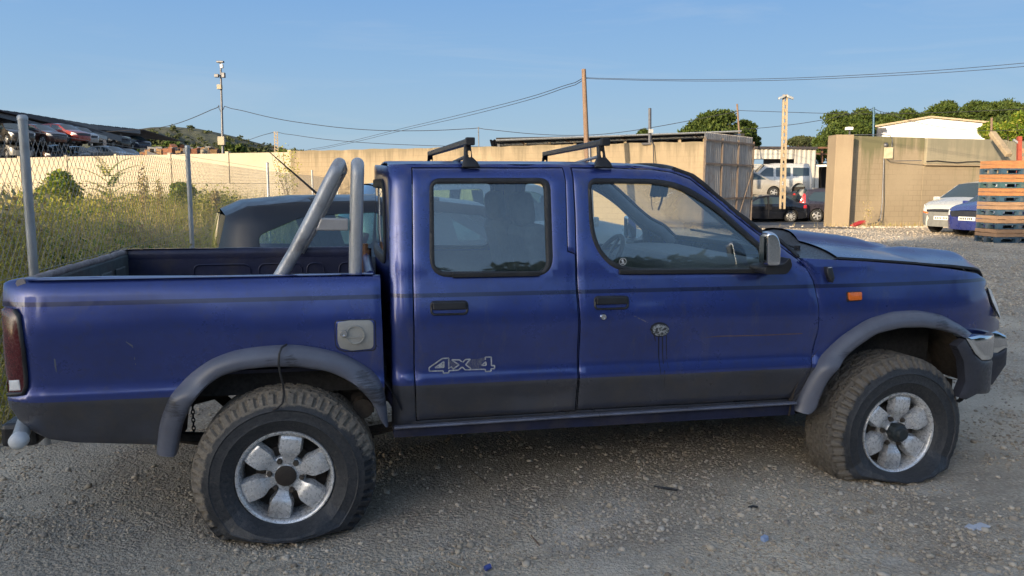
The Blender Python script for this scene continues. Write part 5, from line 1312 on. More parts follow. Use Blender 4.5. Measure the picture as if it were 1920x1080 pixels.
b = MB(); b.grid([[(A.x, A.y, zt), (A.x+FH.x*10, A.y+FH.y*10, zt-.3)], [(B.x, B.y, zt), (B.x+FH.x*10, B.y+FH.y*10, zt-.3)]]); b.grid([[(B.x, B.y, zt), (B.x+FH.x*10, B.y+FH.y*10, zt-.3)], [(B.x, B.y, -.5), (B.x+FH.x*10, B.y+FH.y*10, -.5)]]); obj('roof', b, M['darksheet'], wb_)
cp = thing('car_port', 'dark open car port with a white beam between the shed and gate pillar', 'car port', tuple(at(1548, 380, 48)))
q0, q1 = at(1529, 311, 47.6), at(1640, 308, 47.6)
b = MB(); b.bar(q0, q1, .15, .12); obj('beam', b, M['whitewall'], cp); b = MB(); b.bar(at(1531, 312, 47.6), at(1530, 385, 47.6), .22, .15); obj('post', b, M['whitesheet'], cp)
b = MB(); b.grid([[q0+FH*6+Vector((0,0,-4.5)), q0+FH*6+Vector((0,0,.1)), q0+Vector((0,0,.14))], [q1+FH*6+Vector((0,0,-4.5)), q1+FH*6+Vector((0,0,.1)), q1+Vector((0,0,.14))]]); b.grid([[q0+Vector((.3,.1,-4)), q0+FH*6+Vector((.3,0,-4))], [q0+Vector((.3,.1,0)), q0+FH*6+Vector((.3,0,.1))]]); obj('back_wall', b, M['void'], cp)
b = MB(); b.bar(at(1527, 277, 48), at(1562, 277, 48), .2, .1); b.bar(at(1527, 288, 49), at(1556, 289, 49), .1, .1); b.bar(at(1541, 277, 48.5), at(1541, 306, 48.5), .1, .1); b.box(0,0,0,.01,.01,.01)
b = MB(); b.bar(at(1527, 277, 48), at(1562, 277, 48), .2, .1); obj('old_frame', b, M['rust'], cp); b = MB(); b.bar(at(1527, 288, 49), at(1556, 289, 49), .1, .1); obj('old_frame', b, M['rust'], cp); b = MB(); b.bar(at(1541, 277, 48.5), at(1541, 306, 48.5), .1, .1); obj('old_frame', b, M['rust'], cp)
# ---- white gable house
hs = thing('white_building', 'plain white gable end rising above the right yard wall in front of the pines', 'building', tuple(at(1745, 300, 58)))
pts = [at(1643, 300, 58), at(1645.5, 238, 58), at(1742, 221.5, 58), at(1845.5, 231.5, 58), at(1847, 300, 58)]
b = MB(); XD = (FH+RH*.56).normalized()*9; F2 = [p_+XD for p_ in pts]; b.add([tuple(p_) for p_ in pts+F2], [(0,1,2,3,4),(5,9,8,7,6),(0,5,6,1),(3,8,9,4)]); obj('wall', b, M['whitewall'], hs)
for a, c in ((1, 2), (2, 3)):
    e0 = pts[a]-FH*.25+Vector((0,0,.03)); e1 = pts[c]-FH*.25+Vector((0,0,.03)); b = MB(); ex = (pts[c]-pts[a]).normalized()*(.35 if a == 2 else 0); ex0 = (pts[a]-pts[c]).normalized()*(.3 if a == 1 else 0)
    q = [e0+ex0, e1+ex, e1+ex+XD, e0+ex0+XD]; up_ = Vector((0,0,.12)); b.add([tuple(v_) for v_ in q]+[tuple(v_+up_) for v_ in q], [(0,1,2,3),(4,7,6,5),(0,4,5,1),(1,5,6,2),(2,6,7,3),(3,7,4,0)]); obj('roof', b, mat('roof_tan', (.42,.33,.22), .9) if a == 1 else bpy.data.materials['roof_tan'], hs)
box3('flood_lamp', at(1655, 243, 57.7), .22, .1, .12, M['steel'], hs); box3('drain_box', at(1648, 248, 57.7), .12, .1, .3, M['steel'], hs)
# ---- low dark shelter beyond the tan wall
shl = thing('lean_to_shed', 'long low dark shelter roof seen over the tan wall behind the truck', 'shelter', tuple(at(1160, 300, 36)))
zr = lambda u: 262-17*(u-928)/462.
b = MB(); P = []
k = 160
for i in range(k+1):
    u = 918+472*i/k; q = at(u, zr(u), 34+2*i/k); w_ = .03*math.sin(i*2.4); P.append([(q.x, q.y, q.z+w_), (q.x+FH.x*5, q.y+FH.y*5, q.z+w_-.25)])
b.grid(P, flip=True); obj('roof', b, M['darksheet'], shl, smooth=60)
b = MB(); b.tube([at(u, zr(u)+1.2, 33.9+2*(u-918)/472) for u in (930, 1160, 1390)], .04, 4); obj('fascia', b, M['galv'], shl)
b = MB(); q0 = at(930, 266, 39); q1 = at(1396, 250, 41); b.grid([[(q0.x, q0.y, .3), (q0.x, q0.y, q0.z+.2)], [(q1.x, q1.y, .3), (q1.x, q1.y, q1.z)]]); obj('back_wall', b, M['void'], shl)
b = MB(); b.tube([at(u, zr(u)+8.5, 34.6+2*(u-918)/472) for u in (935, 1388)], .07, 4); obj('beam', b, M['galv'], shl)
for u in (935, 985, 1030, 1077, 1172, 1274, 1277+44, 1383):
    b = MB(); b.bar(at(u, zr(u)+8, 34.6+2*(u-918)/472), at(u, zr(u)+40, 34.6+2*(u-918)/472), .12, .12); obj('post', b, M['concpole'] if u not in (935, 1383) else M['steel'], shl)
for u in (975, 1060, 1100, 1165, 1215, 1300):
    b = MB(); b.bar(at(u, zr(u)+3, 34.4+2*(u-918)/472), at(u+8, zr(u)+9, 34.6+2*(u-918)/472), .06, .06); obj('strut', b, M['rust'], shl)
r9 = random.Random(9)
b = MB()
for k in range(46):
    u = r9.choice([1025, 1060, 1140, 1135, 1230, 1240, 1310])+r9.uniform(-12, 16); v = zr(u)+r9.uniform(4, 14); q = at(u, v, 36.5)
    b.obox(q, Vector((r9.uniform(.03,.16), r9.uniform(-.03,.03), r9.uniform(-.05,.05))), (0,.04,0), (r9.uniform(-.03,.03),0,.02))
tag(obj('stored_scrap', b, mat('scrap_pale', (.35,.35,.36), .5, .4, var=.4)), kind='stuff')
# ---- poles
def polething(name, label, cat, pts_px, d, r, mt, n_=8, r2=None, group=None, base=None):
    top = at(*pts_px[0], d); bot = at(*pts_px[1], d); dirv = (bot-top).normalized()
    if base is not None and bot.z > base: bot = bot+dirv*((bot.z-base)/-dirv.z)
    o = thing(name, label, cat, tuple(bot)); b = MB(); b.tube([bot, top], [r2 or r, r], n_); obj('pole', b, mt, o, smooth=60)
    return o
mast = polething('camera_mast', 'tall thin mast with cameras and floodlights beyond the cream wall at left', 'mast', ((413.5,116),(418,292)), 46, .05, M['steel'], r2=.09, base=.2)
for (u, v, hx_, hz_, nm, mt) in ((411.8,163,.13,.13,'cable_box','cream'), (415.5,264,.19,.24,'cable_box','cream'), (406.5,142,.12,.09,'floodlight','steel'), (419,141,.09,.14,'floodlight','steel'), (416,124,.07,.11,'camera_dome','whitewall'), (413,116,.2,.05,'camera_arm','steel')):
    box3(nm, at(u, v, 45.8), hx_, .12, hz_, M[mt], mast, bevel=.02)
b = MB(); b.tube([at(403, 141, 46), at(421, 141, 46)], .03, 5); obj('cross_arm', b, M['steel'], mast)
b = MB(); b.tube([at(410, 197, 46), at(410.5, 203, 46), at(414, 210, 46), at(418, 206, 46), at(421, 199, 46)], .02, 5); obj('cable_loop', b, M['cable'], mast)
ly = thing('lattice_pole', 'small pale lattice electricity pole beyond the walls, right of the hill', 'electricity pole', tuple(at(519, 300, 80)))
for (ut, ub) in ((514.5,515.5),(519.8,522)):
    b = MB(); b.bar(at(ut, 247, 80), at(ub, 300, 80), .09, .09); obj('leg', b, M['concpole'], ly)
for k in range(8):
    v = 250+k*5.6; b = MB(); b.bar(at(514.7, v, 80), at(520.5, v+2.5, 80), .06, .08); obj('rung', b, M['concpole'], ly)
b = MB(); b.bar(at(512.5, 247.5, 80), at(521.5, 247.5, 80), .08, .08); obj('cross_arm', b, M['steel'], ly)
polething('cable_post', 'thin grey post with a cable seen above the tan wall, left of the roof rack', 'post', ((897,238),(898,300)), 45, .03, M['steel'], base=.2)
wp = polething('wooden_pole', 'tall cracked wooden utility pole in front of the tan wall', 'utility pole', ((1094.5,130),(1099.5,262)), 26.0, .075, M['wood'], r2=.11, base=.1)
b = MB(); b.bar(at(1097.5, 133, 25.9), at(1103, 262, 25.9), .012, .03); obj('cable_run', b, M['cable'], wp)
polething('steel_stub', 'short dark steel post beside the wooden utility pole', 'post', ((1105.5,278),(1107.5,330)), 25.9, .06, M['steel'], base=.1)
sp_ = polething('steel_post', 'square grey post with a lamp fitting rising from the top of the tan wall', 'post', ((1218.5,203),(1218.5,268)), 28.0, .055, M['steel'], 4, base=2.9)
box3('bracket', at(1220, 246, 27.9), .08, .06, .07, M['galv'], sp_); box3('arm', at(1212, 269.5, 27.9), .16, .05, .03, M['steel'], sp_)
b = MB(); b.tube([at(1221, 262, 27.8), at(1225, 272, 27.75), at(1226, 310, 27.7), at(1226, 350, 27.7)], .02, 5); obj('conduit', b, M['cable'], sp_, smooth=60)
polething('thin_pole', 'thin wooden pole in front of the big pine crown', 'pole', ((1382,195),(1386,250)), 44, .05, M['wood'], base=.0)
lp = thing('slotted_concrete_pole', 'tan slotted concrete pole with two lamps beside the parked cars', 'lamp pole', tuple(at(1467.5, 383, 40)))
for (ut, ub) in ((1469.3,1462.6),(1475.3,1470.4)):
    b = MB(); b.bar(at(ut, 178, 40), at(ub, 392, 40), .095, .16); obj('leg', b, M['concpole'], lp)
for k in range(16):
    v = 181+k*13; t = (v-178)/214; b = MB(); b.bar(at(1469.3-6.7*t, v, 40), at(1475.3-4.9*t, v, 40), .12, .17); obj('rung', b, M['concpole'], lp)
for s_, u in ((-1, 1465.5), (1, 1481.5)):
    b = MB(); c = at(u, 182.5, 39.8); b.obox(c, RH*.16+Vector((0,0,.06*s_*-1)), FH*.07, (0,0,.06)); obj('lamp', b, M['galv'], lp, bevel=.02)
polething('blue_pole', 'thin blue steel pole beside the white gable', 'pole', ((1638.5,201),(1637.5,252)), 34, .045, M['bluesteel'], base=.0)
polething('short_pole', 'short weathered pole at the right end of the white gable', 'pole', ((1859.5,221),(1858.5,250)), 36, .05, M['wood'], base=.0)
# ---- overhead cables
cabs = [([(411,199),(385,211),(350,226),(318,236),(288,241),(200,247)], 46, 60, 'cable from the camera mast down to the left shelter', .022),
 ([(421,199),(520,224),(637,240),(720,245.6),(820,245),(897,240)], 46, 45, 'cable from the camera mast across to the thin post', .018),
 ([(521,248),(600,261),(700,269),(800,273),(930,276),(1000,277)], 80, 70, 'lowest cable running right from the lattice pole', .025),
 ([(513,248),(490,254),(462,264),(440,272)], 80, 110, 'short cable running left from the lattice pole towards the hill', .03),
 ([(1092,147),(1040,168),(980,186),(860,216),(740,244),(650,267),(570,283)], 26, 60, 'upper cable from the wooden pole down to the left', .012),
 ([(1092,151),(1040,173),(980,191),(870,219),(760,243),(660,268),(575,285)], 26, 60, 'lower cable from the wooden pole down to the left', .012),
 ([(1098,145.5),(1200,149),(1350,149.5),(1500,146.5),(1700,136),(1800,129),(1990,112)], 26, 22, 'upper cable crossing the sky right of the wooden pole', .008),
 ([(1098,147),(1200,151),(1350,152.5),(1500,150),(1700,140.5),(1800,134.5),(1990,119)], 26, 22, 'lower cable crossing the sky right of the wooden pole', .008),
 ([(897,240),(950,247),(1020,253),(1090,254.5),(1150,250.5),(1219,240),(1290,227),(1384,208)], 45, 40, 'cable from the thin post to the pole by the pine', .016),
 ([(1384,207),(1450,209.5),(1560,213),(1640,214),(1800,210),(1990,201)], 44, 36, 'cable above the pale concrete pole and white gable', .014),
 ([(1386,243),(1440,239),(1500,232),(1560,222),(1600,212),(1638,203)], 44, 34, 'rising cable ending at the blue pole', .014),
 ([(1638,203),(1680,219),(1740,235),(1800,243),(1860,246),(1920,243),(1990,238)], 34, 32, 'sagging cable in front of the white gable', .012)]
for L, d0, d1, lab, r in cabs:
    n_ = len(L); xs_ = [p_[0] for p_ in L]; u_ = np.linspace(xs_[0], xs_[-1], 40)
    if xs_[0] > xs_[-1]: v_ = np.interp(-u_, [-x for x in xs_], [p_[1] for p_ in L])
    else: v_ = np.interp(u_, xs_, [p_[1] for p_ in L])
    v_ = np.convolve(np.pad(v_, 3, 'edge'), np.ones(7)/7, 'valid'); v_[0] = L[0][1]; v_[-1] = L[-1][1]
    b = MB(); b.tube([at(float(u), float(v), d0+(d1-d0)*i/39) for i, (u, v) in enumerate(zip(u_, v_))], r, 5); tag(obj('power_cable', b, M['cable'], smooth=60), lab, 'cable', 'overhead cables')
# ================================================================ CARS
def spec_from(L, W, H, H0, sil, wins, xf, xr, wr, rr, belt, **k):
    s = H/H0
    d = dict(L=L, W=W, sil=[(x*L, z*s, kk) for x, z, kk in sil], wins=[[(x*L, z*s) for x, z in w_] for w_ in wins], xf=xf*L, xr=xr*L, wr=wr, rr=rr, belt=belt*s, spokes=k.pop('spokes', 5))
    d.update(k); return d
HS = [(.495,.2,'b'),(.50,.42,'b'),(.497,.55,'n'),(.480,.70,'h'),(.40,.84,'h'),(.265,.95,'g'),(.085,1.36,'o'),(-.05,1.42,'o'),(-.25,1.41,'o'),(-.40,1.34,'r'),(-.470,.98,'t'),(-.50,.62,'b'),(-.495,.22,'b')]
HW = [[(.215,.97),(.065,1.29),(-.065,1.33),(-.065,.95)],[(-.10,.95),(-.10,1.33),(-.30,1.30),(-.385,1.12),(-.36,.99)]]
def hatch(L=4.0, W=1.68, H=1.42, **k): return spec_from(L, W, H, 1.42, HS, HW, .315, -.31, .30, .19, .93, **k)
SS = [(.49,.2,'b'),(.50,.5,'n'),(.485,.66,'h'),(.38,.80,'h'),(.21,.90,'g'),(.06,1.30,'o'),(-.05,1.40,'o'),(-.14,1.41,'o'),(-.24,1.34,'r'),(-.37,1.03,'t'),(-.485,.98,'t'),(-.50,.62,'b'),(-.49,.25,'b')]
SW = [[(.165,.93),(.05,1.22),(-.045,1.31),(-.045,.95)],[(-.065,.95),(-.065,1.32),(-.165,1.30),(-.275,1.06),(-.26,.98)]]
ES = [(.49,.25,'b'),(.50,.6,'n'),(.475,.78,'h'),(.36,1.03,'g'),(.14,1.58,'o'),(-.05,1.72,'o'),(-.30,1.73,'o'),(-.40,1.68,'r'),(-.465,1.15,'t'),(-.50,.72,'b'),(-.49,.3,'b')]
EW = [[(.29,1.06),(.12,1.50),(.04,1.56),(.04,1.05)],[(.015,1.05),(.015,1.57),(-.165,1.58),(-.165,1.06)],[(-.185,1.06),(-.185,1.58),(-.33,1.56),(-.40,1.30),(-.38,1.10)]]
KS = [(.49,.25,'b'),(.50,.66,'n'),(.488,.74,'h'),(.48,.80,'h'),(.40,.97,'h'),(.28,1.08,'g'),(.13,1.70,'o'),(-.02,1.80,'o'),(-.44,1.79,'r'),(-.49,1.15,'t'),(-.50,.6,'b'),(-.49,.28,'b')]
KW = [[(.235,1.08),(.115,1.56),(.02,1.58),(.02,1.05)],[(-.01,1.05),(-.01,1.58),(-.20,1.58),(-.20,1.07)],[(-.23,1.07),(-.23,1.58),(-.44,1.56),(-.44,1.10)]]
def head(vec): return math.atan2(vec.y, vec.x)
def place(car, p_, vec, z=None): car.location = (p_.x, p_.y, G(p_.x, p_.y) if z is None else z); car.rotation_euler = (0, 0, head(vec)); return car
def lightsH(L, s=1): return [('headlight', [(.435*L,.62*s),(.49*L,.58*s),(.475*L,.70*s),(.40*L,.78*s)], M['headlamp']), ('tail_light', [(-.45*L,.72*s),(-.485*L,.72*s),(-.472*L,.93*s),(-.435*L,.90*s)], M['redlens'])]
# black hatchback just behind the pickup
HSB = HS[:8]+[(-.33,1.41,'o'),(-.43,1.375,'o'),(-.472,1.30,'r'),(-.493,.98,'t'),(-.50,.62,'b'),(-.495,.22,'b')]
HWB = [HW[0], [(-.10,.95),(-.10,1.33),(-.32,1.30),(-.415,1.15),(-.41,.99)]]
sp1 = spec_from(3.75, 1.62, 1.36, 1.42, HSB, HWB, .315, -.31, .30, .19, .93, seams=[[(.30,.3),(.30,.9),(.24,.95)],[(-.28,.32),(-.28,1.29)]], mirror=(.85,.95), handles=[(-.1,.80)], lights=lightsH(3.75), seats=[.25,-.7])
pblk = tint('black_car_paint', (.012,.013,.018), dust=(.05,.047,.045), dustamt=.25, coat=.3, rough=.4)
c1 = build_car('parked_car', 'dirty black hatchback parked right behind the pickup bed, with roof aerial', sp1, pblk, step=.06, glass=M['glass2'], seethrough=True)
v1 = (RH*math.cos(R_(3))+FH*math.sin(R_(3))); v1 = Vector((math.cos(R_(11)), math.sin(R_(11)), 0)); rear = Vector((-.86, 3.45, 0)); place(c1, rear+v1*1.90, v1, .12)
b = MB(); b.tube([(-.95,0,1.35),(-1.0,0,1.40),(-1.42,0,1.78)], [.02,.012,.003], 6); obj('aerial', b, M['black'], c1, local=True, smooth=60)
# pale blue-grey hatchback beyond it
sp2 = hatch(4.2, 1.72, 1.50, seams=[[(.30,.3),(.30,.95)],[(-.28,.32),(-.28,1.38)]], mirror=(.95,1.0), lights=lightsH(4.2), seats=[.25,-.7])
c2 = build_car('parked_car', 'pale blue-grey hatchback beyond the black one, seen through the cab windows', sp2, tint('pale_car_paint', (.20,.27,.33), metal=.4), step=.09, glass=M['glass2'], seethrough=True)
v2 = Vector((math.cos(R_(10)), math.sin(R_(10)), 0)); place(c2, Vector((2.15, 6.9, 0)), v2)
# sedan and people carrier in the road
p_ = at(1480, 417, 41.0); sp3 = spec_from(4.85, 1.85, 1.42, 1.42, SS, SW, .31, -.30, .33, .23, .93, spokes=10, lights=[('headlight', [(2.05,.62),(2.35,.6),(2.3,.72),(2.0,.75)], M['headlamp']), ('tail_light', [(-2.1,.74),(-2.38,.74),(-2.36,.92),(-2.12,.90)], M['redbright'])], seams=[[(1.1,.3),(1.05,.92)],[(-.27,.3),(-.27,1.3)],[(-1.05,.45),(-1.3,.8),(-1.3,.95)]], mirror=(.85,.98), handles=[(0,.82),(-1.05,.84)])
c3 = build_car('parked_car', 'black saloon with ten-spoke wheels parked left of the dark people carrier', sp3, tint('black_saloon_paint', (.006,.008,.014), dustamt=.05, rough=.15), step=.12)
vl = -RH*math.cos(R_(4))-FH*math.sin(R_(4)); place(c3, p_+vl*1.45+FH*.9, vl)
p_ = at(1532, 415, 41.6); sp4 = spec_from(4.66, 1.86, 1.74, 1.73, ES, EW, .30, -.30, .34, .22, 1.05, spokes=5, rr_=0, lights=[('headlight', [(2.0,.72),(2.3,.7),(2.25,.85),(1.9,.88)], M['headlamp']), ('tail_light', [(-2.02,.98),(-2.28,1.0),(-2.08,1.50),(-1.98,1.46)], M['redbright'])], seams=[[(.95,.35),(.95,1.04)],[(.1,.35),(.1,1.5)],[(-.8,.4),(-.8,1.05)]], mirror=(1.0,1.1))
c4 = build_car('people_carrier', 'dark people carrier with tall red tail lamp half hidden by the gate pillar', sp4, tint('plum_grey_paint', (.030,.026,.038), dustamt=.1), step=.12)
place(c4, p_+RH*1.40+FH*1.0, RH)
b = MB(); b.tube([(-1.5,.55,1.74),(.4,.55,1.80)], .02, 5); b.tube([(-1.5,-.55,1.74),(.4,-.55,1.80)], .02, 5); obj('roof_bar', b, M['black'], c4, local=True)
# cars beyond
spk = spec_from(4.1, 1.7, 1.70, 1.80, KS, KW, .30, -.31, .30, .19, 1.05, seams=[[(.9,.35),(.9,1.0)],[(.02,.35),(.02,1.5)]], nowheel='rear', lights=[('headlight', [(1.75,.65),(2.0,.62),(1.95,.82),(1.7,.85)], M['headlamp'])], mirror=(1.0,1.05))
c5 = build_car('scrap_van', 'silver van without wheels stacked on top of a white car', spk, tint('silver_van_paint', (.50,.49,.47), metal=.3), step=.12)
q = at(1446, 362, 44.5); place(c5, q, -RH*.99+FH*.1, q.z-.1); c5.rotation_euler[1] = 0
sp6 = hatch(3.9, 1.65, 1.40, lights=lightsH(3.9)); c6 = build_car('scrap_car', 'white car lying under the stacked silver van', sp6, tint('white_paint_a', (.62,.60,.56)), step=.14)
place(c6, at(1452, 388, 44.6), -RH)
c7 = build_car('scrap_car', 'battered grey car front beside the gate, left of the stacked van', hatch(4.0, 1.66, 1.45, lights=lightsH(4.0)), tint('grey_scrap_paint', (.38,.36,.33), dustamt=.6), step=.14); q = at(1398, 366, 43.5); place(c7, q, RH, q.z-.15)
c8 = build_car('parked_car', 'grey-green hatchback seen between the black saloon and the dark people carrier', hatch(4.0, 1.68, 1.50, lights=lightsH(4.0)), tint('grey_green_paint', (.10,.12,.12)), step=.14); place(c8, at(1497, 380, 46.), -FH*.95+RH*.2)
c9 = build_car('parked_car', 'dark hatchback whose roof shows just above the black saloon', hatch(4.1, 1.7, 1.50, lights=lightsH(4.1)), tint('dark_blue_paint', (.02,.025,.035)), step=.14); place(c9, at(1424, 390, 43.9), -RH)
# white van and blue car by the pallets
HSW = [(.495,.2,'b'),(.50,.42,'b'),(.497,.60,'n'),(.490,.66,'h'),(.475,.74,'h'),(.40,.85,'h'),(.265,.97,'g'),(.085,1.36,'o'),(-.05,1.42,'o'),(-.25,1.41,'o'),(-.40,1.34,'r'),(-.470,.98,'t'),(-.50,.62,'b'),(-.495,.22,'b')]
spw = spec_from(4.0, 1.66, 1.56, 1.42, HSW, HW, .30, -.31, .30, .19, .95, darkbumper=True, plate=.48, nowheel='', bumperpoly=[[(1.35,.25),(1.97,.25),(2.0,.60),(1.9,.64),(1.62,.62),(1.55,.45)]], bumpermat=mat('grey_bumper', (.17,.17,.16), .7, var=.2), seams=[[(.95,.35),(.95,1.0)],[(.02,.35),(.02,1.5)]], mirror=(1.0,1.05),
  lights=[('headlight', [(1.72,.70),(1.98,.66),(1.93,.86),(1.66,.90)], M['headlamp']), ('indicator', [(1.74,.62),(2.0,.60),(1.99,.66),(1.74,.69)], M['amber'])])
c10 = build_car('parked_car', 'white car with grey bumper parked against the yard wall', spw, tint('white_van_paint', (.62,.60,.53), dust=(.4,.36,.28)), step=.08)
g_ = gd(1765, 441); vv = (-RH*math.cos(R_(30))-FH*math.sin(R_(30))); place(c10, g_-vv*1.25+FH*1.0+RH*1.0, vv)
spb = hatch(3.9, 1.66, 1.45, plate=.52, lights=[('headlight', [(1.55,.64),(1.9,.60),(1.86,.74),(1.45,.80)], M['headlamp'])], mirror=(.9,.95))
c11 = build_car('parked_car', 'blue hatchback with its nose beside the pallet stack', spb, tint('bright_blue_paint', (.02,.035,.20), dustamt=.2), step=.08)
g_ = gd(1815, 447); vv = (-RH*math.cos(R_(24))-FH*math.sin(R_(24))); place(c11, g_-vv*1.35+FH*.85+RH*.85, vv)
# ================================================================ PALLETS AND COLLARS
M['pblue'] = mat('blue_pallet_wood', (.035,.08,.125), .85, var=.4, scale=7, dirt=(.18,.15,.12), dirtamt=.5)
M['pteal'] = mat('teal_pallet_wood', (.045,.11,.12), .85, var=.4, scale=7, dirt=(.2,.17,.12), dirtamt=.5)
M['pcollar'] = mat('orange_collar_wood', (.42,.19,.07), .8, var=.4, scale=5, col2=(.30,.13,.055), dirt=(.20,.12,.07), dirtamt=.5, stretch=(1,1,4))
M['pcollar2'] = mat('dull_collar_wood', (.34,.21,.12), .85, var=.35, scale=5, col2=(.25,.15,.09), dirt=(.16,.11,.08), dirtamt=.5, stretch=(1,1,4))
def pallet(z, mt, lab):
    t = thing('pallet', lab, 'pallet', (0,0,z), group='wooden pallets of the stack')
    for y in (-.35, 0, .35): b = MB(); b.box(-.6, y-.05, 0, .6, y+.05, .02); obj('bottom_board', b, mt, t, local=True)
    for x in (-.53, 0, .53):
        for y in (-.35, 0, .35): b = MB(); b.box(x-.07, y-.05, .021, x+.07, y+.05, .10); obj('block', b, mt, t, local=True)
    for y in (-.345, -.17, 0, .17, .345): b = MB(); b.box(-.6, y-.055, .101, .6, y+.055, .143); obj('deck_board', b, mt, t, local=True)
    return t
def collar(z, mt, lab):
    t = thing('pallet_collar', lab, 'crate collar', (0,0,z), group='wooden collars of the stack')
    for k in (0, 1):
        z0 = .1*k+.006; z1 = z0+.086
        for y in (-.4, .38): b = MB(); b.box(-.6, y, z0, .6, y+.02, z1); obj('board', b, mt, t, local=True)
        for x in (-.6, .58): b = MB(); b.box(x, -.379, z0, x+.02, .379, z1); obj('board', b, mt, t, local=True)
    return t
ords = ['lowest', 'second lowest', 'third from the bottom', 'third from the top', 'second highest', 'topmost']
Cn = at(1865, 480, 20.3); Cn.z = G(Cn.x, Cn.y)+.01
dl = (-RH*.11+FH*.994); dr_ = (RH*.994+FH*.11)                   # short side runs away, long side to the right
ctr_ = Cn+dl*.4+dr_*.6; ang = math.atan2(dr_.y, dr_.x)
def stack(ctr_, ang, z0, n_, tagw, jit):
    z = z0
    for k in range(n_):
        j = jit*(1 if k % 2 else -1)
        for kind in (0, 1):
            o = pallet(z, M['pblue'] if k < 3 or k % 2 else M['pteal'], f'{ords[k]} blue pallet in the {tagw} of pallets') if kind == 0 else collar(z, M['pcollar'] if k > 2 else M['pcollar2'], f'{ords[k]} wooden collar in the {tagw} of pallets')
            o.location = (ctr_.x+j*random.uniform(.3,1), ctr_.y+j*random.uniform(-1,1), z); o.rotation_euler = (0, 0, ang+random.uniform(-.015,.015)); z += .145 if kind == 0 else .201
    return z
ztop = stack(ctr_, ang, Cn.z, 6, 'front stack', .006)
fr2 = thing('red_steel_frame', 'red-brown steel frame standing behind the top of the pallet stack', 'frame', tuple(at(1912, 330, 22.5)))
b = MB(); b.bar(at(1911.5, 256, 22.5), at(1908, 450, 22.5), .10, .10); obj('post', b, mat('red_lead_paint', (.33,.06,.03), .6, var=.3), fr2)
for v in (283, 298): b = MB(); b.bar(at(1914, v, 22.5), at(1990, v-6, 22.5), .12, .13); obj('board', b, M['pcollar2'], fr2)
b = MB(); b.bar(at(1900, 262, 22.5), at(1909, 268, 22.5), .05, .05); obj('bracket', b, M['galv'], fr2)
# ================================================================ CHAIN-LINK FENCE
FL = [(-1.50,-3.0),(-1.47,1.53),(-1.385,5.65),(-1.22,12.2),(-.79,20.3),(-.25,30.)]
fn = thing('chain_link_fence', 'chain-link fence with round steel posts running back from the pickup tailgate', 'fence', (-1.47, 1.53, .15))
for (x, y), z in zip(FL[1:], (1.97,2.0,2.0,2.0,1.95)):
    g0 = G(x, y)-.1; b = MB(); b.tube([(x, y, g0), (x, y, z)], .025, 12); b.lathe([(0,.012),(.02,.01),(.028,0),(.028,-.02)], (x, y, z), 'z', 12); obj('post', b, M['galv'], fn, smooth=60)
b = MB(); cum = [0]
for a, c in zip(FL, FL[1:]): cum.append(cum[-1]+math.hypot(c[0]-a[0], c[1]-a[1]))
def fpt(s, z):
    s = max(0, min(cum[-1]-1e-6, s)); j = max(i for i in range(len(cum)) if cum[i] <= s); j = min(j, len(FL)-2); t = (s-cum[j])/(cum[j+1]-cum[j])
    return (FL[j][0]+(FL[j+1][0]-FL[j][0])*t-.03, FL[j][1]+(FL[j+1][1]-FL[j][1])*t, z)
dwid, dh, zb_, zt_ = .075, .085, .20, 1.90
nrow = int((zt_-zb_)/dh*2)
k = 0; s = 0
while s < cum[-1]:
    for sg_ in (1, -1):
        pts = []
        for i in range(0, nrow+1):     # woven zigzag strands
            pts.append(fpt(s+(dwid*.5 if (i % 2 == 0) == (sg_ > 0) else 0)+ (0 if sg_ > 0 else 0), zb_+i*dh/2))
        # diagonals
    for i in range(nrow):
        a = fpt(s, zb_+i*dh/2) if i % 2 == 0 else fpt(s+dwid/2, zb_+i*dh/2); c = fpt(s+dwid/2, zb_+(i+1)*dh/2) if i % 2 == 0 else fpt(s, zb_+(i+1)*dh/2)
        a2 = fpt(s+dwid, zb_+i*dh/2) if i % 2 == 0 else fpt(s+dwid/2, zb_+i*dh/2); c2 = fpt(s+dwid/2, zb_+(i+1)*dh/2) if i % 2 == 0 else fpt(s+dwid, zb_+(i+1)*dh/2)
        b.tube([a, c], .0015, 3, False); b.tube([a2, c2], .0015, 3, False)
    s += dwid
for z in (zt_, 1.1, .25): b.tube([fpt(s_, z) for s_ in cum], .002, 3, False)
o = obj('wire_mesh', b, M['wire'], fn); o['kind'] = 'stuff'
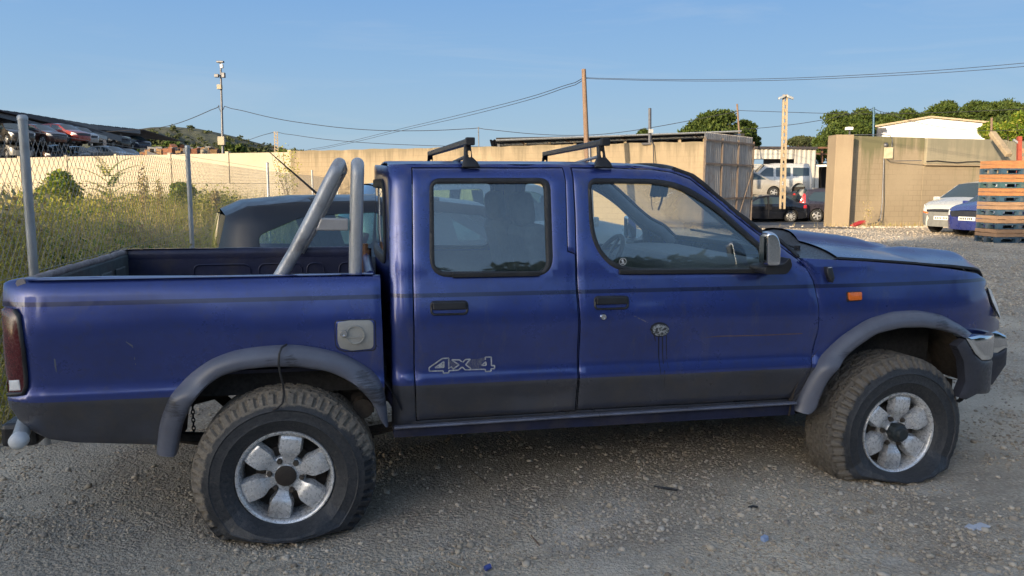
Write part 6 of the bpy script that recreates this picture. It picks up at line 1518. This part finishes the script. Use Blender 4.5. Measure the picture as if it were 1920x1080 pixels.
# ================================================================ VEGETATION
M['weed'] = leafmat('weed_leaves', [(.26,.27,.035),(.38,.38,.06),(.52,.45,.09),(.19,.22,.03),(.58,.47,.16),(.34,.35,.05)], .7, .4)
M['straw'] = leafmat('dry_straw', [(.46,.37,.18),(.38,.29,.13),(.54,.45,.22),(.30,.20,.10),(.36,.34,.10)], .8, .25)
M['ivy'] = leafmat('ivy_leaves', [(.07,.13,.015),(.12,.20,.02),(.20,.26,.03),(.34,.32,.05)], .55, .4)
M['pineleaf'] = leafmat('pine_needles', [(.032,.055,.010),(.052,.082,.014),(.080,.105,.018),(.022,.04,.010)], .7, .15)
M['farleaf'] = leafmat('hill_scrub', [(.045,.06,.025),(.07,.085,.03),(.035,.045,.02),(.09,.095,.04)], .8, .15)
M['bark'] = mat('tree_bark', (.12,.09,.065), .95, var=.3, scale=6)
def fieldpts(N, d0, d1, u0, u1):
    d = d0*(d1/d0)**RNG.random(N); u = RNG.uniform(u0, u1, N); lat = (u-960)/FPX*d
    x = CAM.x+FH.x*d+RH.x*lat; y = CAM.y+FH.y*d+RH.y*lat
    fx = np.interp(y, [p_[1] for p_ in FL], [p_[0] for p_ in FL])
    # stay on the plot: behind the fence, in front of the cream wall
    wd_ = (x-W0.x)*nw.x+(y-W0.y)*nw.y
    td_ = (x-T0.x)*nt_.x+(y-T0.y)*nt_.y
    k = (x < fx-.25) & (wd_ > .4) & ((td_ > .4) | (x < T0.x))
    return x[k], y[k]
def blades(name, x, y, h, lean, w_, mt, **kw):
    N = len(x); z = gheight(x, y)-.02; a = RNG.uniform(0, 2*PI, N); l = lean*RNG.random(N)*h
    dx, dy = np.cos(a), np.sin(a); wx, wy = -dy*w_/2, dx*w_/2
    b0 = np.stack([x-wx, y-wy, z], 1); b1 = np.stack([x+wx, y+wy, z], 1)
    m0 = np.stack([x-wx*.8+dx*l*.35, y-wy*.8+dy*l*.35, z+h*.6], 1); m1 = np.stack([x+wx*.8+dx*l*.35, y+wy*.8+dy*l*.35, z+h*.6], 1)
    t0 = np.stack([x+dx*l-wx*.2, y+dy*l-wy*.2, z+h], 1); t1 = np.stack([x+dx*l+wx*.2, y+dy*l+wy*.2, z+h], 1)
    V = np.stack([b0, b1, m1, m0, t1, t0], 1).reshape(-1, 3); F = (np.array([(0,1,2,3),(3,2,4,5)])[None]+(np.arange(N)*6)[:, None, None]).reshape(-1, 4)
    return npmesh(name, V, F, mt, **kw)
def stems(name, x, y, h, nl, ls, mt, spread=.12, **kw):
    """upright leafy stems: nl leaves each"""
    N = len(x); z = gheight(x, y)-.02
    t = np.tile(np.linspace(.12, 1, nl), (N, 1)); a = RNG.uniform(0, 2*PI, (N, nl)); lx = RNG.normal(size=(N, 1))*spread; ly_ = RNG.normal(size=(N, 1))*spread
    px_ = x[:, None]+lx*t*h[:, None]+np.cos(a)*.05*h[:, None]*RNG.random((N, nl)); py_ = y[:, None]+ly_*t*h[:, None]+np.sin(a)*.05*h[:, None]*RNG.random((N, nl)); pz_ = z[:, None]+h[:, None]*t
    P = np.stack([px_, py_, pz_], 2).reshape(-1, 3); aa = a.ravel(); n_ = len(P)
    sz = (ls*RNG.uniform(.5, 1.3, n_)*(1.15-.6*t.ravel()))[:, None]*(.8+.2*np.repeat(h, nl)[:, None])
    dv_ = np.stack([np.cos(aa), np.sin(aa), RNG.uniform(-.2, .9, n_)], 1); sv = np.stack([-np.sin(aa), np.cos(aa), RNG.uniform(-.3, .3, n_)], 1)
    V = np.stack([P, P+dv_*sz*.5+sv*sz*.2, P+dv_*sz, P+dv_*sz*.5-sv*sz*.2], 1).reshape(-1, 3); F = np.arange(n_*4).reshape(n_, 4)
    return npmesh(name, V, F, mt, **kw)
x, y = fieldpts(14000, 4.0, 44, -140, 730); dd = np.hypot(x-CAM.x, y-CAM.y)
ht = np.clip(.34+.22*fbm(x, y, .5, 4)+.2*RNG.normal(size=len(x)), .08, .95)*np.clip((dd-3)/5, .35, 1)
blades('dry_grass', x, y, ht, .8, (.0025+.0007*dd), M['straw'], kind='stuff')
x, y = fieldpts(30000, 4.5, 44, -140, 730); dd = np.hypot(x-CAM.x, y-CAM.y)
ht = np.clip(.66+.40*fbm(x, y, .35, 1)+.22*RNG.normal(size=len(x)), .2, 1.6)*np.clip((dd-3)/6, .3, 1)
kk = RNG.random(len(x)) < np.clip(.55+.5*fbm(x, y, .45, 7), .1, 1); stems('weeds', x[kk], y[kk], ht[kk], 18, .05, M['weed'], spread=.3, kind='stuff')
kk = ~kk; stems('dry_weeds', x[kk], y[kk], ht[kk]*.9, 14, .035, M['straw'], spread=.35, kind='stuff')
xs_, ys_ = fieldpts(150, 7, 30, -140, 720)
for nm_, mt_, sl_ in (('green_scrub', M['ivy'], slice(0, None, 7)), ('yellow_scrub', M['weed'], slice(1, None, 2)), ('brown_scrub', M['straw'], slice(2, None, 4))):
    C_ = []; R2 = []
    for x_, y_ in zip(xs_[sl_], ys_[sl_]):
        q_ = random.uniform(.22, .5)
        for kk_ in range(4): C_.append((x_+random.gauss(0, q_*.6), y_+random.gauss(0, q_*.6), G(x_, y_)+q_*random.uniform(.5, 1.3))); R2.append((q_*.7, q_*.7, q_*random.uniform(.5, .9)))
    V, F = leafcloud(C_, R2, 420*len(C_)//4, .042, .3); npmesh(nm_, V, F, mt_, kind='stuff')
x, y = fieldpts(9000, 4.0, 14, -140, 700); stones('rubble', x, y, .012+.07*RNG.random(len(x))**5, M['stone'], kind='stuff')
def bush(name, label, cat, u, v, d, rx, rz, N, ls, mt, blobs=7, group=None, trunk=False, sq=.8):
    c = at(u, v, d); base = G(c.x, c.y)
    t = thing(name, label, cat, (c.x, c.y, base), group=group)
    C = [(0, 0, c.z-base-.1*rz)]; Rr = [(rx*.66, rx*.66, rz*.62)]
    for k in range(blobs):
        a = random.uniform(0, 2*PI); e = random.uniform(-.5, 1.5); o_ = random.uniform(.55, .80); C.append((math.cos(a)*math.cos(e)*rx*o_, math.sin(a)*math.cos(e)*rx*.6, c.z-base+rz*.72*math.sin(e)*random.uniform(.8, 1.1))); q = random.uniform(.20, .40); Rr.append((rx*q, rx*q, min(rx, rz*1.3)*q*sq*1.1))
    V, F = leafcloud(C, Rr, N, ls, .15 if d > 45 else .22)
    o = npmesh('crown', V, F, mt); o.parent = t
    b = MB(); H_ = c.z-base
    b.tube([(0, 0, -.2), (.04*H_, 0, H_*.4), (0, .03*H_, H_*1.02)], [max(.02, H_*.022), H_*.017, H_*.008], 6)
    for k in range(5):
        a = k*1.3; b.tube([(0, 0, H_*.55+.05*k*rz), (math.cos(a)*rx*.5, math.sin(a)*rx*.5, H_+rz*.25)], [H_*.010, H_*.004], 5)
    obj('trunk', b, M['bark'], t, local=True, smooth=60); return t
bush('ivy_bush', 'rounded green ivy bush behind the fence, left of the tall feathery plant', 'bush', 118, 362, 19, .60, .52, 9000, .045, M['ivy'])
bush('ivy_bush', 'smaller dark ivy bush behind the second fence post', 'bush', 341, 362, 20, .36, .36, 4500, .045, M['ivy'])
bush('dry_bush', 'small reddish dried bush right of the second fence post', 'bush', 404, 372, 19, .16, .22, 500, .05, M['straw'], 3)
# feathery tree-of-heaven seedling
c = at(208, 392, 15); tp = thing('feathery_plant', 'tall feathery plant with long leaf fronds against the cream wall', 'plant', (c.x, c.y, G(c.x, c.y)))
top = c.z-G(c.x, c.y)+.30; b = MB(); b.tube([(0,0,0),(.02,0,top*.6),(0,.02,top+.25)], [.014,.011,.005], 6); obj('stem', b, M['wood'], tp, local=True)
r4 = random.Random(4)
for k in range(17):
    a = k*2.4; z0 = top*.50+.048*k; ln = r4.uniform(.62, .88)*(1-.02*k); el_ = .30+.055*k; d = Vector((math.cos(a), math.sin(a)*.8, 0)); pts = []
    for i in range(13):
        t = i/12; pts.append(Vector((0,0,z0))+d*ln*t*math.cos(el_*(1-t*.6))+Vector((0,0,ln*(math.sin(el_)*t-.32*t*t))))
    b = MB(); b.tube(pts, [.005]*6+[.003]*7, 4)
    for i in range(2, 13):
        tdir = (pts[i]-pts[i-1]).normalized(); sd_ = tdir.cross(Vector((0,0,1))).normalized()
        for s_ in (-1, 1):
            l_ = (.11-.004*i)*r4.uniform(.85,1.15); q = pts[i]; e = (sd_*s_+tdir*.35+Vector((0,0,-.15))).normalized(); wv = tdir*.018
            b.add([q, q+e*l_*.45+wv, q+e*l_, q+e*l_*.45-wv], [(0,1,2,3)])
    obj('frond', b, M['ivy'] if k % 3 else M['weed'], tp, local=True)
# bare twiggy shrub at the wall corner, dry mullein stalks, twigs by the red pipe
def twig(name, label, cat, u, v, d, h, n_, mt, spread=.35, seed=1, zbase=None, leaf=None, rad=.008):
    rr_ = random.Random(seed); c = at(u, v, d); t = thing(name, label, cat, (c.x, c.y, G(c.x, c.y))); z0 = 0
    for k in range(n_):
        a = rr_.uniform(0, 2*PI); s_ = rr_.uniform(.2, 1)*spread; hh = h*rr_.uniform(.6, 1); b = MB(); pts = [(0,0,z0)]
        for i in range(1, 7): tt = i/6; pts.append((math.cos(a)*s_*tt**1.5+rr_.uniform(-.02,.02)*h, math.sin(a)*s_*tt**1.5, z0+hh*tt))
        b.tube(pts, [rad*(1-.12*i) for i in range(7)], 4); obj('branch', b, mt, t, local=True)
    if leaf:
        V, F = leafcloud([(0,0,h*.6)], [(spread*.7, spread*.7, h*.4)], leaf[0], leaf[1]); o = npmesh('leaves', V, F, leaf[2]); o.parent = t
    return t
twig('bare_shrub', 'tall bare twiggy shrub at the joint of the cream and tan walls', 'shrub', 541, 400, 33, 3.1, 9, M['wood'], .8, 3, leaf=(500,.05,M['weed']), rad=.016)
twig('dry_stalk', 'dry brown weed stalk standing right of the feathery plant', 'weed', 270, 380, 17, 1.45, 4, M['wood'], .15, 5, leaf=(240,.04,M['straw']))
twig('dry_stalk', 'slim dry weed stalk midway between feathery plant and second fence post', 'weed', 300, 380, 18, 1.2, 3, M['wood'], .12, 6, leaf=(160,.04,M['straw']))
twig('dry_twigs', 'bare dry twigs growing beside the red pipe at the wall', 'weed', 1625, 422, 28.8, 1.0, 9, M['concpole'], .3, 8, leaf=(90,.03,M['straw']))
x0 = at(1690, 428, 29.3); X = x0.x+RNG.normal(size=500)*1.8; Y_ = np.array([x0.y]*500)-(X-x0.x)*.02+RNG.normal(size=500)*.18
stones('wall_rubble', X, Y_, .02+.05*RNG.random(500)**2, M['stonepale'], kind='stuff')
blades('dry_tufts', X+.1, Y_+.1, .05+.2*RNG.random(500), .8, .02, M['straw'], kind='stuff')
# ---- pines
protos = []
def pine(u, vtop, d, rx, rz, lab, N=9000, group=None, ls=.16):
    return bush('pine_tree', lab, 'tree', u, vtop+rz*FPX/d*.95, d, rx, rz, N, ls, M['pineleaf'], 16, group, sq=.62)
pine(1340, 207, 48, 2.15, 1.35, 'large round pine crown rising behind the low shelter and gate', 24000, ls=.10)
pine(1396, 224, 50, .85, 1.1, 'narrow pine at the right edge of the large crown', 6000, ls=.10)
pine(1205, 243, 52, .65, .5, 'small green treetop showing just above the low shelter roof', 1800, ls=.13)
pine(1412, 242, 52, .5, .9, 'small pale tree right of the large pine', 1800, ls=.12)
row_ = [(1578,214,3.0,1.9),(1618,205,2.6,2.2),(1662,211,2.3,2.0),(1694,201,2.4,2.3),(1730,204,2.2,2.1),(1768,192,2.6,2.5),(1818,185,2.7,2.8),(1856,190,2.3,2.5),(1892,187,2.6,2.7),(1936,189,2.8,2.7)]
PL = ['leftmost','second','third','fourth','fifth','sixth','seventh','eighth','ninth','rightmost']
for k, (u, v, rx, rz) in enumerate(row_): pine(u, v, 72+(k*3) % 7, rx*.95, rz, PL[k]+' pine in the dense row behind the white gable, counted from the left', 13000, 'pines behind the white gable', ls=.15)
for k, (u, v, d, rx, rz) in enumerate(((1560,268,52,1.3,1.0),(1538,283,50,.8,.9),(1908,242,50,1.4,1.0),(1862,247,52,.9,.8),(1500,266,60,1.0,.5),(1520,268,62,.8,.5))):
    bush('shrub', ['dark leafy tree between the shed and the gate pillar','dark bush over the car port','bright green leafy tree above the right end of the yard wall','small bright bush above the yard wall right of the gable','pale treetop above the white shed','pale treetop above the right end of the white shed'][k], 'tree', u, v, d, rx, rz, 4000, .10, M['pineleaf'] if k in (0,1) else M['ivy'] if k in (2,3) else M['farleaf'], 8)
# ---- hill
RG = [(120,275),(180,262),(240,245),(285,238.5),(330,238),(370,241),(400,247),(440,256),(480,267),(520,277),(565,285),(620,292),(700,300)]
P = []
for u in np.linspace(60, 700, 90):
    v = float(np.interp(u, [a[0] for a in RG], [a[1] for a in RG])); row = []
    for t in np.linspace(0, 1, 26):
        d = 260+240*t; vv_ = 352-(352-v)*t**.9; q = at(u+(1-t)*10, vv_, d); q.z += (2.6*math.sin(u*.05+t*7)*math.sin(t*PI)+1.2*math.sin(u*.21+t*19)*math.sin(t*PI)); row.append(tuple(q))
    q = at(u, v, 500); row.append((q.x+FH.x*120, q.y+FH.y*120, 0)); P.append(row)
mh = mat('hill_ground', (.06,.062,.034), .95, var=.4, scale=.03, col2=(.035,.042,.022), dirt=(.11,.09,.06), dirtamt=.45, bmp=.6, bdist=2.)
b = MB(); b.grid(P, flip=True); obj('hill', b, mh, smooth=60, kind='structure')
C_ = []; R2 = []
for k in range(700):
    i = random.randrange(90); j = random.randrange(2, 26); q = P[i][j]; r_ = random.uniform(.8, 2.0)*(1.2 if j < 12 else .8); C_.append((q[0]+random.uniform(-3,3), q[1]+random.uniform(-5,5), q[2]+r_*.3)); R2.append((r_*1.4, r_*1.4, r_*.8))
V, F = leafcloud(C_, R2, 26000, .8); npmesh('hill_scrub', V, F, M['farleaf'], kind='stuff')
for k, (u, v, rx, rz) in enumerate(((235,262,4.5,2.2),(262,258,4,2.6),(300,260,4.5,2.5),(335,266,5,2.4),(375,272,4.4,1.9),(412,277,3.8,1.9),(438,275,4.2,2.0),(470,277,3.6,1.7),(500,280,3.8,1.6),(532,284,3.0,1.3))):
    bush('hillside_tree', PL[k]+' round tree, from the left, in the belt below the hill', 'tree', u, v+rz*11.5, 115+(k*7) % 20, rx*.8, rz, 2600, .35, M['farleaf'] if k % 3 else M['pineleaf'], 6, 'trees at the foot of the hill')
# unseen block added left of the frame to shade the scrap shelter cars
def lc(lat, d, z): return (CAM.x+FH.x*d+RH.x*lat, CAM.y+FH.y*d+RH.y*lat, z)
sblk = thing('warehouse', 'plain grey warehouse beyond the cream wall, left of the scrap shelter', 'warehouse', lc(-46, 60, .1))
a_, c_ = Vector(lc(-37.5, 51.5, 0)), Vector(lc(-56, 71, 0)); dd_ = (c_-a_).normalized(); nn_ = Vector((-dd_.y, dd_.x, 0)); nn_ = nn_ if nn_.dot(RH) < 0 else -nn_
b = MB(); b.obox((a_+c_)/2+nn_*6+Vector((0, 0, 4.6)), dd_*((c_-a_).length/2), nn_*6, (0, 0, 4.6)); obj('wall', b, M['slab'], sblk)
b = MB(); b.obox((a_+c_)/2+nn_*6+Vector((0, 0, 9.4)), dd_*((c_-a_).length/2+.4), nn_*6.4, (0, 0, .15)); obj('roof', b, M['darksheet'], sblk)
# ---- scrap shelter at left
ss = thing('scrap_shelter', 'long open shelter with a corrugated roof over stacked scrap cars at far left', 'shelter', tuple(at(100, 330, 60)))
def rf(u): return float(np.interp(u, [-300,0,45,165,273],[166,207,213,233,244]))
def rd_(u): return float(np.interp(u, [-300,0,273],[46,54,80]))
P = []; k = 420
for i in range(k+1):
    u = -300+573*i/k; d = rd_(u); q = at(u, rf(u), d); w_ = .07*math.sin(i*1.9); P.append([(q.x, q.y, q.z+w_), (q.x-RH.x*1+FH.x*12, q.y-RH.y+FH.y*12, q.z+w_-.5)])
b = MB(); b.grid(P, flip=True); obj('roof', b, M['darksheet'], ss, smooth=60)
b = MB(); pts = [at(u, rf(u)+4.5, rd_(u)+.1) for u in np.linspace(-300, 262, 8)]
for a, c in zip(pts, pts[1:]): b.bar(a, c, .15, .35)
obj('beam', b, M['steel'], ss)
for u in (-60, 28, 120, 198, 224):
    b = MB(); d = rd_(u)+1.5; b.bar(at(u, rf(u)+4, d), at(u, 345, d), .3, .3); obj('post', b, M['steel'], ss)
for u in (-120, -20, 60, 100, 150):
    b = MB(); q0 = at(u, rf(u)+7, rd_(u)+.2); b.bar(q0, q0+FH*11+Vector((0,0,-.8)), .12, .3); obj('rafter', b, M['galv'] if u in (60,) else M['steel'], ss)
b = MB(); q0, q1 = at(-320, 250, 64), at(150, 280, 84); b.grid([[(q0.x, q0.y, 0), (q0.x, q0.y, 9)], [(q1.x, q1.y, 0), (q1.x, q1.y, 6.3)]]); obj('back_wall', b, M['void'], ss)  # dark sheet added for the blackness under the open roof
for z in (2.75, 4.55):
    b = MB(); q0 = at(-200, 300, 52); q1 = at(150 if z > 4 else 262, 300, 70 if z > 4 else 78); 
    for off in (0, 3.2): b.bar(Vector((q0.x, q0.y, z-.1))+FH*off, Vector((q1.x, q1.y, z-.1))+FH*off, .15, .15)
    obj('rack_beam', b, M['steel'], ss)
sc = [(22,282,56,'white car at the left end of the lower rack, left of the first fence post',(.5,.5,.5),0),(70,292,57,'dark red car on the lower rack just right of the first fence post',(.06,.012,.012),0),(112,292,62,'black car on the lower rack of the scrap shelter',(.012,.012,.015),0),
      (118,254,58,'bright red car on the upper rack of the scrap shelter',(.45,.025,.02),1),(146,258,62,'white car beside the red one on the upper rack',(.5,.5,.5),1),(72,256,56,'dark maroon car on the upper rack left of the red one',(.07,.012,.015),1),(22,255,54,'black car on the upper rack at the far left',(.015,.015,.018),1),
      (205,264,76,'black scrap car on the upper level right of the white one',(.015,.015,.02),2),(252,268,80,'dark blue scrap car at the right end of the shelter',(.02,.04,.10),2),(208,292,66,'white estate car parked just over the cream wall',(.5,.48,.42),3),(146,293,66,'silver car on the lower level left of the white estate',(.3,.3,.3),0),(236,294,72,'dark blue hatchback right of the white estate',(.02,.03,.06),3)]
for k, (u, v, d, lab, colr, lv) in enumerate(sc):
    o = build_car('scrap_car', lab+'', hatch(4.0, 1.65, 1.42, lights=lightsH(4.0)), tint(f'scrap_paint_{k}', tuple(q_*.5 for q_ in colr)), step=.2, group='scrapped cars under the shelter')  # halved car colours put the shelter's shade into the paint
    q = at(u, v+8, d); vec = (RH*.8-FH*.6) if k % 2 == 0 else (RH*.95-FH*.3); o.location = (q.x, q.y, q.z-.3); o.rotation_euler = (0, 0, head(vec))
# scrap yard clutter beyond the cream wall
r5 = random.Random(12); cl_ = [(.20,.08,.04),(.26,.22,.16),(.08,.05,.04),(.16,.16,.17),(.22,.13,.06)]
for j, cc in enumerate(cl_):
    b = MB()
    for k in range(60):
        u = r5.uniform(268, 402); v = r5.uniform(282, 298); d = r5.uniform(52, 85)
        if j == 0 and u > 340: u = r5.uniform(325, 372); v = r5.uniform(276, 296)
        q = at(u, v, d); a = r5.uniform(0, PI); l = r5.uniform(.1, .45); b.obox(q, (l*math.cos(a), l*math.sin(a), r5.uniform(-.1,.1)), (-.2*math.sin(a), .2*math.cos(a), 0), (0, 0, r5.uniform(.08,.3)))
    tag(obj('scrap_heap', b, mat(f'scrap_{j}', cc, .8, .2, var=.4)), kind='stuff')
lr = thing('low_roof', 'pale grey tilted roof sheets among the scrap, left of the camera mast', 'roof', tuple(at(385, 285, 75)))
for k in range(4):
    u0 = 370+k*8; b = MB(); q = [at(u0, 278+k, 75), at(u0+9, 279.5+k*1.4, 75), at(u0+16, 287+k*1.2, 70), at(u0+5, 284+k, 70)]; b.add([tuple(p_) for p_ in q]+[tuple(p_+Vector((0,0,.15))) for p_ in q], [(0,1,2,3),(4,7,6,5),(0,4,5,1),(1,5,6,2),(2,6,7,3),(3,7,4,0)]); obj('sheet', b, M['galv'], lr)
# ================================================================ LITTER ON THE GRAVEL
def gpt(u, v, h=.004): q = gd(u, v); return Vector((q.x, q.y, float(gheight(np.array([q.x]), np.array([q.y]))[0])+h))
for lab, L, r, mt in (('dark twig lying on the gravel below the rear door', [(882,886),(895,896),(911,909)], .0035, M['bark']), ('pale flat stick on the gravel below the rear door', [(840,1046),(856,1053),(874,1059)], .004, M['concpole']),
     ('torn strip of black rubber on the gravel below the front door', [(1226,918),(1240,920),(1258,921),(1270,923)], .007, M['black']), ('small curled black scrap to the right of the pebbles', [(1404,952),(1412,950),(1421,951)], .006, M['black']),
     ('thin black wire lying in front of the front wheel', [(1546,910),(1560,915),(1575,923)], .0018, M['black']), ('short grey twig near the bottom edge, right of the pale stick', [(996,1003),(1004,1010),(1012,1018)], .003, M['wood'])):
    b = MB(); b.tube([gpt(u, v, r) for u, v in L], r, 5); nm = 'stick' if 'tick' in lab or 'twig' in lab else ('wire' if 'wire' in lab else 'rubber_strip'); tag(obj(nm, b, mt), lab, nm.split('_')[0])
q = gpt(914, 1064, .012); b = MB(); b.cyl(q-Vector((.010,.004,0)), q+Vector((.012,.006,.004)), .011, 12); tag(obj('bottle_cap', b, mat('blue_plastic', (.05,.08,.30), .4), smooth=40), 'small dark blue plastic cap near the bottom edge', 'cap')
q = gpt(1433, 1020, .010); b = MB(); b.obox(q, (.012,.004,.003), (-.004,.010,0), (0,.002,.009)); tag(obj('plastic_scrap', b, mat('pale_blue_plastic', (.30,.38,.55), .5), bevel=.003), 'pale blue plastic scrap on the gravel right of centre', 'scrap')
q = gpt(1838, 990, .008); b = MB(); b.obox(q, (.030,.006,.004), (-.008,.022,.0), (0,0,.004)); b.obox(q+Vector((-.04,.006,-.002)), (.018,.008,.002), (-.008,.018,0), (0,0,.005)); tag(obj('concrete_chip', b, mat('grey_chip', (.48,.50,.55), .8), bevel=.004), 'flat grey-blue chip lying at the lower right', 'chip')
